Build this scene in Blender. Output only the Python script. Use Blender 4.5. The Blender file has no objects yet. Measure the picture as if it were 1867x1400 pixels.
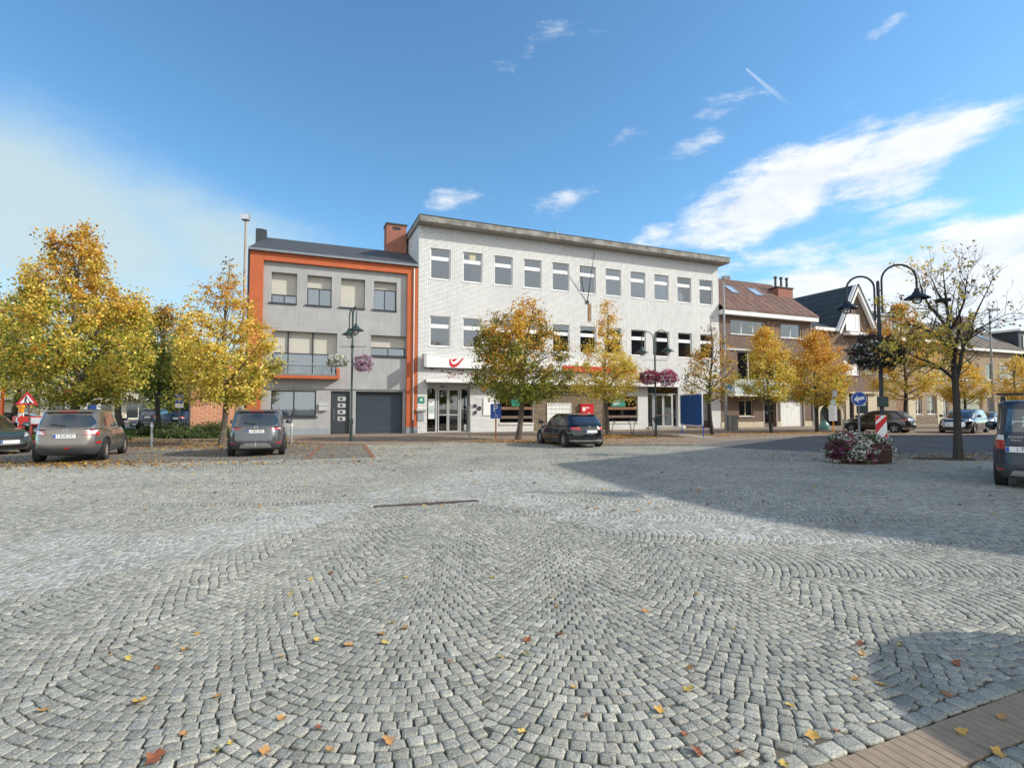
import bpy, bmesh, math, random
import numpy as np
from mathutils import Vector, Matrix
from mathutils.bvhtree import BVHTree
from math import radians as R, sin, cos, tan, pi, sqrt, atan2, degrees

scene = bpy.context.scene
COL = scene.collection
# ------------------------------------------------------------------ camera
CAM_H = 1.6
FPX, CX, CY, HOR = 960.0, 933.5, 700.0, 746.0          # focal length and horizon measured in the photograph
PITCH = atan2(HOR - CY, FPX)
cam_d = bpy.data.cameras.new('camera'); cam = bpy.data.objects.new('camera', cam_d); COL.objects.link(cam)
cam.location = (0, 0, CAM_H); cam.rotation_euler = (R(90) + PITCH, 0, 0)
cam_d.sensor_width = 36; cam_d.lens = FPX / 1867 * 36; cam_d.clip_start = 0.05; cam_d.clip_end = 4000
scene.camera = cam
# ------------------------------------------------------------------ sun, sky, exposure
SUN_AZ, SUN_EL = R(-6), R(31)                            # azimuth counter-clockwise from +X
sd = Vector((cos(SUN_AZ) * cos(SUN_EL), sin(SUN_AZ) * cos(SUN_EL), sin(SUN_EL)))
sl = bpy.data.lights.new('sun', 'SUN'); sl.energy = 3.7; sl.angle = R(0.5); sl.color = (1.0, 0.93, 0.82)
so = bpy.data.objects.new('sun', sl); COL.objects.link(so); so.rotation_euler = sd.to_track_quat('Z', 'Y').to_euler()
so.location = (30, -10, 30)
scene.view_settings.view_transform = 'Standard'; scene.view_settings.look = 'None'
scene.view_settings.exposure = 0.5; scene.view_settings.gamma = 1.0; scene.view_settings.use_curve_mapping = False
scene.cycles.max_bounces = 6; scene.cycles.transparent_max_bounces = 12
scene.cycles.use_denoising = True

class NT:
    """small helper around a node tree"""
    def __init__(s, t): s.t = t; s.n = t.nodes; s.l = t.links
    def new(s, ty, **kw):
        n = s.n.new(ty)
        for k, v in kw.items(): setattr(n, k, v)
        return n
    def link(s, a, b): s.l.new(a, b)
    def setin(s, sock, v):
        if hasattr(v, 'is_linked') or isinstance(v, bpy.types.NodeSocket): s.l.new(v, sock)
        else: sock.default_value = v
    def m(s, op, a, b=0.0, c=0.0, clamp=False):
        n = s.n.new('ShaderNodeMath'); n.operation = op; n.use_clamp = clamp
        for i, v in enumerate((a, b, c)): s.setin(n.inputs[i], v)
        return n.outputs[0]
    def vm(s, op, a, b=(0, 0, 0)):
        n = s.n.new('ShaderNodeVectorMath'); n.operation = op
        s.setin(n.inputs[0], a); s.setin(n.inputs[1], b)
        return n.outputs[0]
    def mix(s, f, a, b, blend='MIX'):
        n = s.n.new('ShaderNodeMix'); n.data_type = 'RGBA'; n.blend_type = blend
        s.setin(n.inputs[0], f); s.setin(n.inputs[6], a); s.setin(n.inputs[7], b)
        return n.outputs[2]
    def noise(s, vec, scale, detail=4, rough=.55, dist=0.0, out=0):
        n = s.n.new('ShaderNodeTexNoise'); n.inputs['Scale'].default_value = scale
        n.inputs['Detail'].default_value = detail; n.inputs['Roughness'].default_value = rough
        n.inputs['Distortion'].default_value = dist
        if vec is not None: s.link(vec, n.inputs['Vector'])
        return n.outputs[out]
    def ss(s, v, a, b):
        n = s.n.new('ShaderNodeMapRange'); n.interpolation_type = 'SMOOTHSTEP'
        s.setin(n.inputs[0], v); n.inputs[1].default_value = a; n.inputs[2].default_value = b
        return n.outputs[0]
    def comb(s, x, y, z):
        n = s.n.new('ShaderNodeCombineXYZ')
        for i, v in enumerate((x, y, z)): s.setin(n.inputs[i], v)
        return n.outputs[0]
    def sep(s, v):
        n = s.n.new('ShaderNodeSeparateXYZ'); s.link(v, n.inputs[0]); return n.outputs
    def ramp(s, f, stops):
        n = s.n.new('ShaderNodeValToRGB'); s.link(f, n.inputs[0]); e = n.color_ramp.elements
        while len(e) < len(stops): e.new(0.5)
        for q, (p, c) in zip(e, stops): q.position = p; q.color = (*c, 1) if len(c) == 3 else c
        return n.outputs[0]

def build_world():
    w = bpy.data.worlds.new('World'); scene.world = w; w.use_nodes = True
    t = NT(w.node_tree); t.n.clear()
    out = t.new('ShaderNodeOutputWorld'); bg = t.new('ShaderNodeBackground')
    sky = t.new('ShaderNodeTexSky'); sky.sky_type = 'NISHITA'; sky.sun_disc = False
    sky.sun_elevation = SUN_EL; sky.sun_rotation = R(90) - SUN_AZ
    sky.air_density = 1.0; sky.dust_density = 0.4; sky.ozone_density = 2.0; sky.altitude = 0
    d = t.new('ShaderNodeTexCoord').outputs['Generated']
    x, y, z = t.sep(d)
    az = t.m('ARCTAN2', x, y); el = t.m('ARCSINE', z)
    v = t.comb(az, t.m('MULTIPLY', el, 1.9), 0.0)
    # streaky noise, rising towards the right as the clouds in the photograph do
    rot = t.new('ShaderNodeMapping'); t.link(v, rot.inputs[0]); rot.inputs['Rotation'].default_value = (0, 0, R(-24)); rot.inputs['Scale'].default_value = (1.0, 2.2, 1)
    n1 = t.noise(rot.outputs[0], 4.2, 9, .6, .3); n2 = t.noise(v, 11.0, 7, .62, .2); n3 = t.noise(rot.outputs[0], 22.0, 6, .7, .5)
    nz = t.m('ADD', t.m('MULTIPLY', n1, .5), t.m('ADD', t.m('MULTIPLY', n2, .38), t.m('MULTIPLY', n3, .14)))   # about .52 mean
    def ae(px, py):
        dx = (px - CX) / FPX; dz = (HOR - py) / FPX
        return atan2(dx, 1), atan2(dz, sqrt(1 + dx * dx))
    total = None
    def blob(px, py, rx, ry, ang, amp):
        a0, e0 = ae(px, py); k = cos(a0)
        sx = rx / FPX * k * k; sy = ry / FPX * k
        da = t.m('SUBTRACT', az, a0); de = t.m('SUBTRACT', el, e0); c, s_ = cos(R(ang)), sin(R(ang))
        u = t.m('MULTIPLY', t.m('ADD', t.m('MULTIPLY', da, c), t.m('MULTIPLY', de, s_)), 1 / sx)
        q = t.m('MULTIPLY', t.m('SUBTRACT', t.m('MULTIPLY', de, c), t.m('MULTIPLY', da, s_)), 1 / sy)
        r2 = t.m('ADD', t.m('MULTIPLY', u, u), t.m('MULTIPLY', q, q))
        return t.m('MULTIPLY', t.m('EXPONENT', t.m('MULTIPLY', r2, -1.0)), amp)
    for b in [(1420, 352, 215, 72, 18, 1.15), (1650, 285, 210, 66, 16, 1.05), (1270, 258, 85, 28, 12, .75), (1200, 425, 60, 30, 25, .62),
              (1580, 420, 260, 34, 8, .72), (1800, 455, 300, 75, 0, 1.05), (1650, 550, 520, 120, 2, 1.3), (1290, 500, 170, 45, 6, .7),
              (1320, 180, 120, 30, 14, .52), (1150, 235, 95, 24, 12, .52), (820, 358, 95, 30, 14, .60), (1030, 368, 85, 32, 16, .66),
              (1010, 42, 150, 34, 14, .50), (1640, 22, 100, 20, 16, .47), (1395, 160, 60, 18, 10, .44), (900, 470, 700, 60, 2, .30)]:
        q = blob(*b); total = q if total is None else t.m('MAXIMUM', total, q)
    cum = t.ss(t.m('ADD', total, t.m('MULTIPLY', t.m('SUBTRACT', nz, .52), 2.4)), .36, .90)
    veil = None                                          # the soft grey-white sheet low on the left
    for b in [(60, 400, 470, 170, -12, 1.15), (-260, 380, 420, 230, 0, 1.1), (420, 460, 380, 95, -16, .95), (150, 600, 600, 100, 0, 1.1)]:
        q = blob(*b); veil = q if veil is None else t.m('MAXIMUM', veil, q)
    veil = t.ss(t.m('ADD', veil, t.m('MULTIPLY', t.m('SUBTRACT', nz, .52), .8)), .12, 1.0)
    # bright cloud cover added outside the view, behind and right, to lift the fill
    side = t.m('MAXIMUM', t.m('MULTIPLY', y, -1.6), t.m('MULTIPLY', t.m('SUBTRACT', x, .80), 2.2))
    back = t.ss(t.m('ADD', side, t.m('MULTIPLY', t.m('SUBTRACT', nz, .50), 2.2)), .0, .7)
    back = t.m('MULTIPLY', back, t.ss(z, 1.0, .75))
    # condensation trail
    a0, e0 = ae(1373, 107); a1, e1 = ae(1452, 176)
    ln = sqrt((a1 - a0) ** 2 + (e1 - e0) ** 2); ux, uy = (a1 - a0) / ln, (e1 - e0) / ln
    da = t.m('SUBTRACT', az, a0); de = t.m('SUBTRACT', el, e0)
    s_ = t.m('DIVIDE', t.m('ADD', t.m('MULTIPLY', da, ux), t.m('MULTIPLY', de, uy)), ln)
    q = t.m('SUBTRACT', t.m('MULTIPLY', de, ux), t.m('MULTIPLY', da, uy))
    wd = t.m('ADD', .0010, t.m('MULTIPLY', s_, .0014))
    prof = t.m('EXPONENT', t.m('MULTIPLY', t.m('POWER', t.m('DIVIDE', t.m('SUBTRACT', t.m('ABSOLUTE', q), t.m('MULTIPLY', wd, .7)), t.m('MULTIPLY', wd, .75)), 2.0), -1.0))
    trail = t.m('MULTIPLY', t.m('MULTIPLY', prof, t.ss(s_, 0.0, .02)), t.m('MULTIPLY', t.ss(s_, 1.15, .3), .32))
    # cloud brightness: lit tops, greyer lower down; the veil is a little blue
    shade = t.ramp(t.m('ADD', t.m('MULTIPLY', n2, .6), t.m('MULTIPLY', n1, .5)), [(.34, (3.6, 3.95, 4.3)), (.62, (5.1, 5.2, 5.3))])
    skyc = sky.outputs[0]
    hs = t.new('ShaderNodeHueSaturation'); t.link(skyc, hs.inputs['Color']); hs.inputs['Saturation'].default_value = 1.03; hs.inputs['Value'].default_value = 1.0
    tone = t.mix(1.0, hs.outputs[0], (.72, 1.02, 1.10, 1), 'MULTIPLY')
    c = t.mix(t.m('MULTIPLY', veil, .92), tone, (3.0, 3.75, 3.95, 1))
    c = t.mix(t.m('MULTIPLY', cum, .93), c, shade)
    c = t.mix(t.m('MULTIPLY', back, .9), c, (7.1, 7.3, 7.4, 1))
    c = t.mix(trail, c, (5.5, 5.7, 5.9, 1))
    t.link(c, bg.inputs[0]); bg.inputs[1].default_value = 0.145
    t.link(bg.outputs[0], out.inputs[0])
build_world()

# ------------------------------------------------------------------ photograph pixel -> place
CP, SP = cos(PITCH), sin(PITCH)
def ray(px, py):
    u = (px - CX) / FPX; v = (CY - py) / FPX
    return Vector((u, CP - SP * v, SP + CP * v))
def gp(px, py, z=0.0):
    d = ray(px, py); k = (z - CAM_H) / d.z
    return Vector((d.x * k, d.y * k, z))
def at(px, Y, z=0.0):
    """point at distance Y ahead and height z, in the column px of the photograph"""
    return Vector(((px - CX) / FPX * (Y * CP + (z - CAM_H) * SP), Y, z))
def hz(py, Y):
    d = ray(CX, py); return CAM_H + d.z / d.y * Y
PHI = R(22.3)
U = Vector((cos(PHI), sin(PHI), 0)); N = Vector((-sin(PHI), cos(PHI), 0))     # along the street front / into the buildings
F0 = gp(765, 790)
def fl(px, py, dep=0.0):
    """photo pixel -> (along the street front, height) on the plane `dep` metres behind the front"""
    d = ray(px, py); o = Vector((0, 0, CAM_H)) - F0
    k = (dep - o.dot(N)) / d.dot(N)
    p = o + d * k
    return p.dot(U), p.z
def ft(px, dep=0.0): return fl(px, 746, dep)[0]
def fw(t, dep=0.0, z=0.0):
    p = F0 + U * t + N * dep; return Vector((p.x, p.y, z))

# ------------------------------------------------------------------ objects
def tag(o, label=None, cat=None, group=None, kind=None):
    if label: o['label'] = label
    if cat: o['category'] = cat
    if group: o['group'] = group
    if kind: o['kind'] = kind
    return o
def empty(name, loc=(0, 0, 0), rz=0.0, label=None, cat=None, group=None, parent=None):
    o = bpy.data.objects.new(name, None); COL.objects.link(o); o.location = loc; o.rotation_euler = (0, 0, rz)
    o.empty_display_size = .3
    if parent: o.parent = parent
    return tag(o, label, cat, group)
def link(name, me, mat, parent=None, smooth=False):
    o = bpy.data.objects.new(name, me); COL.objects.link(o)
    if parent is not None: o.parent = parent
    if mat is not None:
        me.materials.clear()
        for m_ in (mat if isinstance(mat, (list, tuple)) else [mat]): me.materials.append(m_)
    if smooth: me.shade_smooth()
    return o
class MB:
    def __init__(s): s.v = []; s.f = []; s.mi = []; s.cur = 0
    def add(s, vs, fs):
        b = len(s.v); s.v += [tuple(q) for q in vs]; s.f += [tuple(b + i for i in f) for f in fs]; s.mi += [s.cur] * len(fs); return s
    def box(s, x0, x1, y0, y1, z0, z1):
        if x0 > x1: x0, x1 = x1, x0
        if y0 > y1: y0, y1 = y1, y0
        if z0 > z1: z0, z1 = z1, z0
        return s.add([(x0, y0, z0), (x1, y0, z0), (x1, y1, z0), (x0, y1, z0), (x0, y0, z1), (x1, y0, z1), (x1, y1, z1), (x0, y1, z1)],
                     [(0, 3, 2, 1), (4, 5, 6, 7), (0, 1, 5, 4), (1, 2, 6, 5), (2, 3, 7, 6), (3, 0, 4, 7)])
    def bar(s, a, b, w, h=None, up=(0, 0, 1)):
        """rectangular bar from a to b"""
        h = h or w; a = Vector(a); b = Vector(b); d = (b - a).normalized(); upv = Vector(up)
        if abs(d.dot(upv)) > .98: upv = Vector((1, 0, 0))
        r = d.cross(upv).normalized(); q = r.cross(d)
        vs = [p + r * sx * w / 2 + q * sy * h / 2 for p in (a, b) for sx, sy in ((-1, -1), (1, -1), (1, 1), (-1, 1))]
        return s.add(vs, [(0, 3, 2, 1), (4, 5, 6, 7), (0, 1, 5, 4), (1, 2, 6, 5), (2, 3, 7, 6), (3, 0, 4, 7)])
    def tube(s, pts, rad, n=8, cap=True):
        pts = [Vector(p) for p in pts]; m = len(pts)
        rad = list(rad) if isinstance(rad, (list, tuple)) else [rad] * m
        b = len(s.v); prev = None
        for i, p in enumerate(pts):
            d = (pts[min(i + 1, m - 1)] - pts[max(i - 1, 0)]).normalized()
            if prev is None:
                prev = d.orthogonal().normalized()
            r = (prev - d * prev.dot(d)).normalized(); prev = r; q = d.cross(r)
            for k in range(n):
                a = 2 * pi * k / n; s.v.append(tuple(p + (r * cos(a) + q * sin(a)) * rad[i]))
        for i in range(m - 1):
            for k in range(n):
                k2 = (k + 1) % n; s.f.append((b + i * n + k, b + i * n + k2, b + (i + 1) * n + k2, b + (i + 1) * n + k)); s.mi.append(s.cur)
        if cap:
            s.f.append(tuple(b + k for k in reversed(range(n)))); s.f.append(tuple(b + (m - 1) * n + k for k in range(n))); s.mi += [s.cur] * 2
        return s
    def lathe(s, prof, c=(0, 0, 0), n=20):
        """profile [(r, z)] about a vertical axis at c"""
        b = len(s.v)
        for r_, z_ in prof:
            for k in range(n):
                a = 2 * pi * k / n; s.v.append((c[0] + r_ * cos(a), c[1] + r_ * sin(a), c[2] + z_))
        for i in range(len(prof) - 1):
            for k in range(n):
                k2 = (k + 1) % n; s.f.append((b + i * n + k, b + i * n + k2, b + (i + 1) * n + k2, b + (i + 1) * n + k)); s.mi.append(s.cur)
        s.f.append(tuple(b + k for k in reversed(range(n)))); s.f.append(tuple(b + (len(prof) - 1) * n + k for k in range(n))); s.mi += [s.cur] * 2
        return s
    def prism(s, poly, axis, lo, hi):
        """extrude a 2-D polygon; axis 'y': poly in (x,z), 'x': poly in (y,z), 'z': poly in (x,y)"""
        def P(p, t):
            return {'y': (p[0], t, p[1]), 'x': (t, p[0], p[1]), 'z': (p[0], p[1], t)}[axis]
        n = len(poly); vs = [P(p, lo) for p in poly] + [P(p, hi) for p in poly]
        return s.add(vs, [tuple(range(n)), tuple(reversed(range(n, 2 * n)))] + [(i, i + n, (i + 1) % n + n, (i + 1) % n) for i in range(n)])
    def build_each(s, name, mat, parent=None):
        for k in range(0, len(s.f), 6):
            q = MB(); idx = sorted({i for f in s.f[k:k + 6] for i in f}); mp = {i: j for j, i in enumerate(idx)}
            q.add([s.v[i] for i in idx], [tuple(mp[i] for i in f) for f in s.f[k:k + 6]]); q.build(name, mat, parent)
    def mesh(s, name):
        me = bpy.data.meshes.new(name); me.from_pydata(s.v, [], s.f); 
        if any(s.mi): me.polygons.foreach_set('material_index', s.mi)
        me.update()
        bm = bmesh.new(); bm.from_mesh(me); bmesh.ops.recalc_face_normals(bm, faces=bm.faces)
        if bm.calc_volume(signed=True) < 0: bmesh.ops.reverse_faces(bm, faces=bm.faces)
        bm.to_mesh(me); bm.free()
        return me
    def build(s, name, mat, parent=None, smooth=False, bevel=0):
        o = link(name, s.mesh(name), mat, parent, False)
        if smooth:
            o.data.shade_smooth()
            try: o.data.set_sharp_from_angle(angle=R(40))
            except Exception: pass
        if bevel:
            b = o.modifiers.new('bevel', 'BEVEL'); b.width = bevel; b.segments = 2; b.limit_method = 'ANGLE'
        return o
def np_mesh(name, verts, nper, counts_faces, mat, parent=None, attr=None, smooth=False, cols=None):
    """big meshes: verts (n,3) array, faces (m,k) array"""
    me = bpy.data.meshes.new(name); F = counts_faces
    me.vertices.add(len(verts)); me.vertices.foreach_set('co', np.ascontiguousarray(verts, dtype=np.float32).ravel())
    m, k = F.shape
    me.loops.add(m * k); me.loops.foreach_set('vertex_index', np.ascontiguousarray(F, dtype=np.int32).ravel())
    me.polygons.add(m); me.polygons.foreach_set('loop_start', np.arange(0, m * k, k, dtype=np.int32))
    me.polygons.foreach_set('loop_total', np.full(m, k, dtype=np.int32))
    me.update(calc_edges=True)
    if cols is not None:
        a = me.color_attributes.new('Col', 'FLOAT_COLOR', 'POINT')
        c = np.ones((len(verts), 4), dtype=np.float32); c[:, :cols.shape[1]] = cols; a.data.foreach_set('color', c.ravel())
    o = link(name, me, mat, parent)
    if smooth: me.shade_smooth()
    return o
def text(body, size, name, mat, parent, loc, rot, depth=.002, align='CENTER', xs=1.0):
    cu = bpy.data.curves.new(name, 'FONT'); cu.body = body; cu.size = size; cu.extrude = depth; cu.align_x = align; cu.align_y = 'CENTER'
    o = bpy.data.objects.new(name + '_src', cu); COL.objects.link(o)
    bpy.context.view_layer.update()
    me = bpy.data.meshes.new_from_object(o.evaluated_get(bpy.context.evaluated_depsgraph_get()))
    bpy.data.objects.remove(o)
    p = link(name, me, mat, parent); p.location = loc; p.rotation_euler = rot; p.scale = (xs, 1, 1)
    return p

# ------------------------------------------------------------------ materials
MAT = {}
def pm(name, col, rough=.7, metal=0.0, var=.12, scale=2.0, bump=0.0, bscale=40, spec=.5, coat=0.0, col2=None, detail=5, trans=0):
    m = bpy.data.materials.new(name); m.use_nodes = True; t = NT(m.node_tree)
    b = t.n['Principled BSDF']; tc = t.new('ShaderNodeTexCoord').outputs['Object']
    n = t.noise(tc, scale, detail, .6)
    c1 = tuple(max(0, c * (1 - var)) for c in col); c2 = tuple(c * (1 + var) for c in col) if col2 is None else col2
    t.link(t.ramp(n, [(.3, c1), (.72, c2)]), b.inputs['Base Color'])
    b.inputs['Roughness'].default_value = rough; b.inputs['Metallic'].default_value = metal
    b.inputs['Specular IOR Level'].default_value = spec; b.inputs['Coat Weight'].default_value = coat
    if coat: b.inputs['Coat Roughness'].default_value = .04
    if bump:
        bn = t.new('ShaderNodeBump'); bn.inputs['Strength'].default_value = bump; bn.inputs['Distance'].default_value = .02
        t.link(t.noise(tc, bscale, 6, .65), bn.inputs['Height']); t.link(bn.outputs[0], b.inputs['Normal'])
    MAT[name] = m; return m
def brick_mat(name, col, col2, mortar, bw=.21, bh=.07, ms=.012, rough=.85, bump=.5, var=.25, stain=(0, 0, 0), stain_amt=.15, squash=1.0, big=1.2):
    m = bpy.data.materials.new(name); m.use_nodes = True; t = NT(m.node_tree); b = t.n['Principled BSDF']
    x, y, z = t.sep(t.new('ShaderNodeTexCoord').outputs['Object'])
    v = t.comb(t.m('ADD', x, y), z, 0.0)
    br = t.new('ShaderNodeTexBrick'); t.link(v, br.inputs[0])
    br.inputs['Scale'].default_value = 1.0; br.inputs['Brick Width'].default_value = bw; br.inputs['Row Height'].default_value = bh
    br.inputs['Mortar Size'].default_value = ms; br.inputs['Mortar Smooth'].default_value = .1; br.inputs['Bias'].default_value = 0
    br.inputs['Color1'].default_value = (*col, 1); br.inputs['Color2'].default_value = (*col2, 1); br.inputs['Mortar'].default_value = (*mortar, 1)
    br.offset = .5
    n = t.noise(v, big, 6, .65); n2 = t.noise(v, 14, 4, .6)
    c = t.mix(t.m('MULTIPLY', t.ss(n, .45, .8), stain_amt), br.outputs[0], (*stain, 1))
    c = t.mix(t.m('MULTIPLY', n2, var), c, (0.25, .23, .2, 1), 'MULTIPLY')
    t.link(c, b.inputs['Base Color']); b.inputs['Roughness'].default_value = rough
    bn = t.new('ShaderNodeBump'); bn.inputs['Strength'].default_value = bump; bn.inputs['Distance'].default_value = .01; bn.invert = True
    t.link(t.m('ADD', br.outputs['Fac'], t.m('MULTIPLY', n2, .4)), bn.inputs['Height']); t.link(bn.outputs[0], b.inputs['Normal'])
    MAT[name] = m; return m
def glass_mat(name, tint=(.78, .84, .88), lo=.10, refl=(1, 1, 1)):
    """window glass: clear with a mirror reflection that strengthens at grazing angles"""
    m = bpy.data.materials.new(name); m.use_nodes = True; t = NT(m.node_tree); t.n.clear()
    o = t.new('ShaderNodeOutputMaterial'); tr = t.new('ShaderNodeBsdfTransparent'); gl = t.new('ShaderNodeBsdfGlossy')
    tr.inputs[0].default_value = (*tint, 1); gl.inputs['Roughness'].default_value = .02; gl.inputs[0].default_value = (*refl, 1)
    fr = t.new('ShaderNodeFresnel'); fr.inputs[0].default_value = 1.5
    bn = t.new('ShaderNodeBump'); bn.inputs['Strength'].default_value = .04; bn.inputs['Distance'].default_value = .02
    t.link(t.noise(t.new('ShaderNodeTexCoord').outputs['Object'], 1.3, 2), bn.inputs['Height']); t.link(bn.outputs[0], gl.inputs['Normal'])
    mx = t.new('ShaderNodeMixShader'); t.link(t.m('ADD', t.m('MULTIPLY', fr.outputs[0], 1.3), lo, clamp=True), mx.inputs[0])
    t.link(tr.outputs[0], mx.inputs[1]); t.link(gl.outputs[0], mx.inputs[2]); t.link(mx.outputs[0], o.inputs[0])
    MAT[name] = m; return m
def leaf_mat(name, rough=.55, trans=.42):
    m = bpy.data.materials.new(name); m.use_nodes = True; t = NT(m.node_tree); t.n.clear()
    o = t.new('ShaderNodeOutputMaterial'); a = t.new('ShaderNodeVertexColor'); a.layer_name = 'Col'
    d = t.new('ShaderNodeBsdfPrincipled'); d.inputs['Roughness'].default_value = rough; tr = t.new('ShaderNodeBsdfTranslucent')
    t.link(a.outputs[0], d.inputs['Base Color']); t.link(a.outputs[0], tr.inputs[0])
    mx = t.new('ShaderNodeMixShader'); mx.inputs[0].default_value = trans
    t.link(d.outputs[0], mx.inputs[1]); t.link(tr.outputs[0], mx.inputs[2]); t.link(mx.outputs[0], o.inputs[0])
    MAT[name] = m; return m
def car_paint(name, col, metal=.55, rough=.28):
    m = pm(name, col, rough, metal, .04, 3, coat=1.0)
    return m

leaf_mat('leaves'); leaf_mat('petals', .7, .2)
glass_mat('glass'); glass_mat('glass_dark', (.16, .18, .2), .12)
glass_mat('glass_mid', (.50, .56, .60), .10)
pm('bark', (.10, .085, .065), .9, var=.35, scale=9, bump=.7, bscale=25)
pm('bark_dark', (.045, .042, .036), .9, var=.3, scale=9, bump=.6, bscale=25)
pm('white_paint', (.74, .74, .72), .55, var=.05, scale=1.5)
pm('white_plastic', (.80, .80, .79), .35, var=.03)
pm('anthracite', (.035, .043, .052), .4, var=.1)
pm('anthracite_frame', (.028, .030, .034), .45, var=.08)
pm('shutter', (.50, .48, .42), .6, var=.04, scale=1)
pm('orange_render', (.47, .115, .042), .85, var=.10, scale=1.2, bump=.25, bscale=60)
pm('grey_render', (.36, .362, .36), .9, var=.09, scale=1.0, bump=.35, bscale=90)
pm('plinth', (.26, .30, .33), .85, var=.1, scale=2)
pm('roof_felt', (.060, .066, .072), .7, var=.15, scale=1.2)
pm('zinc', (.22, .25, .27), .45, .5, var=.12, scale=2)
pm('concrete_old', (.235, .225, .20), .9, var=.55, scale=2.2, bump=.5, bscale=20, detail=9)
pm('soffit', (.30, .28, .25), .85, var=.15, scale=1)
pm('concrete', (.30, .29, .27), .85, var=.15, scale=3, bump=.2)
pm('curtain', (.72, .72, .69), .8, var=.05)
pm('curtain_dim', (.30, .31, .31), .8, var=.08)
pm('curtain_blue', (.34, .42, .46), .8, var=.08)
pm('room', (.035, .037, .04), .9, var=.3, scale=.8)
pm('alu', (.50, .51, .50), .4, .3, var=.06)
pm('steel', (.42, .43, .43), .35, .8, var=.08)
pm('black', (.012, .012, .013), .5, var=.1)
pm('black_rubber', (.016, .016, .017), .8, var=.15)
pm('lamp_green', (.030, .055, .050), .4, .2, var=.25, scale=6)
pm('lamp_black', (.010, .012, .020), .35, .2, var=.15)
pm('galv', (.30, .31, .31), .5, .5, var=.25, scale=12)
pm('pole_concrete', (.34, .31, .27), .85, var=.2, scale=4, bump=.2)
pm('sign_blue', (.012, .07, .38), .4, var=.04)
pm('board_blue', (.010, .075, .26), .6, spec=.15, var=.16, scale=1.6)
pm('plate_blue', (.05, .22, .45), .5, var=.04)
pm('kerb_stone', (.15, .145, .135), .9, var=.2, scale=3)
pm('sign_red', (.55, .02, .025), .4, var=.08)
pm('sign_white', (.78, .78, .77), .45, var=.03)
pm('barrier_red', (.62, .035, .02), .45, var=.12, scale=3)
pm('orange_plastic', (.80, .16, .03), .45, var=.08)
pm('amber', (.75, .26, .01), .25, var=.05)
pm('green_bin', (.02, .06, .035), .5, var=.12)
pm('teal_poster', (.02, .24, .17), .4, var=.06)
pm('pale_poster', (.45, .58, .54), .4, var=.2, scale=3)
pm('wood', (.22, .11, .055), .7, var=.3, scale=4)
pm('wood_grey', (.16, .12, .09), .8, var=.35, scale=4, bump=.3)
pm('planter_brown', (.055, .026, .020), .7, var=.25, scale=6)
pm('rust', (.085, .062, .052), .8, var=.4, scale=9, bump=.2)
pm('stone_sill', (.20, .20, .20), .75, var=.15)
pm('stone_cream', (.52, .46, .33), .85, var=.12, scale=1.5, bump=.2)
pm('cream_render', (.56, .50, .38), .9, var=.08, scale=1)
pm('slate', (.030, .040, .048), .55, var=.3, scale=6)
pm('bag', (.16, .33, .33), .35, var=.15, scale=5)
pm('plate_white', (.72, .72, .70), .4, var=.02)
pm('plate_text', (.05, .035, .03), .5, var=.02)
pm('tail_red', (.40, .008, .012), .12, var=.06, coat=1.0)
pm('tail_clear', (.62, .58, .58), .12, var=.1, coat=1.0)
pm('lamp_clear', (.55, .60, .64), .08, .4, var=.25, scale=30, coat=1.0)
pm('car_glass', (.012, .016, .020), .03, var=.2, spec=.9, coat=1.0)
pm('cladding', (.045, .048, .052), .7, var=.1)
pm('silver', (.55, .56, .57), .28, .75, var=.06)
pm('rim', (.42, .43, .44), .32, .8, var=.1)
pm('rim_dusty', (.30, .25, .20), .6, .3, var=.2)
pm('under', (.010, .010, .010), .9, var=.1)
brick_mat('brick_white', (.88, .885, .87), (.81, .815, .80), (.20, .20, .195), .26, .086, .012, bump=.9, var=.12, stain=(.42, .41, .38), stain_amt=.22)
brick_mat('brick_brown', (.125, .045, .027), (.18, .078, .046), (.27, .24, .20), .28, .095, .016)
brick_mat('brick_tan', (.32, .20, .10), (.24, .145, .075), (.42, .38, .30), .28, .095, .016)
brick_mat('brick_orange', (.66, .27, .14), (.56, .20, .10), (.66, .54, .42), .42, .14, .016, var=.1)
brick_mat('brick_red', (.40, .085, .035), (.30, .06, .03), (.28, .22, .18), .21, .07, .012)
brick_mat('stone_rubble', (.34, .26, .17), (.19, .14, .09), (.15, .12, .09), .34, .11, .018, bump=.9, var=.4)
def tile_mat(name, c1, c2, row=.33, colw=.25):
    m = bpy.data.materials.new(name); m.use_nodes = True; t = NT(m.node_tree); b = t.n['Principled BSDF']
    x, y, z = t.sep(t.new('ShaderNodeTexCoord').outputs['Object'])
    wx = t.m('ABSOLUTE', t.m('SINE', t.m('MULTIPLY', x, pi / colw))); fz = t.m('FRACT', t.m('DIVIDE', t.m('ADD', z, t.m('MULTIPLY', y, .8)), row))
    n = t.noise(t.comb(t.m('FLOOR', t.m('DIVIDE', x, colw)), t.m('FLOOR', t.m('DIVIDE', t.m('ADD', z, t.m('MULTIPLY', y, .8)), row)), 0.0), 3.7, 1)
    c = t.ramp(n, [(.35, c1), (.65, c2)])
    edge = t.ss(fz, .16, .02); c = t.mix(t.m('MULTIPLY', t.m('MAXIMUM', edge, t.ss(wx, .3, .05)), .8), c, tuple(q * .2 for q in c1) + (1,))
    t.link(c, b.inputs['Base Color']); b.inputs['Roughness'].default_value = .75
    bn = t.new('ShaderNodeBump'); bn.inputs['Distance'].default_value = .05; bn.inputs['Strength'].default_value = .9
    t.link(t.m('ADD', wx, t.m('MULTIPLY', fz, -.6)), bn.inputs['Height']); t.link(bn.outputs[0], b.inputs['Normal'])
    MAT[name] = m; return m
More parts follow.
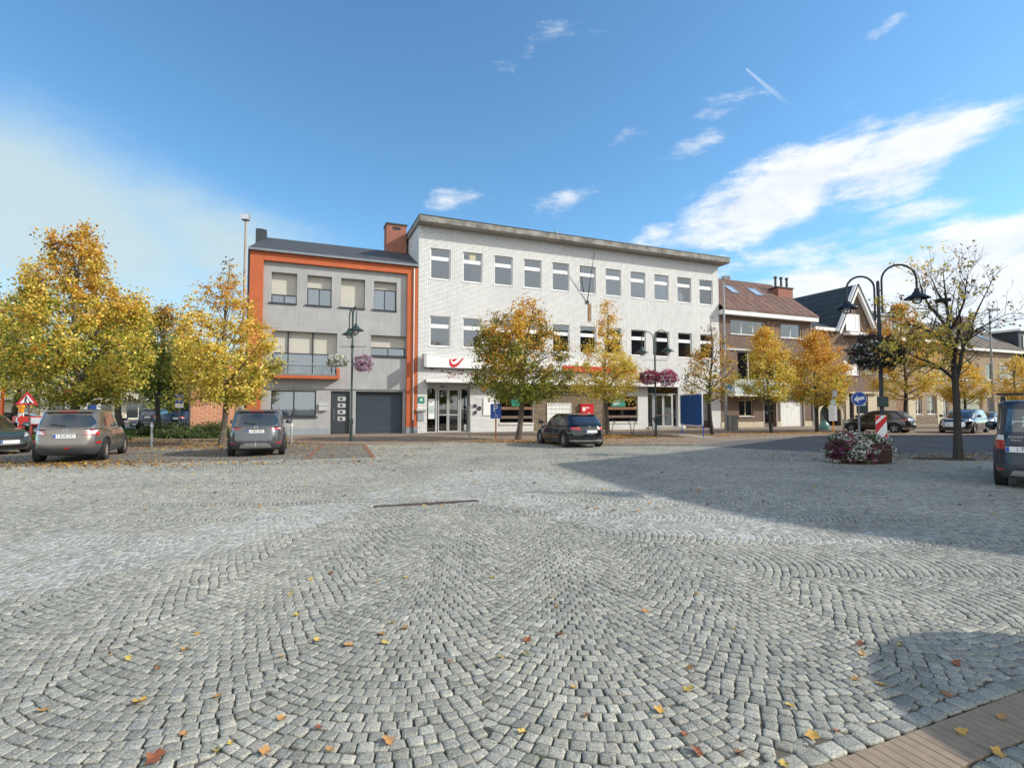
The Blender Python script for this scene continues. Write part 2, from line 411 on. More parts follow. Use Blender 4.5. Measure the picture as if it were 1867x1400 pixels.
tile_mat('tile_brown', (.15, .075, .052), (.22, .12, .085), .50, .34); tile_mat('tile_dull', (.16, .125, .095), (.22, .175, .13), .3, .3)
tile_mat('tile_slate', (.028, .040, .050), (.045, .058, .068), .22, .35)

def add_streak(m, amt, sx=7.0, sz=.45):
    """rain streaks and grime running down a wall"""
    t = NT(m.node_tree); b = t.n['Principled BSDF']; src = b.inputs['Base Color'].links[0].from_socket
    x, y, z = t.sep(t.new('ShaderNodeTexCoord').outputs['Object']); v = t.comb(t.m('MULTIPLY', t.m('ADD', x, y), sx), t.m('MULTIPLY', z, sz), 0.0)
    n = t.noise(v, 1.0, 7, .7); n2 = t.noise(t.comb(t.m('ADD', x, y), z, 0.0), .35, 5, .6)
    k = t.ramp(t.m('ADD', t.m('MULTIPLY', n, .6), t.m('MULTIPLY', n2, .4)), [(.36, (1 - amt, 1 - amt, 1 - amt * .95)), (.60, (1.04, 1.04, 1.04))])
    c = t.mix(1.0, src, k, 'MULTIPLY'); t.link(c, b.inputs['Base Color'])
for n_, a_ in (('grey_render', .11), ('orange_render', .16), ('brick_white', .11), ('brick_brown', .25), ('brick_tan', .22), ('cream_render', .15), ('white_plastic', .06), ('white_paint', .10), ('roof_felt', .3), ('tile_brown', .3), ('tile_dull', .3), ('anthracite', .15)): add_streak(MAT[n_], a_)
# ================================================================== GROUND
rng = np.random.default_rng(7)
def fbm(x, y, s, seed=0, oct=4):
    """cheap value noise, numpy"""
    r = np.zeros_like(x); amp = 1.0; tot = 0
    for o in range(oct):
        xs, ys = x * s + 17.3 * o + seed, y * s + 9.1 * o - seed
        xi, yi = np.floor(xs), np.floor(ys); fx, fy = xs - xi, ys - yi
        fx = fx * fx * (3 - 2 * fx); fy = fy * fy * (3 - 2 * fy)
        h = lambda a, b: np.modf(np.abs(np.sin(a * 127.1 + b * 311.7 + seed * 13.7) * 43758.5453))[0]
        v = (h(xi, yi) * (1 - fx) + h(xi + 1, yi) * fx) * (1 - fy) + (h(xi, yi + 1) * (1 - fx) + h(xi + 1, yi + 1) * fx) * fy
        r += v * amp; tot += amp; amp *= .55; s = s * 2.1
    return r / tot
def inpoly(x, y, poly):
    c = np.zeros(x.shape, bool); n = len(poly)
    for i in range(n):
        x1, y1 = poly[i]; x2, y2 = poly[(i + 1) % n]
        if y1 == y2: continue
        t = ((y1 > y) != (y2 > y)) & (x < (x2 - x1) * (y - y1) / (y2 - y1) + x1); c ^= t
    return c
G2 = lambda *ps: [tuple(gp(a, b).xy) for a, b in ps]
# outlines on the ground, read off the photograph
PARK = [tuple(gp(-400, 857).xy), tuple(gp(0, 852).xy), tuple(gp(330, 843).xy), tuple(gp(560, 838).xy), tuple(gp(681, 835).xy), tuple(gp(664, 811).xy), tuple(gp(560, 809).xy),
        tuple(gp(440, 804).xy), tuple(gp(240, 803).xy), tuple(gp(-300, 803).xy)]
ROAD = G2((1262, 812), (1330, 804.5), (1480, 795.5), (1700, 794.5), (1900, 794), (2400, 793), (2400, 822), (1867, 825), (1640, 826.5), (1520, 825.5), (1400, 819.5))
PARK_R = G2((1640, 827.2), (1867, 825.8), (2400, 823), (2400, 838), (1867, 839), (1630, 838))
cp0 = fw(-11.6, -5.2); cp1 = fw(14.0, -4.6); cp2 = fw(14.0, -6.9)
PAVE_A = [tuple(gp(240, 803).xy), tuple(gp(440, 804).xy), tuple(gp(560, 809).xy), tuple(gp(664, 811).xy), tuple(gp(870, 806).xy), tuple(gp(990, 808).xy), tuple(gp(1110, 812).xy), tuple(gp(1262, 811.5).xy), tuple(gp(1330, 804).xy),
          tuple(gp(1480, 795).xy), tuple(gp(1700, 794).xy), tuple(gp(2400, 792.5).xy), tuple(fw(110, -2).xy), tuple(fw(110, 1.5).xy), tuple(fw(-11.5, 1.5).xy), tuple(fw(-11.5, -3).xy), tuple(gp(240, 797).xy)]

def joint_mask(x, y):
    """where the joints are filled with pale lime: a broad wandering band either side of the drain"""
    n = fbm(x, y, .55, 3) - .5; n2 = fbm(x, y, 2.2, 5) - .5
    # lower edge of the band: from far left near, up to the drain, then down again to the right
    xs = np.array([-14, -4.6, -3.9, -3.3, -2.9, -2.35, -1.2, -.2, 1.3, 2.6, 4.2, 5.4, 9]); lo = np.array([3.0, 4.0, 4.9, 5.9, 6.6, 8.3, 9.1, 8.7, 6.9, 6.45, 6.15, 6.4, 8])
    hi = np.array([7.2, 7.4, 8.1, 9.2, 10.5, 12, 14.2, 14.4, 13.5, 11.5, 7.6, 7.0, 8.1])
    l = np.interp(x, xs, lo) + n2 * .6; h = np.interp(x, xs, hi) + n * 2.0
    m = np.clip((y - l) / .25, 0, 1) * np.clip((h - y) / 1.4, 0, 1)
    return np.clip(m * (1.0 + n * 2.4 + n2 * 1.8), 0, 1)

def stones():
    """setts laid in segmental arches: four fans of lanes leaving the drain, each lane 1.3 m wide"""
    W = 1.26; RR = 1.08; S = .081
    CWx, CEx, CYy = -2.3, -.5, 8.9
    P = []
    def zone(x, y):
        # 0 south, 1 east, 2 north, 3 west
        z = np.full(x.shape, 0)
        e = (x - CEx) > np.maximum((CYy - y) / 1.18, (y - CYy) / .9)
        w = (CWx - x) > np.maximum((CYy - y) / 1.45, (y - CYy) / .9)
        nn = (y > CYy) & ~e & ~w
        z[e] = 1; z[w] = 3; z[nn] = 2; return z
    for zi, (ax, ay) in enumerate([(0, -1), (1, 0), (0, 1), (-1, 0)]):
        # lane axis a (the arches bulge this way), across axis b
        a = np.array([ax, ay], float); b = np.array([-ay, ax], float)
        c0 = np.array([-1.4, CYy])
        nl = 30
        th0 = math.asin(W / 2 / RR)
        for ln in range(-nl, nl + 1):
            cc = (ln + .5) * W
            rows = int(32 / S)
            k = np.arange(-30, rows)
            arcn = int(2 * th0 * RR / .079)
            j = np.arange(arcn)
            K, J = np.meshgrid(k, j, indexing='ij')
            off = ((K[:, 0] % 2) * .5 - .25 + (rng.random(K.shape[0]) - .5) * .3)[:, None]
            th = -th0 + (J + .5 + off + (rng.random(K.shape) - .5) * .10) * (2 * th0 / arcn)
            ua = K * S + RR * (np.cos(th) - 1) + (rng.random(K.shape) - .5) * .006
            ub = cc + RR * np.sin(th)
            x = c0[0] + a[0] * ua + b[0] * ub; y = c0[1] + a[1] * ua + b[1] * ub
            ang = np.arctan2(a[1], a[0]) + th; thk = th
            ok = (y > 1.5) & (y < 26.5) & (np.abs(x) < y * 1.08 + 1.6)
            x, y, ang, thk = x[ok], y[ok], ang[ok], thk[ok]
            if len(x) == 0: continue
            ok = zone(x, y) == zi
            P.append(np.stack([x[ok], y[ok], ang[ok], thk[ok]], 1))
    P = np.concatenate(P)
    # strip of clay pavers and drain leave no room for setts
    x, y = P[:, 0], P[:, 1]
    s0, s1 = gp(1480, 1400), gp(1867, 1258)
    dirv = (s1 - s0).normalized(); nv = Vector((-dirv.y, dirv.x, 0))
    dd = (x - s0.x) * nv.x + (y - s0.y) * nv.y
    keep = ~((dd < .155) & (dd > -.245 - .155))
    d0, d1 = gp(681, 923), gp(873, 912); dv = (d1 - d0).normalized(); L = (d1 - d0).length
    al = (x - d0.x) * dv.x + (y - d0.y) * dv.y; ac = np.abs(-(x - d0.x) * dv.y + (y - d0.y) * dv.x)
    keep &= ~((al > -.04) & (al < L + .04) & (ac < .125))
    for poly in (PARK, ROAD, PAVE_A, PARK_R): keep &= ~inpoly(x, y, poly)
    P = P[keep]
    # border rows of larger setts on both sides of the clay strip
    ex = []
    for off in (.062, -.245 - .062):
        q = -1.2
        while q < 5: ex.append((s0.x + dirv.x * q + nv.x * off, s0.y + dirv.y * q + nv.y * off, math.atan2(dirv.y, dirv.x), 9)); q += .128
    # odd small setts fill what is left between the fans and the border rows
    gx, gy = np.meshgrid(np.arange(0.4, 5.4, .03), np.arange(1.5, 4.4, .03)); gx = gx.ravel() + rng.uniform(-.01, .01, gx.size); gy = gy.ravel() + rng.uniform(-.01, .01, gy.size)
    gd = (gx - s0.x) * nv.x + (gy - s0.y) * nv.y; g_ok = ((gd > .128) & (gd < .34)) | ((gd < -.245 - .128) & (gd > -.245 - .34)); gx, gy = gx[g_ok], gy[g_ok]
    nb = P[(P[:, 1] < 5.5)]; have = [tuple(q[:2]) for q in nb]; arr = np.array(have)
    for a_, b_ in zip(gx, gy):
        md = math.sqrt(np.min((arr[:, 0] - a_) ** 2 + (arr[:, 1] - b_) ** 2)); gdd = abs((a_ - s0.x) * nv.x + (b_ - s0.y) * nv.y + (.1225)) - .1225
        if md > .052:
            arr = np.vstack([arr, (a_, b_)]); ex.append((a_, b_, math.atan2(dirv.y, dirv.x) + rng.normal(0, .2), 7 + min(.036, md - .030)))
    P = np.concatenate([P, np.array(ex)]); x, y, ang, thk = P.T; n = len(P)
    # widths
    jm = joint_mask(x, y)
    hw = np.clip(.0374 + rng.normal(0, .0021, n), .031, .0400); hl = np.clip(S * np.cos(np.minimum(thk, 1)) / 2 - .0032 + rng.normal(0, .0016, n), .023, .044)
    bd = thk > 8; hl[bd] = .060; hw[bd] = .050; bd = (thk > 6) & (thk < 8); hl[bd] = thk[bd] - 7; hw[bd] = thk[bd] - 7
    ang = ang + rng.normal(0, .035, n)
    ca, sa = np.cos(ang), np.sin(ang)
    zt = rng.normal(0, .0014, n) + (fbm(x, y, .35, 9) - .5) * .012
    tilt = rng.normal(0, .018, (n, 2))
    near = y < 13.5
    corner = np.array([(-1, -1), (1, -1), (1, 1), (-1, 1)], float)
    def ring(idx, sc, dz, jit):
        m = len(idx)
        jx = rng.normal(0, jit, (m, 4)); jy = rng.normal(0, jit, (m, 4))
        lx = corner[None, :, 0] * (hl[idx, None] * sc) + jx; ly = corner[None, :, 1] * (hw[idx, None] * sc) + jy
        X = x[idx, None] + lx * ca[idx, None] - ly * sa[idx, None]; Y = y[idx, None] + lx * sa[idx, None] + ly * ca[idx, None]
        Z = zt[idx, None] + dz + lx * tilt[idx, :1] + ly * tilt[idx, 1:]
        return np.stack([X, Y, Z], 2), (lx, ly)
    out = []
    # near setts: 8-cornered top ring so that the outline is rounded, shoulder, skirt and a slightly domed centre
    idx = np.nonzero(near)[0]; m = len(idx)
    a8 = np.array([(-1, -.76), (-.80, -1), (.80, -1), (1, -.76), (1, .76), (.80, 1), (-.80, 1), (-1, .76)], float)
    j8 = rng.normal(0, .0033, (m, 8, 2))
    bx = a8[None, :, 0] * hl[idx, None] + j8[:, :, 0]; by = a8[None, :, 1] * hw[idx, None] + j8[:, :, 1]
    def r8(sc, dz, jz=0):
        lx, ly = bx * sc, by * sc
        X = x[idx, None] + lx * ca[idx, None] - ly * sa[idx, None]; Y = y[idx, None] + lx * sa[idx, None] + ly * ca[idx, None]
        Z = zt[idx, None] + dz + lx * tilt[idx, :1] + ly * tilt[idx, 1:] + rng.normal(0, jz, (m, 8)) if jz else zt[idx, None] + dz + lx * tilt[idx, :1] + ly * tilt[idx, 1:]
        return np.stack([X, Y, Z], 2)
    V = np.concatenate([r8(1.0, -.022), r8(.985, -.0035), r8(.915, .0006, .0006), r8(.5, .0014, .0012),
                        np.stack([x[idx], y[idx], zt[idx] + .0016 + rng.normal(0, .0012, m)], 1)[:, None, :]], 1)   # (m, 33, 3)
    f = []
    for r_ in range(3):
        for k in range(8):
            k2 = (k + 1) % 8; f.append((r_ * 8 + k, r_ * 8 + k2, (r_ + 1) * 8 + k2, (r_ + 1) * 8 + k))
    for k in range(0, 8, 2): f.append((24 + k, 24 + k + 1, 24 + (k + 2) % 8, 32))
    f = np.array(f); Fn = (f[None] + (np.arange(m) * 33)[:, None, None]).reshape(-1, 4)
    val = rng.normal(0, .15, n) + (rng.random(n) < .03) * rng.normal(0, .4, n); warm = rng.normal(0, .5, n)
    def colz(ii, k):
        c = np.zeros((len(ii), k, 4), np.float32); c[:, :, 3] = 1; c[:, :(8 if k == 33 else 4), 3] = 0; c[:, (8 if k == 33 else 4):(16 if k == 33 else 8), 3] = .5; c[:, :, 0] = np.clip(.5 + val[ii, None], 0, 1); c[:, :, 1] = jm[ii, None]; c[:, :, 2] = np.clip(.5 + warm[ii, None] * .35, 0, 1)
        return c.reshape(-1, 4)
    np_mesh('cobbled_square', V.reshape(-1, 3), 0, Fn, MAT['setts'], cols=colz(idx, 33), smooth=False)['kind'] = 'structure'
    idx = np.nonzero(~near)[0]; m2 = len(idx)
    r0, _ = ring(idx, 1.0, -.02, .002); r1, _ = ring(idx, .98, -.003, .002); r2, _ = ring(idx, .90, .001, .002)
    V = np.concatenate([r0, r1, r2], 1)
    f = []
    for r_ in range(2):
        for k in range(4):
            k2 = (k + 1) % 4; f.append((r_ * 4 + k, r_ * 4 + k2, (r_ + 1) * 4 + k2, (r_ + 1) * 4 + k))
    f.append((8, 9, 10, 11)); f = np.array(f)
    Ff = (f[None] + (np.arange(m2) * 12)[:, None, None]).reshape(-1, 4)
    o = np_mesh('cobbled_square_far', V.reshape(-1, 3), 0, Ff, MAT['setts'], cols=colz(idx, 12)); o['kind'] = 'structure'
    print('setts', m, m2)

def setts_material():
    m = bpy.data.materials.new('setts'); m.use_nodes = True; t = NT(m.node_tree); b = t.n['Principled BSDF']
    a = t.new('ShaderNodeVertexColor'); a.layer_name = 'Col'; r, g, w = t.sep(a.outputs[0])
    pos = t.new('ShaderNodeNewGeometry').outputs['Position']; z = a.outputs[1]
    base = t.ramp(r, [(.15, (.195, .192, .164)), (.5, (.298, .292, .252)), (.85, (.41, .40, .345))])
    base = t.mix(t.m('MULTIPLY', t.ss(w, .35, .9), .35), base, (.25, .235, .20, 1)); base = t.mix(t.m('MULTIPLY', t.ss(w, .45, .1), .35), base, (.17, .19, .205, 1))
    sp = t.noise(pos, 230, 3, .7); sp2 = t.noise(pos, 85, 5, .7)
    c = t.mix(1.0, base, t.ramp(sp, [(.34, (.42, .42, .43)), (.50, (1, 1, 1)), (.66, (1.55, 1.54, 1.5))]), 'MULTIPLY')
    c = t.mix(1.0, c, t.ramp(sp2, [(.34, (.50, .51, .54)), (.50, (1.0, 1.0, 1.0)), (.66, (1.35, 1.34, 1.28))]), 'MULTIPLY')
    big = t.noise(pos, .5, 5, .6); c = t.mix(1.0, c, t.ramp(big, [(.3, (.80, .81, .82)), (.7, (1.16, 1.15, 1.12))]), 'MULTIPLY')
    # skirts of the setts: joint filling clings to them, mossy or limed
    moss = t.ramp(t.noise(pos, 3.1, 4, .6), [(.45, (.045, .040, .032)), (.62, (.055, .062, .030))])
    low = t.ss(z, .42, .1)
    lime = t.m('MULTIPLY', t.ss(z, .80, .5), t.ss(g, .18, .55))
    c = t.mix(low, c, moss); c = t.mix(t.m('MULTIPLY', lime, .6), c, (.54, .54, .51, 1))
    c = t.mix(t.m('MULTIPLY', t.ss(g, .2, 1), t.m('MULTIPLY', t.ss(sp2, .45, .7), .05)), c, (.50, .50, .50, 1))
    t.link(c, b.inputs['Base Color']); b.inputs['Roughness'].default_value = .72; b.inputs['Specular IOR Level'].default_value = .45
    bn = t.new('ShaderNodeBump'); bn.inputs['Strength'].default_value = .55; bn.inputs['Distance'].default_value = .004
    t.link(t.m('ADD', t.m('MULTIPLY', sp2, .8), t.m('MULTIPLY', sp, .35)), bn.inputs['Height']); t.link(bn.outputs[0], b.inputs['Normal'])
    MAT['setts'] = m
setts_material()
stones()

def joint_sheet():
    """sand and lime between the setts: a height sheet, nearly flush where it is limed"""
    ys = np.concatenate([np.arange(1.4, 15, .08), np.arange(15, 27.3, .25)]); nu = 330
    us = np.linspace(-1.12, 1.12, nu)
    Yg, Ug = np.meshgrid(ys, us, indexing='ij'); Xg = Ug * (Yg + 1.7)
    jm = joint_mask(Xg, Yg); sandy = np.clip((fbm(Xg, Yg, .8, 21) - .56) * 5, 0, 1) * .7; Z = -.0110 + .0100 * np.maximum(np.clip(jm * 1.6, 0, 1), sandy * .7) + (fbm(Xg, Yg, 7, 2) - .5) * .005 + (fbm(Xg, Yg, .35, 9) - .5) * .012
    s0, s1 = gp(1480, 1400), gp(1867, 1258); q = (s1 - s0).normalized(); dd = -(Xg - s0.x) * q.y + (Yg - s0.y) * q.x; Z = np.where((dd < .05) & (dd > -.30), -.026, Z)
    n0, n1 = Yg.shape; V = np.stack([Xg, Yg, Z], 2).reshape(-1, 3)
    i, j = np.meshgrid(np.arange(n0 - 1), np.arange(n1 - 1), indexing='ij'); a = (i * n1 + j).ravel()
    F = np.stack([a, a + 1, a + n1 + 1, a + n1], 1)
    c = np.zeros((len(V), 3), np.float32); c[:, 0] = sandy.ravel(); c[:, 1] = jm.ravel()
    m = bpy.data.materials.new('joint_sand'); m.use_nodes = True; t = NT(m.node_tree); b = t.n['Principled BSDF']
    at_ = t.new('ShaderNodeVertexColor'); at_.layer_name = 'Col'; r, g, w = t.sep(at_.outputs[0])
    pos = t.new('ShaderNodeNewGeometry').outputs['Position']
    moss = t.ramp(t.noise(pos, 3.1, 4, .6), [(.40, (.075, .066, .052)), (.55, (.10, .088, .068)), (.64, (.07, .085, .035))])
    sandy = t.mix(t.m('MULTIPLY', r, .9), moss, (.24, .23, .195, 1))
    cc = t.mix(t.ss(g, .12, .5), sandy, t.ramp(t.noise(pos, 30, 3, .6), [(.35, (.28, .28, .27)), (.65, (.56, .56, .54))]))
    t.link(cc, b.inputs['Base Color']); b.inputs['Roughness'].default_value = .95
    np_mesh('joint_sand', V, 0, F, m, cols=c)['kind'] = 'structure'
joint_sheet()

def poly_sheet(name, poly, z, mat, thick=0.0):
    mb = MB(); 
    if thick: mb.prism([tuple(p) for p in poly], 'z', z - thick, z)
    else: mb.add([(p[0], p[1], z) for p in poly], [tuple(range(len(poly)))])
    me = mb.mesh(name); o = link(name, me, mat); o['kind'] = 'structure'
    bm = bmesh.new(); bm.from_mesh(me); bmesh.ops.triangulate(bm, faces=[f for f in bm.faces if len(f.verts) > 4]); bm.to_mesh(me); bm.free()
    return o
def small_paver_mat(name, c1, c2, mortar, bw, bh, rot=0.0, ms=.012, litter=.0):
    m = bpy.data.materials.new(name); m.use_nodes = True; t = NT(m.node_tree); b = t.n['Principled BSDF']
    tc = t.new('ShaderNodeNewGeometry').outputs['Position']
    mp = t.new('ShaderNodeMapping'); t.link(tc, mp.inputs[0]); mp.inputs['Rotation'].default_value = (0, 0, rot)
    br = t.new('ShaderNodeTexBrick'); t.link(mp.outputs[0], br.inputs[0]); br.inputs['Scale'].default_value = 1
    br.inputs['Brick Width'].default_value = bw; br.inputs['Row Height'].default_value = bh; br.inputs['Mortar Size'].default_value = ms
    br.inputs['Color1'].default_value = (*c1, 1); br.inputs['Color2'].default_value = (*c2, 1); br.inputs['Mortar'].default_value = (*mortar, 1)
    n = t.noise(tc, .45, 6, .65); n2 = t.noise(tc, 18, 4, .7); n3 = t.noise(tc, 3.2, 5, .7)
    c = t.mix(1.0, br.outputs[0], t.ramp(n, [(.3, (.72, .72, .72)), (.7, (1.2, 1.18, 1.15))]), 'MULTIPLY')
    c = t.mix(1.0, c, t.ramp(n2, [(.3, (.8, .8, .8)), (.7, (1.2, 1.2, 1.2))]), 'MULTIPLY')
    c = t.mix(t.m('MULTIPLY', t.ss(n3, .5, .75), litter), c, (.20, .12, .055, 1))
    t.link(c, b.inputs['Base Color']); b.inputs['Roughness'].default_value = .9
    bn = t.new('ShaderNodeBump'); bn.inputs['Strength'].default_value = .7; bn.inputs['Distance'].default_value = .01; bn.invert = True
    t.link(t.m('ADD', br.outputs['Fac'], t.m('MULTIPLY', n2, .6)), bn.inputs['Height']); t.link(bn.outputs[0], b.inputs['Normal'])
    MAT[name] = m; return m
small_paver_mat('park_pavers', (.22, .21, .18), (.18, .172, .15), (.085, .075, .06), .16, .11, R(8), litter=.55)
small_paver_mat('pavement_pavers', (.30, .225, .165), (.24, .18, .135), (.12, .095, .07), .22, .11, PHI, litter=.25)
small_paver_mat('far_paving', (.24, .22, .19), (.20, .19, .17), (.12, .11, .1), .22, .11, 0)
pm('asphalt', (.095, .093, .093), .9, var=.22, scale=.6, bump=.4, bscale=120, col2=(.135, .128, .125))
pm('lawn_soil', (.06, .075, .025), .95, var=.4, scale=2, bump=.5)

base = MB(); S_ = 1500
base.add([(-S_, -S_, -.06), (S_, -S_, -.06), (S_, S_, -.06), (-S_, S_, -.06)], [(0, 1, 2, 3)]).build('ground', MAT['far_paving'])['kind'] = 'structure'
# distant asphalt street behind the lawn on the left and all that lies beyond the modelled setts
poly_sheet('side_street', [(-120, 44), (-19, 44), (-19, 90), (-120, 90)], -.03, MAT['asphalt'])
poly_sheet('parking_bays', PARK, .004, MAT['park_pavers'])
poly_sheet('asphalt_road', ROAD, .002, MAT['asphalt'])
poly_sheet('parking_strip', PARK_R, .004, MAT['park_pavers'])
poly_sheet('pavement', PAVE_A, .03, MAT['pavement_pavers'], .08)
# kerb along the pavement where it meets the road, and the faint worn centre line
mb = MB()
kp = [gp(1110, 812.8), gp(1262, 812.3), gp(1330, 804.8), gp(1480, 795.8), gp(1700, 794.8), gp(2300, 793.2)]
for a, b in zip(kp, kp[1:]): mb.bar(a + Vector((0, 0, .0)), b + Vector((0, 0, .0)), .14, .09)
mb.build('kerb', MAT['kerb_stone'])['kind'] = 'structure'
mb = MB()
a, b = gp(1500, 813), gp(2300, 803); nrm = Vector((0, .05, 0))
mb.add([a - nrm + Vector((0, 0, .008)), b - nrm + Vector((0, 0, .008)), b + nrm + Vector((0, 0, .008)), a + nrm + Vector((0, 0, .008))], [(0, 1, 2, 3)])
pm('worn_paint', (.22, .22, .22), .8, var=.4, scale=3); mb.build('road_marking', MAT['worn_paint'])['kind'] = 'structure'
# stone edging between the setts and the parking bays
mb = MB()
for p, q in zip(PARK[:4], PARK[1:5]): mb.bar((*p, 0.0), (*q, 0.0), .10, .02)
for pxs in ((497, 811), (681, 835)): pass
mb.build('bay_edging', MAT['concrete'])['kind'] = 'structure'
mb = MB()
for (a1, b1), (a2, b2) in (((664, 811), (681, 835)), ((588, 811), (560, 837)), ((300, 806), (120, 849))):
    p, q = gp(a1, b1), gp(a2, b2); mb.bar(p + Vector((0, 0, .004)), q + Vector((0, 0, .004)), .16, .012)
pm('clay_red', (.20, .10, .06), .85, var=.25, scale=6); mb.build('bay_divider', MAT['clay_red'])['kind'] = 'structure'

# clay pavers on edge crossing the lower right corner
mb = MB(); s0, s1 = gp(1480, 1400), gp(1867, 1258); dv = (s1 - s0).normalized(); nv = Vector((-dv.y, dv.x, 0))
rr = random.Random(4)
k = -1.2
while k < 5.0:
    w_ = .060 + rr.uniform(-.002, .002); c0 = s0 + dv * k
    p = [c0, c0 + dv * (w_ - .004), c0 + dv * (w_ - .004) - nv * .245, c0 - nv * .245]; zt = rr.uniform(-.0012, .0012)
    mb.cur = rr.choice((0, 0, 1, 2))
    b = [Vector((q.x, q.y, -.03)) for q in p] + [Vector((q.x, q.y, zt - .002)) for q in p]
    cen = sum((q for q in p), Vector()) / 4
    t_ = [Vector((cen.x + (q.x - cen.x) * .97, cen.y + (q.y - cen.y) * .985, zt)) for q in p]
    mb.add(b + t_, [(0, 1, 5, 4), (1, 2, 6, 5), (2, 3, 7, 6), (3, 0, 4, 7), (4, 5, 9, 8), (5, 6, 10, 9), (6, 7, 11, 10), (7, 4, 8, 11), (8, 9, 10, 11)])
    k += w_
pm('clay_a', (.265, .20, .14), .8, var=.15, scale=14, bump=.25, bscale=160); pm('clay_b', (.225, .165, .115), .8, var=.15, scale=14, bump=.25, bscale=160); pm('clay_c', (.29, .225, .165), .8, var=.15, scale=14, bump=.25, bscale=160)
mb.build('clay_paver_strip', [MAT['clay_a'], MAT['clay_b'], MAT['clay_c']])['kind'] = 'structure'

# drain channel
d0, d1 = gp(681, 923), gp(873, 912); L = (d1 - d0).length
dr = empty('drain_channel', (d0.x, d0.y, 0), atan2(d1.y - d0.y, d1.x - d0.x), 'rusty slotted drain channel let into the grey cobbles mid square', 'drain')
for i in range(3):
    mb = MB(); x0, x1 = i * L / 3 + .006, (i + 1) * L / 3 - .006
    mb.box(x0, x1, -.085, -.05, -.03, .002); mb.box(x0, x1, .05, .085, -.03, .002)
    n_ = 30
    for q in range(n_):
        xx = x0 + (x1 - x0) * (q + .5) / n_; mb.box(xx - .006, xx + .006, -.05, .05, -.02, .0)
    mb.build('grate', MAT['rust'], dr)
MB().box(0, L, -.044, .044, -.04, -.03).build('channel_bed', MAT['black'], dr)

# lawn with blades, low shrubs come later
LAWN = G2((-60, 800), (240, 800), (425, 800), (432, 797), (343, 795), (343, 781), (200, 782), (-60, 782))
poly_sheet('lawn', LAWN, -.01, MAT['lawn_soil'], .04)
def grass():
    n = 26000; xs = [p[0] for p in LAWN]; ys = [p[1] for p in LAWN]
    x = rng.uniform(min(xs), max(xs), n * 3); y = rng.uniform(min(ys), max(ys), n * 3)
    ok = inpoly(x, y, LAWN); x, y = x[ok][:n], y[ok][:n]; n = len(x)
    a = rng.uniform(0, 2 * pi, n); h = rng.uniform(.05, .13, n); w = rng.uniform(.015, .035, n); lean = rng.normal(0, .05, (n, 2))
    p0 = np.stack([x - np.cos(a) * w, y - np.sin(a) * w, np.full(n, -.01)], 1); p1 = np.stack([x + np.cos(a) * w, y + np.sin(a) * w, np.full(n, -.01)], 1)
    p2 = np.stack([x + lean[:, 0], y + lean[:, 1], h], 1)
    V = np.stack([p0, p1, p2], 1).reshape(-1, 3); F = np.arange(n * 3).reshape(-1, 3)
    c = np.array([.07, .13, .02]) * rng.uniform(.6, 1.35, (n, 1)); c[rng.random(n) < .06] = (.35, .22, .05)
    tag(np_mesh('grass', V, 0, F, MAT['leaves'], cols=np.repeat(c, 3, 0)), 'short green lawn grass between the parking bays and the side street', 'grass', kind='stuff')
grass()
# ================================================================== BUILDINGS
def wall_holes(mb, x0, x1, z0, z1, y, holes, depth=.14, side=0):
    """front face at y with rectangular openings and their reveals (depth into +y)"""
    xs = sorted({x0, x1, *[h[0] for h in holes], *[h[1] for h in holes]}); zs = sorted({z0, z1, *[h[2] for h in holes], *[h[3] for h in holes]})
    xs = [v for v in xs if x0 <= v <= x1]; zs = [v for v in zs if z0 <= v <= z1]
    for i in range(len(xs) - 1):
        j = 0
        while j < len(zs) - 1:
            cx = (xs[i] + xs[i + 1]) / 2
            inh = lambda jj: any(h[0] < cx < h[1] and h[2] < (zs[jj] + zs[jj + 1]) / 2 < h[3] for h in holes)
            if inh(j): j += 1; continue
            k = j
            while k < len(zs) - 1 and not inh(k): k += 1
            mb.add([(xs[i], y, zs[j]), (xs[i + 1], y, zs[j]), (xs[i + 1], y, zs[k]), (xs[i], y, zs[k])], [(0, 1, 2, 3)])
            j = k
    for a, b, c, d in holes:
        e = y + depth
        mb.add([(a, y, c), (b, y, c), (b, y, d), (a, y, d), (a, e, c), (b, e, c), (b, e, d), (a, e, d)], [(0, 4, 5, 1), (1, 5, 6, 2), (2, 6, 7, 3), (3, 7, 4, 0)])
def flat_mesh(mb, name, mat, parent):
    me = bpy.data.meshes.new(name); me.from_pydata(mb.v, [], mb.f)
    if any(mb.mi): me.polygons.foreach_set('material_index', mb.mi)
    me.update(); return link(name, me, mat, parent)
def frame_box(mb, x0, x1, z0, z1, y0, y1, w):
    mb.box(x0, x1, y0, y1, z0, z0 + w); mb.box(x0, x1, y0, y1, z1 - w, z1)
    mb.box(x0, x0 + w, y0, y1, z0 + w, z1 - w); mb.box(x1 - w, x1, y0, y1, z0 + w, z1 - w)
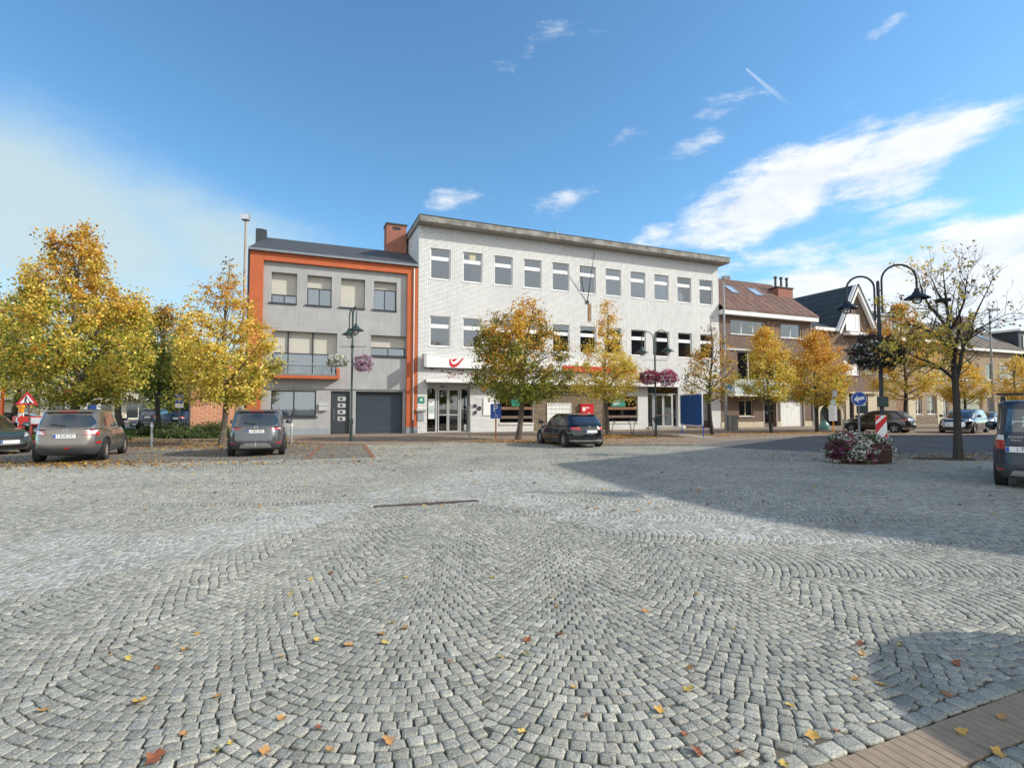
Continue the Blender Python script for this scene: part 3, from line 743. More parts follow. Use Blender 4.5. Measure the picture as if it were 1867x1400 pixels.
def window(par, x0, x1, z0, z1, y=.12, fr='white_paint', splits=(), bars=(), w=.06, backing='room', glass='glass', sill=None, sillmat='stone_sill', curtain=None, name='window', fd=.06, lab=None):
    """frame at depth y; splits = x fractions of mullions, bars = z fractions of transoms; pane and backing are its sub-parts"""
    mb = MB(); frame_box(mb, x0, x1, z0, z1, y, y + fd, w)
    for s in splits:
        xc = x0 + (x1 - x0) * s; mb.box(xc - w * .55, xc + w * .55, y + .002, y + fd - .002, z0 + w, z1 - w)
    segs = [0, *splits, 1]
    for bz in bars:
        zc = z0 + (z1 - z0) * bz
        for a, b in zip(segs, segs[1:]):
            xa = x0 + (x1 - x0) * a + (w if a == 0 else w * .55); xb = x0 + (x1 - x0) * b - (w if b == 1 else w * .55)
            mb.box(xa, xb, y + .004, y + fd - .004, zc - w * .6, zc + w * .6)
    f = mb.build(name, MAT[fr], par)
    if lab: f['label'] = lab
    MB().box(x0 + w, x1 - w, y + fd * .45, y + fd * .45 + .006, z0 + w, z1 - w).build('pane', MAT[glass], f)
    if backing:
        MB().box(x0 + .005, x1 - .005, y + .55, y + .57, z0 + .005, z1 - .005).build('interior', MAT[backing], f)
    if curtain:
        for (ca, cb, cm, cz0, cz1) in curtain:
            n = max(6, int((cb - ca) * (x1 - x0) / .035)); mb = MB(); vs = []; fs = []
            for i in range(n + 1):
                xx = x0 + (x1 - x0) * (ca + (cb - ca) * i / n); yy = y + .16 + (.03 if i % 2 else -.03) * (1 + .3 * sin(i * 1.7))
                vs += [(xx, yy, z0 + (z1 - z0) * cz0), (xx, yy, z0 + (z1 - z0) * cz1)]
            for i in range(n): fs.append((2 * i, 2 * i + 2, 2 * i + 3, 2 * i + 1))
            mb.add(vs, fs); flat_mesh(mb, 'curtain', MAT[cm], f)
    if sill is not None:
        MB().box(x0 - .06, x1 + .06, -sill, y, z0 - .06, z0 - .002).build('sill', MAT[sillmat], f)
    return f
def shutter(par, x0, x1, z0, z1, y, mat='shutter', name='roller_shutter', st=.05, dp=.008):
    mb = MB(); n = max(2, int((z1 - z0) / st)); h = (z1 - z0) / n
    for i in range(n):
        z = z0 + i * h; mb.add([(x0, y, z), (x1, y, z), (x1, y - dp, z + h * .5), (x0, y - dp, z + h * .5), (x1, y, z + h), (x0, y, z + h)], [(0, 1, 2, 3), (3, 2, 4, 5)])
    return flat_mesh(mb, name, MAT[mat], par)

pm('garage_metal', (.055, .075, .095), .35, .3, var=.1)
# ---------------- grey rendered house with the orange frame
gh = empty('rendered_house', F0, PHI, 'grey rendered three storey house with orange surround and roller garage', 'house')
xl = ft(449.5); xr = ft(760.5); HT = fl(452.6, 455.5)[1]
pl = ft(474.6); pr = ft(741); bt = fl(470, 462)[1]; 
DG = 9.0; RC = .22                                        # house depth, recess of the grey render
ztop = fl(473, 473)[1]
ow = lambda a, b, c, d: (fl(a, b, RC)[0], fl(c, d, RC)[0], fl(c, d, RC)[1], fl(a, b, RC)[1])
def rect(pxl, pyt, pxr, pyb, dep=0.0):
    """rectangle from its left edge top pixel and right edge bottom pixel -> x0,x1,z0,z1 (heights averaged)"""
    x0, z1 = fl(pxl, pyt, dep); x1, z0 = fl(pxr, pyb, dep); return x0, x1, z0, z1
cs = lambda X, Y: (440 + X / 3.18, 380 + Y / 3.18)
def cr(X0, Y0, X1, Y1, dep=RC): a, b = cs(X0, Y0); c, d = cs(X1, Y1); return rect(a, b, c, d, dep)
wins = [cr(176, 366, 321, 551), cr(384, 385, 523, 565), cr(580, 403, 716, 582), cr(770, 421, 900, 597)]
zt_ = sum(w[3] for w in wins) / 4; zb_ = sum(w[2] for w in wins) / 4
wins = [(a, b, zb_, zt_) for a, b, _, _ in wins]
big = cr(172, 705, 552, 968); rm = cr(753, 733, 945, 862); gw = cr(172, 1063, 432, 1206); door = cr(520, 1058, 628, 1305); gar = cr(665, 1062, 935, 1303)
zg = door[3]; gw = (gw[0], gw[1], gw[2], zg); gar = (gar[0], gar[1], .02, zg); door = (door[0], door[1], .05, zg); big = (gw[0], big[1], big[2], big[3]); rm = (rm[0], pr - .02, rm[2], rm[3])
mb = MB(); wall_holes(mb, pl, pr, zg + .12, ztop, RC, wins + [big, rm], .42)
flat_mesh(mb, 'upper_wall', MAT['grey_render'], gh)
mb = MB(); wall_holes(mb, pl, pr, 0.0, zg + .12, RC + .07, [gw, gar, (door[0], door[1], 0.02, door[3])], .22)
mb.add([(pl, RC, zg + .12), (pr, RC, zg + .12), (pr, RC + .07, zg + .12), (pl, RC + .07, zg + .12)], [(0, 1, 2, 3)])
flat_mesh(mb, 'ground_wall', MAT['grey_render'], gh)
mb = MB()
for a, b in ((pl, door[0] - .06), (door[1] + .06, gar[0] - .04), (gar[1] + .04, pr)): mb.box(a, b, RC + .05, RC + .068, 0, .42)
mb.build_each('plinth', MAT['plinth'], gh)
mb = MB(); mb.box(xl, pl, 0, RC + .5, .42, ztop); mb.box(pr, xr, 0, RC + .5, .42, ztop); mb.box(xl, xr, -.002, RC + .5, ztop, HT); mb.build('orange_frame', MAT['orange_render'], gh)
mb = MB(); mb.box(xl, pl, .002, RC + .4, 0, .42); mb.box(pr, xr, .002, RC + .4, 0, .42); mb.build_each('frame_base', MAT['plinth'], gh)
mb = MB(); mb.box(xl, xr - .02, RC + .52, DG, 0, HT); mb.build('body_wall', MAT['grey_render'], gh)
# roof: low hip seen from the square
rz = hz(418, 40); RD = 3.6
_, zr1 = fl(487, 433.5, RD); _, zr2 = fl(705.7, 457, RD); zrg = (zr1 + zr2) / 2
tl = fl(487, 433.5, RD)[0]
mb = MB(); e0 = -.16
mb.add([(xl - .1, e0, HT + .14), (xr, e0, HT + .14), (xr, RD, zrg), (tl, RD, zrg), (xl - .1, 2 * RD, HT + .14), (xr, 2 * RD, HT + .14)], [(0, 1, 2, 3), (0, 3, 4), (3, 2, 5, 4)])
mb.build('roof', MAT['roof_felt'], gh)
MB().box(xl - .12, xr + .02, -.20, -.02, HT + .002, HT + .135).build('gutter', MAT['zinc'], gh)
MB().box(xl - .1, xr, -.018, 2 * RD, HT + .003, HT + .13).build('eaves', MAT['zinc'], gh)
c0 = fl(466, 432, 2.6)[0]; c1 = fl(486, 432, 2.6)[0]; zc = fl(476, 416, 2.6)[1]
mb = MB(); mb.box(c0, c1, 2.6, 3.3, HT, zc - .06); mb.box(c0 + .05, c0 + .45, 2.7, 3.2, zc - .06, zc + .0); mb.build('chimney', MAT['slate'], gh)
c0 = fl(705, 430, RD - .2)[0]; c1 = fl(741, 430, RD - .2)[0]; zc = fl(705, 408, RD - .2)[1]
mb = MB(); mb.box(c0, c1, RD - .2, RD + 1.0, HT, zc); ch = mb.build('chimney', MAT['brick_red'], gh); ch['label'] = 'square red brick chimney with a dark cap'
mb = MB(); mb.box(c0 - .06, c1 + .06, RD - .26, RD + 1.06, zc, zc + .10); mb.build('cap', MAT['slate'], ch)
MB().box((c0 + c1) / 2 - .28, (c0 + c1) / 2 + .28, RD - .215, RD - .2, zc - .36, zc - .14).build('vent', MAT['black'], ch)
mb = MB(); xx = fl(754, 600)[0]; mb.tube([(xx, -.06, HT - .1), (xx, -.06, .9)], .045, 8); mb.build('downpipe', MAT['alu'], gh)
MB().tube([(xx, -.06, .9), (xx, -.06, .03)], .05, 8).build('downpipe_foot', MAT['anthracite'], gh)
MB().tube([(xl - .07, .1, HT), (xl - .07, .1, .03)], .06, 8).build('downpipe', MAT['anthracite'], gh)
# upper windows with roller shutters at different heights
py_sh = [495, 457, 582, 467]
for i, (a, b, c, d) in enumerate(wins):
    zs = fl(*cs(500, py_sh[i]), RC)[1]; zs = {0: c + (d - c) * .30, 1: c + (d - c) * .60, 2: c + .02, 3: c + (d - c) * .745}[i]
    shutter(gh, a + .01, b - .01, zs, d, RC + .33)
    if i != 2: window(gh, a, b, c, zs, RC + .34, 'anthracite_frame', (.5,), (), .055, 'curtain_dim', curtain=[(.08, .46, 'curtain', 0, 1), (.54, .92, 'curtain_blue', 0, 1)] if i else [(.52, .95, 'curtain', 0, 1)])
    MB().box(a - .12, b + .02, RC - .07, RC + .3, c - .08, c).build('sill', MAT['anthracite'], gh)
a, b, c, d = big; zs = c + (d - c) * .505
shutter(gh, a + .01, b - .01, zs, d, RC + .33)
window(gh, a, b, c, zs, RC + .34, 'anthracite_frame', (.24, .62), (), .06, 'curtain_dim', curtain=[(.02, .98, 'curtain', 0, 1)])
mb = MB()
for s in (.24, .62): mb.box(a + (b - a) * s - .04, a + (b - a) * s + .04, RC + .24, RC + .325, zs, d)
mb.build_each('shutter_guide', MAT['anthracite_frame'], gh)
# shallow balcony: orange slab edge and railing
bal = MB().box(a - .12, b + .14, -.28, RC - .002, c - .26, c - .08).build('balcony', MAT['orange_render'], gh)
MB().box(b - .02, b + .14, -.279, RC - .003, c - .08, c + .42).build('balcony_upstand', MAT['orange_render'], bal)
MB().box(a - .12, b - .025, -.27, RC + .2, c - .079, c + .0).build('balcony_floor', MAT['stone_sill'], bal)
mb = MB(); mb.box(a - .1, b - .03, -.24, -.20, c + .62, c + .655); mb.box(a - .1, b - .03, -.24, -.20, c + .05, c + .08)
n = int((b - a) / .11)
for i in range(n + 1):
    xx = a - .1 + (b - a + .05) * i / n; mb.box(xx - .007, xx + .007, -.228, -.212, c + .08, c + .62)
mb.build('railing', MAT['steel'], bal)
a, b, c, d = rm; zs = c + (d - c) * .45
shutter(gh, a + .01, b - .01, zs, d, RC + .33); window(gh, a, b, c + .05, zs, RC + .34, 'anthracite_frame', (.5,), (), .055, 'curtain_dim', curtain=[(.05, .45, 'curtain_dim', 0, 1), (.55, .96, 'curtain_blue', 0, 1)])
MB().box(a - .02, b + .02, RC - .07, RC + .3, c - .07, c + .04).build('sill', MAT['anthracite'], gh)
a, b, c, d = gw; window(gh, a, b, c, d, RC + .2, 'anthracite_frame', (.5,), (), .07, 'curtain_dim', curtain=[(.03, .97, 'curtain', 0, 1)])
MB().box(a - .04, b + .1, RC - .01, RC + .3, c - .08, c).build('sill', MAT['anthracite'], gh)
a, b, c, d = door; df = MB(); frame_box(df, a, b, 0.03, d, RC + .2, RC + .27, .07); df.build('door_frame', MAT['anthracite_frame'], gh)
dd = MB().box(a + .07, b - .07, RC + .22, RC + .26, .06, d - .07).build('door', MAT['anthracite'], gh)
for k in range(4):
    zc = 1.0 + k * .42; xm = a + (b - a) * .58; f_ = MB().box(xm - .24, xm + .24, RC + .212, RC + .219, zc - .13, zc + .13).build('door_plate', MAT['alu'], dd)
    MB().box(xm - .12, xm + .05, RC + .205, RC + .211, zc - .065, zc + .065).build('door_light', MAT['black'], f_)
MB().tube([(a + .2, RC + .15, .9), (a + .2, RC + .15, 1.7)], .016, 8).build('handle', MAT['steel'], dd)
a, b, c, d = gar; gd = shutter(gh, a + .06, b - .06, c, d - .02, RC + .30, 'garage_metal', 'garage_door', .12, .035)
mb = MB(); mb.box(a, a + .06, RC + .18, RC + .26, c, d); mb.box(b - .06, b, RC + .18, RC + .26, c, d); mb.build('door_guide', MAT['anthracite_frame'], gh)
mbx = cr(450, 1130, 498, 1176, .05)
lb = MB(); lb.box(mbx[0], mbx[1], RC - .10, RC + .065, mbx[2] + .05, mbx[3]); lb.box(mbx[0] - .02, mbx[1] + .02, RC - .13, RC - .102, mbx[3] - .14, mbx[3] - .01)
lb.build('letter_box', MAT['alu'], gh)
text('1', .17, 'house_number', MAT['white_paint'], gh, (fl(592, 720, RC)[0], RC + .062, fl(592, 726, RC)[1]), (R(90), 0, 0), .004)

# ---------------- brick annexe left of it, set further back
ax0, ax1 = ft(347.5, .35), xl - .16
an = empty('brick_annexe', fw(ax0, .35), PHI, 'orange brick blank walled annexe behind the small yellow tree and junipers', 'annexe')
w_ = ax1 - ax0
MB().box(0, w_, 0, 7, 0, 4.3).build('wall', MAT['brick_orange'], an); MB().box(-.08, w_ + .02, -.08, 7.1, 4.3, 4.42).build('coping', MAT['slate'], an)
MB().tube([(-.07, -.02, .02), (-.07, -.02, 4.3)], .06, 8).build('downpipe', MAT['anthracite'], an)

# ---------------- white brick post office
wb = empty('white_brick_office', F0, PHI, 'long white painted brick office with eleven bays and flat overhanging roof', 'office building')
X0 = xr + .02; X1 = ft(1314); WD = 11.0
wt = fl(765, 409, 0)[1]; wtr = fl(1310, 487)[1]; WH = (fl(785, 410)[1] * .5 + fl(1290, 483)[1] * .5)
t0a, _ = fl(785, 451.4); t0b, _ = fl(823.6, 500); tNa, _ = fl(1275, 510); tNb, _ = fl(1300, 500)
zT = (fl(785, 451.4)[1] + fl(1275, 510)[1]) / 2; zB = (fl(785, 507.6)[1] + fl(1275, 554.5)[1]) / 2
zT2 = (fl(784, 575)[1] + fl(1235, 606)[1]) / 2; zB2 = (fl(784, 630)[1] + fl(1235, 652)[1]) / 2
ww = 1.42
bays = [t0a + (tNa - t0a) * i / 10 for i in range(11)]
up = [(x, x + ww, zB, zT) for x in bays]; lo = [(x, x + ww, zB2, zT2) for x in bays]
zl = (fl(800, 697)[1] + fl(1200, 707)[1]) / 2             # underside of the long ledge
c4 = lambda X, Y: (740 + X / 3.11, 380 + Y / 3.11); c5 = lambda X, Y: (1020 + X / 3.256, 400 + Y / 3.256)
ent1 = (fl(778.6, 750)[0], fl(857, 750)[0], .02, zl); pst = (fl(973, 750)[0], fl(1104.5, 750)[0]); sw1 = (fl(911, 750)[0], fl(973, 750)[0] - .03, .62, zl - .02)
sw2 = (pst[1], fl(1163, 750)[0], .62, zl - .75); ent2 = (fl(1181.5, 750)[0], fl(1237, 750)[0], .05, zl - .02); dk = (fl(1250, 750)[0], fl(1298, 750)[0], .02, zl - .5)
mb = MB(); wall_holes(mb, X0, X1, 0, WH, 0, up + lo + [ent1, sw1, (pst[0], pst[1], 0, zl - .02), sw2, ent2, dk], .16)
flat_mesh(mb, 'front_wall', MAT['brick_white'], wb)
mb = MB(); mb.add([(X0, 0, 0), (X0, WD, 0), (X0, WD, WH), (X0, 0, WH)], [(3, 2, 1, 0)]); mb.add([(X1, 0, 0), (X1, WD, 0), (X1, WD, WH), (X1, 0, WH)], [(0, 1, 2, 3)])
mb.add([(X0, WD, 0), (X1, WD, 0), (X1, WD, WH), (X0, WD, WH)], [(3, 2, 1, 0)]); flat_mesh(mb, 'side_wall', MAT['brick_white'], wb)
# roof slab with thick weathered edge
ov = .75; mb = MB(); mb.box(X0 - .12, X1 + .62, -ov, WD + .5, WH + .06, WH + .44); mb.build('roof', MAT['concrete_old'], wb)
MB().box(X0 - .06, X1 + .58, -ov + .06, WD + .4, WH + .002, WH + .058).build('soffit', MAT['soffit'], wb)
MB().box(X0 - .14, X1 + .64, -ov - .02, WD + .52, WH + .442, WH + .50).build('roof_edging', MAT['slate'], wb)
cx_, cz_ = fl(1015, 430, 4.0); rv = MB(); rv.box(cx_ - .28, cx_ + .28, 3.8, 4.3, WH + .5, cz_ + .1); rv.box(cx_ - .7, cx_ + .7, 3.9, 4.2, WH + .45, WH + .75); rv.tube([(cx_, 4.05, cz_ + .1), (cx_, 4.05, cz_ + .35)], .13, 10); rv.build('roof_vent', MAT['zinc'], wb)
for i, x in enumerate(bays):
    zp = zT
    cur = []
    if i == 1: cur = [(.45, .95, 'curtain_blue', 0, .62)]
    elif i == 5: cur = [(.03, .97, 'curtain_dim', 0, 1)]
    elif i in (4, 6, 7, 8, 9, 10): cur = [(.03, .97, 'curtain_blue' if i > 5 else 'curtain_dim', 0, 1)]
    f = window(wb, x, x + ww, zB, zT, .10, 'white_paint', (), (.64,), .075, 'room', 'glass_mid', .03, 'white_paint', cur, fd=.07)
    mbt = MB().box(x + .076, x + ww - .076, .085, .099, zB + (zT - zB) * .62, zB + (zT - zB) * .745).build('transom_panel', MAT['white_plastic'], f)
    if i == 1: MB().box(x + .5, x + .95, .125, .135, zB + (zT - zB) * .76, zT - .08).build('fan_unit', MAT['stone_cream'], f)
    cur = [(.05, .95, 'curtain_dim', 0, .6)] if i in (0,) else ([(.55, .95, 'curtain_dim', 0, .6)] if i in (9,) else [])
    f = window(wb, x, x + ww, zB2, zT2, .10, 'white_paint', (), (.64,), .075, 'curtain_dim' if i % 3 else 'room', 'glass_mid', .03, 'white_paint', cur, fd=.07)
    MB().box(x + .076, x + ww - .076, .085, .099, zB2 + (zT2 - zB2) * .60, zB2 + (zT2 - zB2) * .73).build('transom_panel', MAT['white_plastic'], f)
# ledge over the ground floor
lx1 = fl(1236, 700)[0]
lg = MB(); lg.box(X0 + .45, lx1, -.62, -.002, zl + .04, zl + .20); lg.build('canopy', MAT['concrete'], wb)
MB().box(X0 + .44, lx1 + .01, -.64, -.622, zl + .02, zl + .22).build('canopy_edge', MAT['white_paint'], wb)
# long sign board, red lettering hidden by the trees except the mark at its left end
sz0, sz1 = fl(774, 669.5)[1], fl(774, 650)[1]; sx0 = fl(774, 660)[0]; sx1 = fl(1157, 675)[0]; sx2 = fl(1022, 670)[0]
sg = MB().box(sx0, sx2, -.24, -.05, sz0, sz1).build('sign_board', MAT['white_plastic'], wb)
MB().box(sx0, sx2, -.235, -.052, sz0 - .05, sz0 - .002).build('sign_edge', MAT['anthracite'], sg)
MB().box(sx2, sx1, -.24, -.05, sz0, sz0 + .42).build('sign_panel_red', MAT['sign_red'], sg); MB().box(sx2, sx1, -.238, -.052, sz0 + .422, sz1 - .002).build('sign_panel_white', MAT['white_plastic'], sg)
ex0 = fl(768, 660)[0]
fs_ = MB(); fs_.box(ex0 - .02, ex0 + .16, -.95, -.12, sz0 - .03, sz1 + .12); fs_.build('projecting_sign', MAT['alu'], wb)
# the curved horn mark: one broad hook and a small leaf
lx, lz = fl(829.5, 661); def_ = .245
def arcpoly(cx, cz, r0, r1, a0, a1, n=18, k=1.0):
    o = [(cx + r1 * cos(R(a0 + (a1 - a0) * i / n)), cz + r1 * sin(R(a0 + (a1 - a0) * i / n)) * k) for i in range(n + 1)]
    i_ = [(cx + r0(i / n) * cos(R(a0 + (a1 - a0) * i / n)), cz + r0(i / n) * sin(R(a0 + (a1 - a0) * i / n)) * k) for i in range(n, -1, -1)]
    return o + i_
s_ = (sz1 - sz0)
horn = [(-.60, .30), (-.66, .02), (-.60, -.28), (-.44, -.46), (-.20, -.50), (.08, -.40), (.34, -.18), (.56, .12), (.78, .40), (.58, .40), (.36, .14), (.14, -.06), (-.08, -.18), (-.30, -.20), (-.46, -.06), (-.50, .14), (-.48, .34)]
leafp = [(-.36, .28), (-.20, .30), (.16, .40), (.06, .26), (-.10, .10), (-.26, .04), (-.34, .12)]
mb = MB(); mb.prism([(lx + p[0] * s_, lz + p[1] * s_) for p in horn], 'y', -.252, -.2415); mb.prism([(lx + p[0] * s_, lz + p[1] * s_) for p in leafp], 'y', -.252, -.2415)
me = mb.mesh('logo'); bm = bmesh.new(); bm.from_mesh(me); bmesh.ops.triangulate(bm, faces=bm.faces); bm.to_mesh(me); bm.free(); link('logo', me, MAT['sign_red'], sg)
# worn patches where the paint has come off, under the board
mb = MB(); rr = random.Random(5)
for px, py, n in ((818, 684, 8), (826, 686, 9), (845, 680, 8), (806, 676, 3), (793, 674, 3), (850, 685, 7), (1013, 690, 3)):
    tx, tz = fl(px, py)
    for k in range(n):
        a = tx + round(rr.uniform(-.5, .5) / .11) * .11; z = round((tz + rr.uniform(-.16, .16)) / .075) * .075
        mb.box(a, a + rr.choice((.10, .21)), -.004, .0, z + .005 + .0001 * k, z + .066)
mb.build('bare_brick', MAT['brick_red'], wb)
# entrance with sliding doors
a, b, c, d = ent1; wd_ = MB(); frame_box(wd_, a, b, .03, d - .30, .30, .38, .06); wd_.box(a, b, .28, .40, d - .30, d); 
for s in (.235, .80): wd_.box(a + (b - a) * s - .06, a + (b - a) * s + .06, .30, .38, .09, d - .36)
en = wd_.build('entrance', MAT['alu'], wb)
MB().box(a + .05, b - .05, .355, .36, .09, d - .35).build('pane', MAT['glass_dark'], en)
MB().box(a + .02, b - .02, 1.4, 1.42, .03, d).build('interior', MAT['room'], en)
for s0, s1 in ((.27, .50), (.51, .76)):
    l_ = MB(); xa, xb = a + (b - a) * s0, a + (b - a) * s1; frame_box(l_, xa, xb, .06, d - .38, .27, .298, .075); l_.box(xa + .075, xb - .075, .272, .296, 1.18, 1.26); l_.build('sliding_door', MAT['alu'], en)
nt = MB(); nt.box(a + (b - a) * .055, a + (b - a) * .20, .335, .345, .95, 2.3); nt.build('notice', MAT['white_plastic'], en)
MB().box(a + (b - a) * .065, a + (b - a) * .19, .330, .3345, 1.30, 1.85).build('notice_print', MAT['pale_poster'], en)
MB().prism([((a + (b - a) * .06) + p[0] * .16 + .17, 2.12 + p[1] * .16) for p in [(-.60, .30), (-.66, .02), (-.60, -.28), (-.44, -.46), (-.20, -.50), (.08, -.40), (.34, -.18), (.56, .12), (.78, .40), (.58, .40), (.2, -.02), (-.30, -.20), (-.48, .34)]], 'y', .328, .333).build('notice_mark', MAT['black'], en)
MB().box(a + .95, a + 1.28, .2, .275, d - .26, d - .20).build('sensor', MAT['black'], en)
MB().box(b - .33, b - .14, .335, .345, .14, .55).build('sticker', MAT['white_plastic'], en)
MB().box(a - .15, b + .12, -.35, .28, -.02, .05).build('doorstep', MAT['concrete'], wb)
MB().box(a - .12, a + .55, -.42, -.1, d - .02, d + .035).build('lamp_fitting', MAT['white_plastic'], wb)
# left pier: first-aid sign, ledge, post slot
gx, gz = fl(768, 729); p_ = MB().box(gx - .22, gx + .22, -.02, -.002, gz - .22, gz + .22).build('safety_sign', MAT['teal_poster'], wb)
mb = MB(); mb.box(gx - .10, gx + .10, -.026, -.0205, gz - .03, gz + .03); mb.box(gx - .03, gx + .03, -.0262, -.0206, gz - .10, gz - .031); mb.box(gx - .03, gx + .03, -.0262, -.0206, gz + .031, gz + .10)
for sx in (-1, 1):
    for sz in (-1, 1): mb.bar((gx + sx * .19, -.022, gz + sz * .19), (gx + sx * .10, -.022, gz + sz * .10), .035, .008)
mb.build('pictogram', MAT['white_plastic'], p_)
gx, gz = fl(768, 747); MB().box(gx - .35, gx + .32, -.20, -.002, gz - .08, gz + .04).build('deposit_flap', MAT['alu'], wb)
gx, gz = fl(767, 760); MB().box(gx - .2, gx + .2, -.06, -.002, gz - .25, gz + .2).build('deposit_slot', MAT['plinth'], wb)
gx, gz = fl(866, 741); mb = MB(); mb.box(gx - .1, gx + .09, -.09, -.002, gz - .05, gz + .16); mb.box(gx + .2, gx + .45, -.07, -.002, gz - .22, gz - .0); mb.box(gx - .06, gx + .1, -.09, -.002, gz - .52, gz - .30); mb.build('intercom', MAT['anthracite'], wb)
n0 = rect(881, 725, 894, 757); MB().box(n0[0], n0[1] + .25, -.05, -.002, n0[2], n0[3]).build('notice_board', MAT['white_plastic'], wb)
# shop windows with timber rails
def shopwin(h, posters, curt):
    a, b, c, d = h; f = window(wb, a, b, c + .0, d, .12, 'wood_grey', (), (), .06, 'room', 'glass_dark', None, curtain=curt, name='shop_window')
    mb = MB(); mb.box(a + .02, b - .02, .02, .10, c + .95, c + 1.15); f2 = mb.build('rail', MAT['wood'], f)
    mb = MB(); mb.box(a + .02, b - .02, .02, .10, c + .32, c + .50); mb.build('rail', MAT['wood_grey'], f)
    MB().box(a - .02, b + .02, -.06, .118, c - .10, c - .002).build('sill', MAT['white_paint'], f)
    for (q0, q1, z0, z1, m_) in posters: MB().box(a + (b - a) * q0, a + (b - a) * q1, .105, .112, z0, z1).build('poster', MAT[m_], f)
    return f
a, b, c, d = sw1; shopwin(sw1, [(.36, .72, c + 1.25, d - .9, 'pale_poster'), (.36, .72, c + 1.2, c + 1.9, 'teal_poster'), (.40, .50, c + 2.0, c + 2.2, 'sign_red'), (.95, 1.0, c + 1.3, c + 2.2, 'black')][1:], [(.1, .3, 'curtain_dim', 0, 1)])
a, b, c, d = sw2; f = shopwin(sw2, [(.20, .62, c + 1.95, d - .12, 'pale_poster'), (.20, .62, c + 1.18, c + 1.95, 'teal_poster')], [(.66, .92, 'curtain_blue', 0, 1)])
text('Vrij', .30, 'poster_text', MAT['white_plastic'], f, (a + (b - a) * .36, .100, c + 1.68), (R(90), 0, 0), .002)
mb = MB()
for k in range(3): mb.box(a + (b - a) * .25, a + (b - a) * (.48 - .03 * k), .098, .1045, c + 1.46 - k * .07, c + 1.49 - k * .07)
mb.build('poster_lines', MAT['white_plastic'], f)
# rubble stone bay
a, b = pst; zh = fl(1040, 720)[1]
MB().box(a + .02, b - .02, .0, .12, 0, zh).build('stone_bay', MAT['stone_rubble'], wb)
MB().box(a - .02, b + .0, -.06, .14, zh + .002, zh + .10).build('bay_lintel', MAT['concrete'], wb)
for k in range(5):
    xa = a + .05 + (b - a - .1) * k / 5; xb = a + .05 + (b - a - .1) * (k + 1) / 5
    window(wb, xa, xb, zh + .10, zl - .02, .10, 'wood_grey', (), (), .04, 'curtain_dim', 'glass')
pb = rect(997, 734, 1041, 768); a0, a1, z0, z1 = pb; z1 = fl(997, 735)[1]; z0 = z1 - 1.5
bx = MB(); frame_box(bx, a0, a1, z0, z1, -.06, -.002, .08); pbx = bx.build('post_boxes', MAT['white_paint'], wb)
nx, nz = 6, 4
for i in range(nx):
    for j in range(nz):
        xa = a0 + .09 + (a1 - a0 - .18) * i / nx; xb = xa + (a1 - a0 - .18) / nx - .02; za = z0 + .09 + (z1 - z0 - .18) * j / nz; zb = za + (z1 - z0 - .18) / nz - .03
        q = MB(); q.box(xa, xb, -.04, -.003, za, zb); q.box(xa + .05, xb - .05, -.047, -.0405, zb - .10, zb - .07); q.build('box_door', MAT['white_plastic'], pbx)
rb = rect(1057, 736, 1080, 762); a0, a1 = rb[0], rb[1]; z1 = fl(1057, 737)[1]; z0 = z1 - .92
r_ = MB(); r_.box(a0, a1, -.20, -.002, z0, z1 - .03); r_.box(a0 - .02, a1 + .02, -.23, -.002, z1 - .028, z1 + .03); rbx = r_.build('red_letter_box', MAT['sign_red'], wb)
mb = MB(); mb.box(a0 + .12, a0 + .38, -.207, -.2005, z0 + .42, z0 + .70); mb.box(a0 + .42, a0 + .70, -.207, -.2005, z0 + .62, z0 + .70); mb.box(a0 + .08, a0 + .26, -.207, -.2005, z0 + .05, z0 + .25); mb.box(a0 + .62, a0 + .74, -.207, -.2005, z0 + .05, z0 + .3); mb.build_each('notice', MAT['white_plastic'], rbx)
# second entrance
a, b, c, d = ent2; zd = fl(1200, 720)[1]
window(wb, a, b, zd + .12, d, .14, 'anthracite_frame', (), (), .05, 'room', 'glass_dark')
e2 = MB(); frame_box(e2, a + .02, b - .02, .16, zd + .12, .14, .22, .06)
for s in (.20, .84): e2.box(a + (b - a) * s - .05, a + (b - a) * s + .05, .14, .22, .22, zd + .06)
e2 = e2.build('entrance', MAT['alu'], wb); MB().box(a + .05, b - .05, .175, .182, .2, zd + .1).build('pane', MAT['glass'], e2); MB().box(a + .05, b - .05, .9, .92, .1, zd + .1).build('interior', MAT['curtain_dim'], e2)
for s0, s1 in ((.22, .52), (.53, .82)):
    q = MB(); xa, xb = a + (b - a) * s0, a + (b - a) * s1; frame_box(q, xa, xb, .2, zd + .04, .11, .138, .085); q = q.build('door', MAT['alu'], e2)
    MB().tube([(xa + .05, .04, 1.12), (xb - .05, .04, 1.12)], .02, 6).build('handle', MAT['wood'], q)
MB().box(a - .1, b + .1, -.3, .135, -.02, .2).build('doorstep', MAT['concrete'], wb)
a, b, c, d = dk; MB().box(a, b, .5, .52, 0, d).build('passage_door', MAT['concrete'], wb); MB().box(a + .02, b - .02, .44, .498, 0, .62).build('passage_step', MAT['rust'], wb)
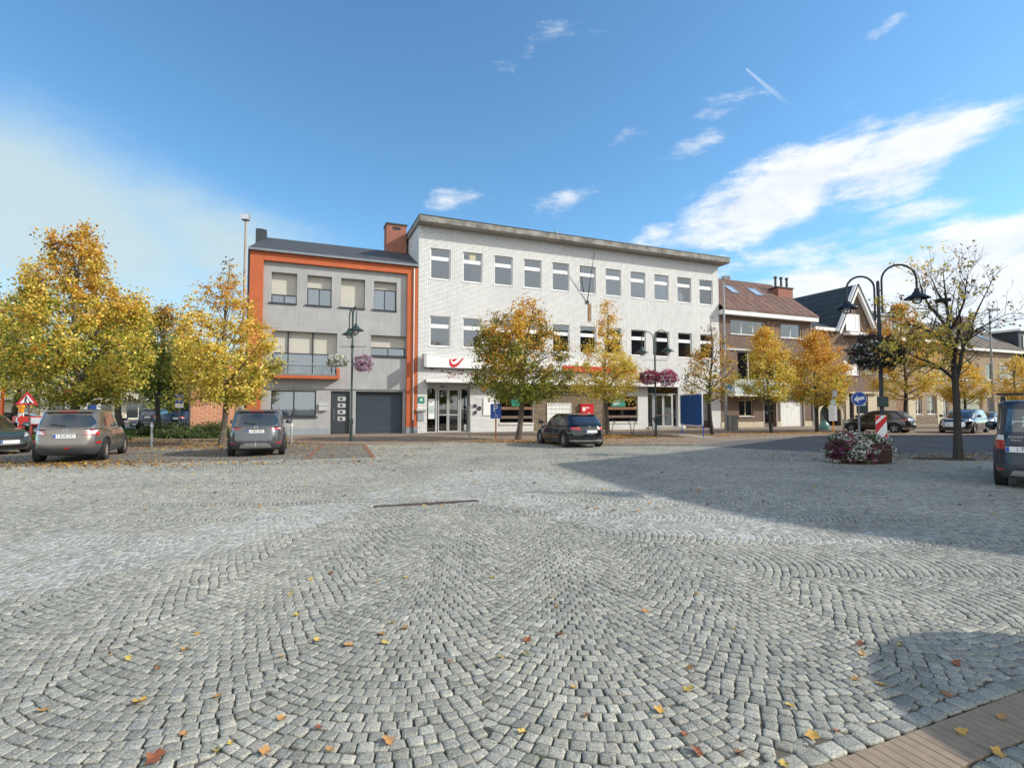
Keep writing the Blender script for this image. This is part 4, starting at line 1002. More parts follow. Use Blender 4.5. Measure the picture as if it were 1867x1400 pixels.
# flag pole on its bracket and its rust streak
fx, fz = fl(1070.5, 551); P0 = Vector((fx, -.02, fz)); tipx, tipz = fl(1083, 463, -1.0)
tip = Vector((tipx, -1.0, tipz)); fp = MB(); fp.tube([P0, tip], [.035, .02], 8); fp.box(fx - .13, fx + .13, -.05, -.002, fz - .12, fz + .10); fpo = fp.build('flag_pole', MAT['black'], wb)
q = P0.lerp(tip, .45); w2 = fl(1058, 505); MB().tube([(w2[0], -.002, w2[1]), q], .012, 5).build('stay', MAT['black'], fpo)
MB().tube([tip, tip + Vector((.02, -.02, .12))], [.035, .01], 8).build('finial', MAT['black'], fpo)
m = bpy.data.materials.new('rust_streak'); m.use_nodes = True; t = NT(m.node_tree); b_ = t.n['Principled BSDF']; tc = t.new('ShaderNodeTexCoord').outputs['Generated']
gx_, gy_, gz_ = t.sep(tc); mp = t.comb(t.m('MULTIPLY', gx_, 9), 0.0, t.m('MULTIPLY', gz_, 1.2)); nn = t.noise(mp, 1.0, 4, .7)
al_ = t.m('MULTIPLY', t.ss(nn, .32, .62), t.m('MULTIPLY', t.ss(t.m('ABSOLUTE', t.m('SUBTRACT', gx_, .5)), .5, .2), t.ss(gz_, 0, .25)))
b_.inputs['Base Color'].default_value = (.30, .15, .045, 1); t.link(t.m('MULTIPLY', al_, .85), b_.inputs['Alpha']); b_.inputs['Roughness'].default_value = .9
MB().box(fx - .02, fx + .42, -.005, -.002, fz - 1.65, fz - .1).build('rust_stain', m, wb)

# ---------------- brown brick house with tiled roof
c6 = lambda X, Y: (1300 + X / 3.5, 460 + Y / 3.5)
def r6(X0, Y0, X1, Y1, dep=0.0): a, b = c6(X0, Y0); c, d = c6(X1, Y1); return rect(a, b, c, d, dep)
hb = empty('brown_brick_house', F0, PHI, 'brown brick house with red-brown tiled roof, two skylights and white garage', 'house')
bx0 = X1 + .02; bx1 = ft(1483); eo = -.55; ez = fl(*c6(380, 420), eo)[1]; ez = (fl(*c6(90, 395), eo)[1] + fl(*c6(682, 443), eo)[1]) / 2
ezt = (fl(*c6(90, 367), eo)[1] + fl(*c6(682, 415), eo)[1]) / 2
w3 = [r6(110, 425, 335, 530), r6(432, 455, 568, 555)]; zt3 = (w3[0][3] + w3[1][3]) / 2; zb3 = (w3[0][2] + w3[1][2]) / 2; w3 = [(a, b, zb3, zt3) for a, b, _, _ in w3]
mw = [r6(155, 625, 262, 900), r6(395, 655, 460, 800), r6(520, 655, 600, 800)]
zm1 = fl(*c6(200, 632))[1]; zm0 = fl(*c6(200, 895))[1]
mw = [(mw[0][0], mw[0][1] + .9, zm0, zm1), (mw[0][1] + 1.4, mw[0][1] + 4.0, zm0, zm1), (mw[0][1] + 4.5, bx1 - .6, zm0 + .9, zm1)]
g1 = r6(165, 942, 258, 1045); dr1 = r6(325, 945, 405, 1132); ga3 = r6(430, 945, 580, 1125); zgt = dr1[3]
g1 = (g1[0], g1[1], g1[2], g1[3]); dr1 = (dr1[0], dr1[1], .05, zgt); ga3 = (ga3[0], ga3[1], .05, zgt)
mb = MB(); wall_holes(mb, bx0, bx1, .0, ez, 0, w3 + mw + [g1, dr1, ga3], .2); flat_mesh(mb, 'front_wall', MAT['brick_brown'], hb)
mb = MB(); mb.add([(bx1, 0, 0), (bx1, 9, 0), (bx1, 9, ez), (bx1, 4.6, ez + 3.3), (bx1, 0, ez)], [(0, 1, 2, 3, 4)]); mb.add([(bx0, 9, 0), (bx1, 9, 0), (bx1, 9, ez), (bx0, 9, ez)], [(0, 1, 2, 3)]); flat_mesh(mb, 'side_wall', MAT['brick_brown'], hb)
MB().box(bx0, bx1 + .32, eo, 0, ez, ezt - .01).build('fascia', MAT['white_paint'], hb)
rdp = 4.6; zr = fl(*c6(360, 205), rdp)[1]; zr = (zr + fl(*c6(110, 180), rdp)[1]) / 2
def tiled_roof(par, x0, x1, y0, z0, y1, z1, mat, th=.10, name='roof', back=True):
    """sloped slab whose tiles are real waves along its width"""
    n = max(4, int((x1 - x0) / .125)); vs = []; fs = []; rows = 8; 
    for j in range(rows + 1):
        f_ = j / rows
        for i in range(n + 1):
            xx = x0 + (x1 - x0) * i / n; vs.append((xx, y0 + (y1 - y0) * f_, z0 + (z1 - z0) * f_ + (.035 if i % 2 else 0) + .0))
    for j in range(rows):
        for i in range(n):
            a_ = j * (n + 1) + i; fs.append((a_, a_ + 1, a_ + n + 2, a_ + n + 1))
    mb = MB(); mb.add(vs, fs)
    if back: mb.add([(x0, y1, z1), (x1, y1, z1), (x1, 2 * y1 - y0, z0), (x0, 2 * y1 - y0, z0)], [(0, 1, 2, 3)])
    mb.add([(x0, y0, z0 - th), (x1, y0, z0 - th), (x1, y1, z1 - th), (x0, y1, z1 - th)], [(0, 3, 2, 1)])
    mb.add([(x0, y0, z0 - th), (x1, y0, z0 - th), (x1, y0, z0), (x0, y0, z0)], [(0, 1, 2, 3)]); mb.add([(x1, y0, z0 - th), (x1, y1, z1 - th), (x1, y1, z1 + .03), (x1, y0, z0 + .03)], [(0, 1, 2, 3)])
    return flat_mesh(mb, name, MAT[mat], par)
rf = tiled_roof(hb, bx0 - .0, bx1 + .30, eo - .05, ezt + .09, rdp, zr, 'tile_brown')
def on_roof(px, py, y0, z0, y1, z1):
    """where the line of sight through a pixel meets the front slope"""
    lo_, hi_ = y0, y1
    for _ in range(40):
        m_ = (lo_ + hi_) / 2; zz = fl(px, py, m_)[1]; rz_ = z0 + (z1 - z0) * (m_ - y0) / (y1 - y0)
        if zz > rz_: lo_ = m_
        else: hi_ = m_
    return fl(px, py, m_)[0], m_, z0 + (z1 - z0) * (m_ - y0) / (y1 - y0)
def skylight(par, pxc, pyc, rw, rl, y0, z0, y1, z1):
    x, y, z = on_roof(pxc, pyc, y0, z0, y1, z1); sl_ = Vector((0, y1 - y0, z1 - z0)).normalized(); nn_ = Vector((0, -sl_.z, sl_.y))
    c_ = Vector((x, y, z)) + nn_ * .05
    mb = MB(); cs_ = [(-rw / 2, -rl / 2), (rw / 2, -rl / 2), (rw / 2, rl / 2), (-rw / 2, rl / 2)]; P = [c_ + Vector((a_, 0, 0)) + sl_ * b_ for a_, b_ in cs_]
    for a_, b_ in zip(P, P[1:] + P[:1]): mb.bar(a_, b_, .09, .10, up=nn_)
    f_ = mb.build('skylight', MAT['zinc'], par)
    q_ = [p + nn_ * .02 for p in P]; m2 = MB(); m2.add(q_, [(0, 1, 2, 3)]); flat_mesh(m2, 'pane', MAT['lamp_clear'], f_)
pm('sky_pane', (.35, .42, .48), .08, .0, var=.05, coat=1)
skylight(rf, *c6(117, 240), 1.0, 1.5, eo, ezt + .09, rdp, zr); skylight(rf, *c6(268, 256), 1.1, 1.5, eo, ezt + .09, rdp, zr)
cxa = fl(*c6(410, 240), rdp - .6)[0]; cxb = fl(*c6(512, 240), rdp - .6)[0]; czt = fl(*c6(460, 233), rdp - .6)[1]
cd_ = 2.4; q0_, q1_ = fl(1419, 530, cd_)[0], fl(1445.5, 530, cd_)[0]; qz = fl(1440, 526.5, cd_)[1]; qp = fl(1435, 507, cd_ + .5)[1]
ch = MB().box(q0_, q1_, cd_, cd_ + 1.0, ez + .8, qz).build('chimney', MAT['brick_red'], hb)
MB().box(q0_ - .1, q1_ + .1, cd_ - .1, cd_ + 1.1, qz + .002, qz + .10).build('cap', MAT['slate'], ch)
for k in range(3):
    hp = qp - qz - .1; xx = q0_ + .22 + (q1_ - q0_ - .44) * k / 2; mb = MB(); mb.lathe([(.12, 0), (.10, hp * .8), (.16, hp * .82), (.16, hp * .98), (.12, hp)], (xx, cd_ + .5, qz + .1), 12); mb.build('chimney_pot', MAT['rust'], ch)
window(hb, *w3[0], .14, 'white_paint', (.333, .666), (), .06, 'curtain_dim', 'glass', .06, 'white_paint', [(.02, .32, 'curtain', 0, 1), (.69, .98, 'curtain', 0, 1)])
window(hb, *w3[1], .14, 'white_paint', (.5,), (), .06, 'room', 'glass', .06, 'white_paint', [(.03, .48, 'curtain', 0, 1)])
MB().box(w3[0][1] + .3, bx1 - .9, -.07, -.002, zb3 - .14, zb3 - .06).build('string_course', MAT['stone_sill'], hb)
for q in mw: window(hb, *q, .15, 'white_paint', (.5,), (), .07, 'room', 'glass', None, curtain=[(.1, .4, 'curtain_dim', 0, 1)])
MB().box(bx0 + .1, bx0 + 3.6, -.10, -.002, zm1 + .05, zm1 + .2).build('shutter_box', MAT['alu'], hb)
ba0 = bx0 + 1.0; bal = MB(); bal.box(ba0 - .4, ba0 + 6.4, -1.0, -.002, zm0 - .32, zm0 - .12); bal = bal.build('balcony', MAT['white_paint'], hb)
pm('frosted', (.52, .58, .58), .25, var=.06)
bz0, bz1 = zm0 - .1, zm0 + 1.1
mb = MB(); mb.box(ba0 - .35, ba0 + 6.35, -.98, -.95, bz0, bz1 - .06); mb.box(ba0 - .36, ba0 - .33, -.95, -.02, bz0, bz1 - .06); mb.build('balcony_panel', MAT['frosted'], bal)
mb = MB(); mb.box(ba0 - .4, ba0 + 6.4, -1.0, -.94, bz1 - .06, bz1)
for k in range(7): mb.box(ba0 - .38 + k * 1.12, ba0 - .34 + k * 1.12, -1.01, -.981, bz0, bz1 - .06)
mb.build('railing', MAT['white_paint'], bal)
window(hb, *g1, .12, 'stone_cream', (.5,), (), .07, 'room', 'glass_dark', .08, 'white_paint')
a, b, c, d = dr1; q = MB(); frame_box(q, a, b, c, d, .15, .22, .08); q.box(a + .08, b - .08, .17, .2, c, d - .08); q = q.build('door', MAT['wood_grey'], hb); MB().box(a + .2, b - .2, .16, .168, c + .3, d - .4).build('pane', MAT['glass_dark'], q)
a, b, c, d = ga3; q = MB(); n = 6
for k in range(n): q.box(a + (b - a) * k / n + .006, a + (b - a) * (k + 1) / n - .006, .13, .17, c, d)
q.build('garage_door', MAT['white_paint'], hb)
mb = MB(); mb.box(bx0, dr1[0] - .15, -.04, -.002, 0, .5); mb.box(dr1[1] + .1, ga3[0] - .05, -.04, -.002, 0, .5); mb.box(ga3[1] + .1, bx1, -.04, -.002, 0, .5); mb.build_each('plinth', MAT['stone_cream'], hb)
mb = MB()
for k in (dr1[0] - .14, dr1[1] + .0, ga3[0] - .14, ga3[1] + .0): mb.box(k, k + .14, -.03, .02, 0, zgt)
mb.build_each('door_surround', MAT['concrete'], hb)
MB().tube([(bx1 - .1, -.06, ez), (bx1 - .1, -.06, .1)], .05, 8).build('downpipe', MAT['alu'], hb)

# ---------------- dark gabled house
cg = lambda X, Y: (1480 + X / 6.086, 470 + Y / 6.086)
gb = empty('gabled_brick_house', F0, PHI, 'brown brick house with steep black slate gable and arched doorway', 'house')
h0 = bx1 + .35; h1 = ft(1598); ta, za = fl(*cg(465, 312)); tL, zL = fl(*cg(268, 822)); tR, zR = fl(*cg(700, 850)); zf = (zL + zR) / 2
arch = rect(1493, 728, 1536, 783); ar0, ar1, arz = fl(1494, 760)[0], fl(1533, 760)[0], fl(1515, 735)[1]
ga4 = (fl(1573, 740)[0], h1 - 1.3, .05, fl(1590, 718)[1]); dr4 = (fl(1548, 740)[0], fl(1556, 740)[0], .05, ga4[3])
w4 = (fl(1538, 665)[0], fl(1568, 665)[0], fl(1550, 684)[1], fl(1550, 655)[1]); w4b = (fl(1575, 665)[0], fl(1592, 665)[0], fl(1580, 682)[1], fl(1580, 655)[1])
mb = MB(); wall_holes(mb, h0, h1, 0, zf, 0, [(ar0, ar1, 0, arz), ga4, dr4, w4, w4b], .25); flat_mesh(mb, 'front_wall', MAT['brick_brown'], gb)
mb = MB(); mb.add([(h0 - .33, .4, 0), (h0, .4, 0), (h0, .4, zf), (h0 - .33, .4, zf)], [(0, 1, 2, 3)]); mb.add([(h1, 0, 0), (h1, 9, 0), (h1, 9, zf), (h1, 0, zf)], [(0, 1, 2, 3)]); flat_mesh(mb, 'side_wall', MAT['brick_brown'], gb)
mb = MB(); mb.add([(tL + .2, -.02, zf), (tR - .2, -.02, zf), (ta, -.02, za - .35)], [(0, 1, 2)]); n_ = 10
flat_mesh(mb, 'gable_boarding', MAT['wood_grey'], gb)
mb = MB()
for k in range(1, 20):
    xx = tL + (tR - tL) * k / 20; hh = (za - zf - .3) * (1 - abs(xx - ta) / (ta - tL if xx < ta else tR - ta)); mb.box(xx - .02, xx + .02, -.045, -.022, zf, zf + max(.02, hh - .1))
mb.build('board_strips', MAT['wood'], gb)
mb = MB(); w_ = .34
mb.bar((ta - .0, -.28, za - .1), (tL - .1, -.28, zf - .15), .5, w_, up=(0, -1, 0)); mb.bar((ta + .0, -.285, za - .1), (tR + .1, -.285, zf - .15), .5, w_, up=(0, -1, 0)); mb.build('barge_board', MAT['white_paint'], gb)
D4 = 11.0; mb = MB(); e_ = .08
mb.add([(ta, -.55, za + e_), (tL - .25, -.55, zf - .2), (tL - .25, D4, zf - .2), (ta, D4, za + e_)], [(0, 1, 2, 3)]); mb.add([(ta, -.55, za + e_), (tR + .25, -.55, zf - .2), (tR + .25, D4, zf - .2), (ta, D4, za + e_)], [(3, 2, 1, 0)])
flat_mesh(mb, 'roof', MAT['tile_slate'], gb)
MB().box(h0 - .1, tL + .0, -.25, .4, zf - .02, zf + .28).build('gutter', MAT['white_paint'], gb)
mb = MB(); mb.add([(h0 - .1, -.2, zf + .28), (tL + .1, -.2, zf + .28), (tL + .1, 4.5, zf + 2.6), (h0 - .1, 4.5, zf + 2.6)], [(0, 1, 2, 3)]); flat_mesh(mb, 'lower_roof', MAT['tile_slate'], gb)
gwx0, gwx1 = fl(1540, 590)[0], fl(1558, 590)[0]; window(gb, gwx0, gwx1 + .5, zf + .15, fl(1548, 573)[1], -.16, 'white_paint', (.75,), (), .12, None, 'white_plastic')
MB().box(gwx0 - .3, gwx1 + 1.9, -.75, -.03, zf - .32, zf - .05).build('flower_ledge', MAT['white_paint'], gb)
window(gb, *w4, .12, 'white_paint', (.5,), (), .06, 'curtain', 'white_plastic', .08, 'stone_sill'); window(gb, *w4b, .12, 'white_paint', (.5,), (.5,), .05, 'curtain', 'glass', .08, 'stone_sill')
# arch surround
mb = MB(); am = (ar0 + ar1) / 2; rad = (ar1 - ar0) / 2; spr = arz - rad * .75
pts = [(am - rad, 0), (am - rad, spr)] + [(am - rad * cos(R(k * 15)), spr + rad * .75 * sin(R(k * 15))) for k in range(1, 12)] + [(am + rad, spr), (am + rad, 0)]
outp = [(am - rad - .3, 0), (am - rad - .3, spr)] + [(am - (rad + .3) * cos(R(k * 15)), spr + (rad * .75 + .3) * sin(R(k * 15))) for k in range(1, 12)] + [(am + rad + .3, spr), (am + rad + .3, 0)]
for (p, q), (p2, q2) in zip(zip(pts, pts[1:]), zip(outp, outp[1:])):
    mb.add([(p[0], -.06, p[1]), (q[0], -.06, q[1]), (q2[0], -.06, q2[1]), (p2[0], -.06, p2[1]), (p[0], .1, p[1]), (q[0], .1, q[1]), (q2[0], .1, q2[1]), (p2[0], .1, p2[1])], [(0, 1, 2, 3), (0, 4, 5, 1), (3, 2, 6, 7)])
mb.build('arch_surround', MAT['stone_cream'], gb)
mb = MB()
cor = [(am - rad, arz + .02)] + pts[1:-1] + [(am + rad, arz + .02)]
mb.prism([(ar0, arz), *[p for p in pts[1:7]], ], 'y', -.002, .1); mb.prism([(ar1, arz), *[p for p in reversed(pts[7:-1])]], 'y', -.002, .1)
mb.build('arch_spandrel', MAT['brick_brown'], gb)
dq = MB(); dq.box(ar0, ar1, .6, .65, 0, arz); dq.build('arched_door', MAT['black'], gb)
a, b, c, d = ga4; q = MB(); n = 5
for k in range(n): q.box(a + .05, b - .05, .12, .16, c + (d - c) * k / n + .01, c + (d - c) * (k + 1) / n - .01)
q.build('garage_door', MAT['white_paint'], gb)
MB().box(dr4[0], dr4[1], .15, .2, .05, dr4[3]).build('door', MAT['anthracite'], gb)
mb = MB()
for xa, xb in ((dr4[0] - .5, dr4[0] - .02), (dr4[1] + .02, a - .02), (b + .02, h1)): mb.box(xa, xb, -.05, .0, 0, d)
mb.box(ar1 + .35, h1, -.3, -.051, d, d + .16); mb.build_each('stone_pier', MAT['stone_cream'], gb)

# ---------------- tan terrace and the houses beyond it
c7 = lambda X, Y: (1640 + X / 8.22, 560 + Y / 8.22); c8 = lambda X, Y: (1540 + X / 5.71, 660 + Y / 5.71)
th = empty('tan_terrace_house', F0, PHI, 'tan brick terrace house with white dormer beside the steep slate gable', 'house')
t0_ = h1 + .02; t1_ = ft(1736)
ez5 = (fl(*c7(0, 490), -.5)[1] + fl(*c7(730, 545), -.5)[1]) / 2
g5 = [(fl(x, 740)[0], fl(x2, 740)[0]) for x, x2 in ((1669, 1681), (1690, 1706))]
zz0, zz1 = fl(1690, 755)[1], fl(1690, 722)[1]; w5 = [(a, b, zz0, zz1) for a, b in g5]; d5 = (fl(1634, 740)[0], fl(1652, 740)[0], .1, fl(1640, 727)[1]); s5 = (fl(1718, 740)[0], t1_ - .6, .5, zz1)
u5 = [(fl(x, 690)[0], fl(x2, 690)[0], fl(1690, 692)[1], fl(1690, 662)[1]) for x, x2 in ((1612, 1630), (1680, 1724))]
mb = MB(); wall_holes(mb, t0_, t1_, 0, ez5, 0, w5 + [d5, s5] + u5, .2); flat_mesh(mb, 'front_wall', MAT['brick_tan'], th)
for q in w5: window(th, *q, .12, 'white_paint', (.5,), (), .07, 'room', 'glass', .06, 'white_paint', [(.02, .98, 'curtain', .5, 1)])
window(th, *s5, .12, 'white_paint', (.3, .6), (), .07, 'room', 'glass', None)
for q in u5: window(th, *q, .12, 'white_paint', (.33, .66), (.6,), .07, 'room', 'glass', .06, 'white_paint', [(.02, .98, 'curtain', 0, 1)])
MB().box(d5[0], d5[1], .1, .16, d5[2], d5[3]).build('door', MAT['wood'], th)
mb = MB(); mb.box(d5[1] + .3, s5[0] - .2, -.05, -.002, 0, zz0 - .25); mb.build('stone_base', MAT['stone_rubble'], th)
mb = MB(); mb.box(d5[1] + .25, w5[0][0] - .12, -.08, -.003, 0, zz1 + .1); mb.box(w5[1][1] + .12, s5[0] - .08, -.08, -.003, 0, zz1 + .1); mb.build_each('stone_pier', MAT['stone_cream'], th)
MB().box(t0_, t1_, -.5, 0, ez5, ez5 + .32).build('fascia', MAT['white_paint'], th)
ry = 5.0; zr5 = fl(*c7(420, 145), ry)[1]; rf5 = tiled_roof(th, t0_, t1_, -.52, ez5 + .42, ry, zr5, 'tile_dull')
MB().box(t0_, t1_, 5.0, 5.05, 0, ez5).build('rear_wall', MAT['brick_tan'], th)
cc = ft(1645, 4.2); MB().box(cc - .5, cc + .5, 3.8, 4.8, ez5 + 1, fl(1645, 557, 4.2)[1]).build('chimney', MAT['brick_red'], th)
dm0 = t0_ + .8; q = MB(); q.box(dm0, dm0 + 6.0, .4, 3.8, ez5 + .45, ez5 + 2.5); q = q.build('dormer', MAT['white_paint'], th); MB().box(dm0 - .2, dm0 + 6.2, .1, 4.2, ez5 + 2.5, ez5 + 2.75).build('dormer_roof', MAT['zinc'], q)
for k in range(3): window(q, dm0 + .5 + 1.8 * k, dm0 + 1.8 + 1.8 * k, ez5 + .9, ez5 + 2.2, .30, 'white_paint', (.5,), (), .06, None, 'car_glass')
tb = empty('speckled_brick_house', F0, PHI, 'speckled tan brick terrace house with dull tiled roof and skylights', 'house')
v0 = t1_ + .02; v1 = ft(1863); ez6 = (fl(*c7(900, 640), -.5)[1] + fl(*c7(1800, 680), -.5)[1]) / 2
u6 = [(fl(*c7(a, 950))[0], fl(*c7(b, 950))[0], fl(*c7(a, y1_))[1], fl(*c7(a, y0_))[1]) for a, b, y0_, y1_ in ((900, 1190, 830, 1085), (1300, 1395, 850, 1090), (1500, 1740, 870, 1110))]
gx6 = [(fl(1748, 750)[0], fl(1792, 750)[0], .6, fl(1770, 724)[1]), (fl(1801, 750)[0], fl(1812, 750)[0], .1, fl(1806, 725)[1]), (fl(1822, 750)[0], fl(1850, 750)[0], .9, fl(1830, 727)[1])]
mb = MB(); wall_holes(mb, v0, v1, 0, ez6, 0, u6 + gx6, .2); flat_mesh(mb, 'front_wall', MAT['brick_tan'], tb)
window(tb, *u6[0], .12, 'white_paint', (.35, .68), (), .07, 'room', 'glass', .08, 'white_paint', [(.4, .6, 'curtain_blue', 0, 1)]); window(tb, *u6[1], .12, 'white_paint', (), (), .08, 'room', 'glass', .05); window(tb, *u6[2], .12, 'white_paint', (.6,), (), .07, 'room', 'glass', .08, 'white_paint', [(.05, .55, 'curtain_dim', 0, 1)])
MB().box(u6[2][0] - .1, u6[2][1] + .1, -.06, -.002, u6[2][3], u6[2][3] + .25).build('shutter_box', MAT['shutter'], tb)
window(tb, *gx6[0], .12, 'white_paint', (.3, .6), (), .07, 'room', 'glass', None); MB().box(*gx6[1][:2], .1, .15, .1, gx6[1][3]).build('door', MAT['black'], tb); window(tb, *gx6[2], .12, 'white_paint', (.5,), (), .07, 'room', 'glass', .06)
zsc = fl(*c7(1300, 1108))[1]; MB().box(v0, v1, -.05, -.002, zsc - .16, zsc - .04).build('string_course', MAT['stone_sill'], tb)
MB().box(v0, v1 + .3, -.5, 0, ez6, ez6 + .30).build('fascia', MAT['white_paint'], tb)
zr6 = fl(*c7(1220, 322), 5)[1]; rf6 = tiled_roof(tb, v0, v1 + .3, -.52, ez6 + .38, 5.0, zr6, 'tile_dull')
mb = MB(); mb.add([(v1, 0, 0), (v1, 10, 0), (v1, 10, ez6), (v1, 5, zr6), (v1, 0, ez6)], [(0, 1, 2, 3, 4)]); flat_mesh(mb, 'gable_wall', MAT['brick_tan'], tb)
skylight(rf6, *c7(1240, 460), .9, 1.3, -.5, ez6 + .38, 5, zr6); skylight(rf6, *c7(1340, 500), .9, 1.0, -.5, ez6 + .38, 5, zr6); skylight(rf6, *c7(620, 370), .9, 1.5, -.5, ez6 + .38, 5, zr6)
cc = fl(*c7(960, 200), 4.4)[0]; MB().box(cc - 1.0, cc + 1.0, 4.1, 5.2, ez6 + 1.5, fl(*c7(960, 150), 4.4)[1]).build('chimney', MAT['brick_brown'], tb)
MB().tube([(v0 + .9, -.07, ez6), (v0 + .9, -.07, .1)], .06, 6).build('downpipe', MAT['rust'], tb)
sh = empty('dark_dormer_house', F0, PHI, 'last house on the right with a dark box dormer on its roof', 'house')
q0, q1 = v1 + .35, v1 + 14; mb = MB(); mb.box(q0, q1, 0, 9, 0, ez6 - .3); mb.build('wall', MAT['brick_tan'], sh)
tiled_roof(sh, q0, q1, -.4, ez6 - .1, 5.0, zr6 - .4, 'tile_dull'); dq = MB().box(q0 + .8, q1 - 2, .5, 4.6, ez6 + .2, ez6 + 2.9).build('dormer', MAT['slate'], sh)
MB().box(q0 + .6, q1 - 1.8, .2, 4.7, ez6 + 2.9, ez6 + 3.15).build('dormer_roof', MAT['white_paint'], dq)
for k in range(3): window(dq, q0 + 1.6 + 2.2 * k, q0 + 3.1 + 2.2 * k, ez6 + .9, ez6 + 2.4, .40, 'white_paint', (.5,), (), .08, None, 'car_glass')
for k in range(4):
    for zz in (.9, 4.4): window(sh, q0 + 1 + 3 * k, q0 + 2.6 + 3 * k, zz, zz + 1.5, -.06, 'white_paint', (.5,), (), .08, None, 'car_glass')

# ---------------- cream apartments across the side street
def apartments(x0, x1, y, h, label, seed):
    a = empty('apartment_building', (x0, y, 0), R(20), label, 'apartments'); w = x1 - x0; r = random.Random(seed)
    holes = []; x = 1.0
    while x < w - 4: 
        ww_ = r.choice((1.6, 2.4, 3.2)); holes.append((x, x + ww_, .2 if r.random() < .5 else .9, 2.3)); x += ww_ + r.uniform(.8, 2.0)
    up_ = []; x = .8
    while x < w - 3:
        ww_ = r.choice((1.2, 1.8, 2.6)); up_.append((x, x + ww_, 4.0, 5.6)); up_.append((x, x + ww_, 6.9, 8.4)); x += ww_ + r.uniform(1, 2.2)
    up_ = [q for q in up_ if q[3] < h]
    mb = MB(); wall_holes(mb, 0, w, 0, h, 0, holes + up_, .3); flat_mesh(mb, 'front_wall', MAT['cream_render'], a)
    MB().box(-.002, w + .002, 0.32, 10, 0, h - .01).build('body_wall', MAT['cream_render'], a)
    for q in holes + up_: window(a, *q, .2, 'white_paint' if r.random() < .6 else 'anthracite_frame', (.5,), (), .09, None, 'glass' if False else 'car_glass')
    MB().box(-.3, w + .3, -.3, 10, h, h + .3).build('roof', MAT['white_paint'], a)
    x = .5
    while x < w - 6:
        ww_ = r.uniform(4.5, 7); b_ = MB().box(x, x + ww_, -1.4, -.002, 3.0, 3.25).build('balcony', MAT['white_paint'], a)
        q = MB(); q.box(x, x + ww_, -1.38, -1.33, 3.9, 3.97)
        for k in range(int(ww_ / .25)): q.box(x + k * .25, x + k * .25 + .03, -1.37, -1.34, 3.25, 3.9)
        q.build('railing', MAT['steel'], b_); x += ww_ + r.uniform(1.0, 3)
    return a
apartments(-100, -71, 72, 8.9, 'cream apartment block with white balconies seen behind the left tree', 3)
apartments(-68, -50, 76, 8.9, 'cream apartment block with white shutters seen right of the big tree trunk', 5)
s_ = empty('estate_sign', at(167, 50, 0), 0, 'white house shaped board with small blue house, beyond the taupe car', 'sign')
zc_ = hz(741, 50); MB().prism([(-.75, zc_ - .45), (.75, zc_ - .45), (.75, zc_ + .1), (0, zc_ + .62), (-.75, zc_ + .1)], 'y', -.03, .03).build('panel', MAT['white_plastic'], s_)
MB().prism([(-.42, zc_ - .35), (.42, zc_ - .35), (.42, zc_ + .05), (0, zc_ + .40), (-.42, zc_ + .05)], 'y', -.045, -.031).build('emblem', MAT['sign_blue'], s_); MB().tube([(0, .06, 0), (0, .06, zc_)], .04, 6).build('post', MAT['galv'], s_)

# ---------------- the building outside the frame whose shadow crosses the square
oc = empty('church_hall', (0, 0, 0), 0, 'tall brick hall right of the square that shades the cobbles', 'hall')
FP = [(21.3, 13.4), (22.4, 8.6), (23.7, 5.6), (25.7, 3.6), (31, 0), (46, -8), (75, -8), (75, 31.5), (52.5, 30.6), (40.5, 30.2), (36.6, 28.2), (26.1, 17.3)]
MB().prism(FP, 'z', 0, 12).build('wall', MAT['brick_brown'], oc); MB().prism([(x * 1.0, y) for x, y in FP], 'z', 12.002, 12.15).build('roof', MAT['slate'], oc)
pa = empty('parasol', (7.1, 2.35, 0), 0, 'unseen round parasol added right of the photographer to cast a shadow', 'parasol')  # out of view, put in to cast the rounded shadow on the near cobbles
mb = MB(); mb.lathe([(.02, 2.75), (1.12, 2.38), (1.12, 2.33), (.02, 2.70)][::1], n=28); mb.build('canopy', MAT['cream_render'], pa); MB().tube([(0, 0, 0), (0, 0, 2.8)], .025, 8).build('pole', MAT['alu'], pa); MB().box(-.3, .3, -.3, .3, 0, .08).build('base', MAT['concrete'], pa)
# ================================================================== VEHICLES
def interp(x, pts):
    if x <= pts[0][0]: return pts[0][1]
    for (a, b), (c, d) in zip(pts, pts[1:]):
        if x <= c: return b + (d - b) * (x - a) / (c - a)
    return pts[-1][1]
def loft(levels, n=72):
    """closed shell from waterlines: (z or z(x) points, rear x, front x, half width, squareness rear, front)"""
    mb = MB(); vs = []; fs = []
    for z, xr_, xf_, w, pr_, pf_ in levels:
        xc = (xr_ + xf_) / 2
        for k in range(n):
            a = 2 * pi * k / n
            # spread samples so that corners get their share
            c, s = cos(a), sin(a); p = pf_ if c >= 0 else pr_
            rad = (abs(c) ** p + abs(s) ** p) ** (-1 / p)
            x = xc + (xf_ - xc if c >= 0 else xc - xr_) * c * rad; y = w * s * rad
            vs.append((x, y, interp(x, z) if isinstance(z, list) else z))
    m = len(levels)
    for i in range(m - 1):
        for k in range(n):
            k2 = (k + 1) % n; fs.append((i * n + k, i * n + k2, (i + 1) * n + k2, (i + 1) * n + k))
    b = len(vs)
    def cen(i): 
        q = vs[i * n:(i + 1) * n]; return tuple(sum(v[j] for v in q) / n for j in range(3))
    vs.append(cen(0)); vs.append(cen(m - 1))
    for k in range(n):
        k2 = (k + 1) % n; fs.append((k2, k, b)); fs.append(((m - 1) * n + k, (m - 1) * n + k2, b + 1))
    mb.add(vs, fs); return mb
def inflate(me, d):
    m2 = me.copy(); nrm = [v.normal.copy() for v in m2.vertices]
    for v, q in zip(m2.vertices, nrm): v.co += q * d
    return m2
def mvol(m):
    bm = bmesh.new(); bm.from_mesh(m); v = bm.calc_volume(signed=True); bm.free(); return v
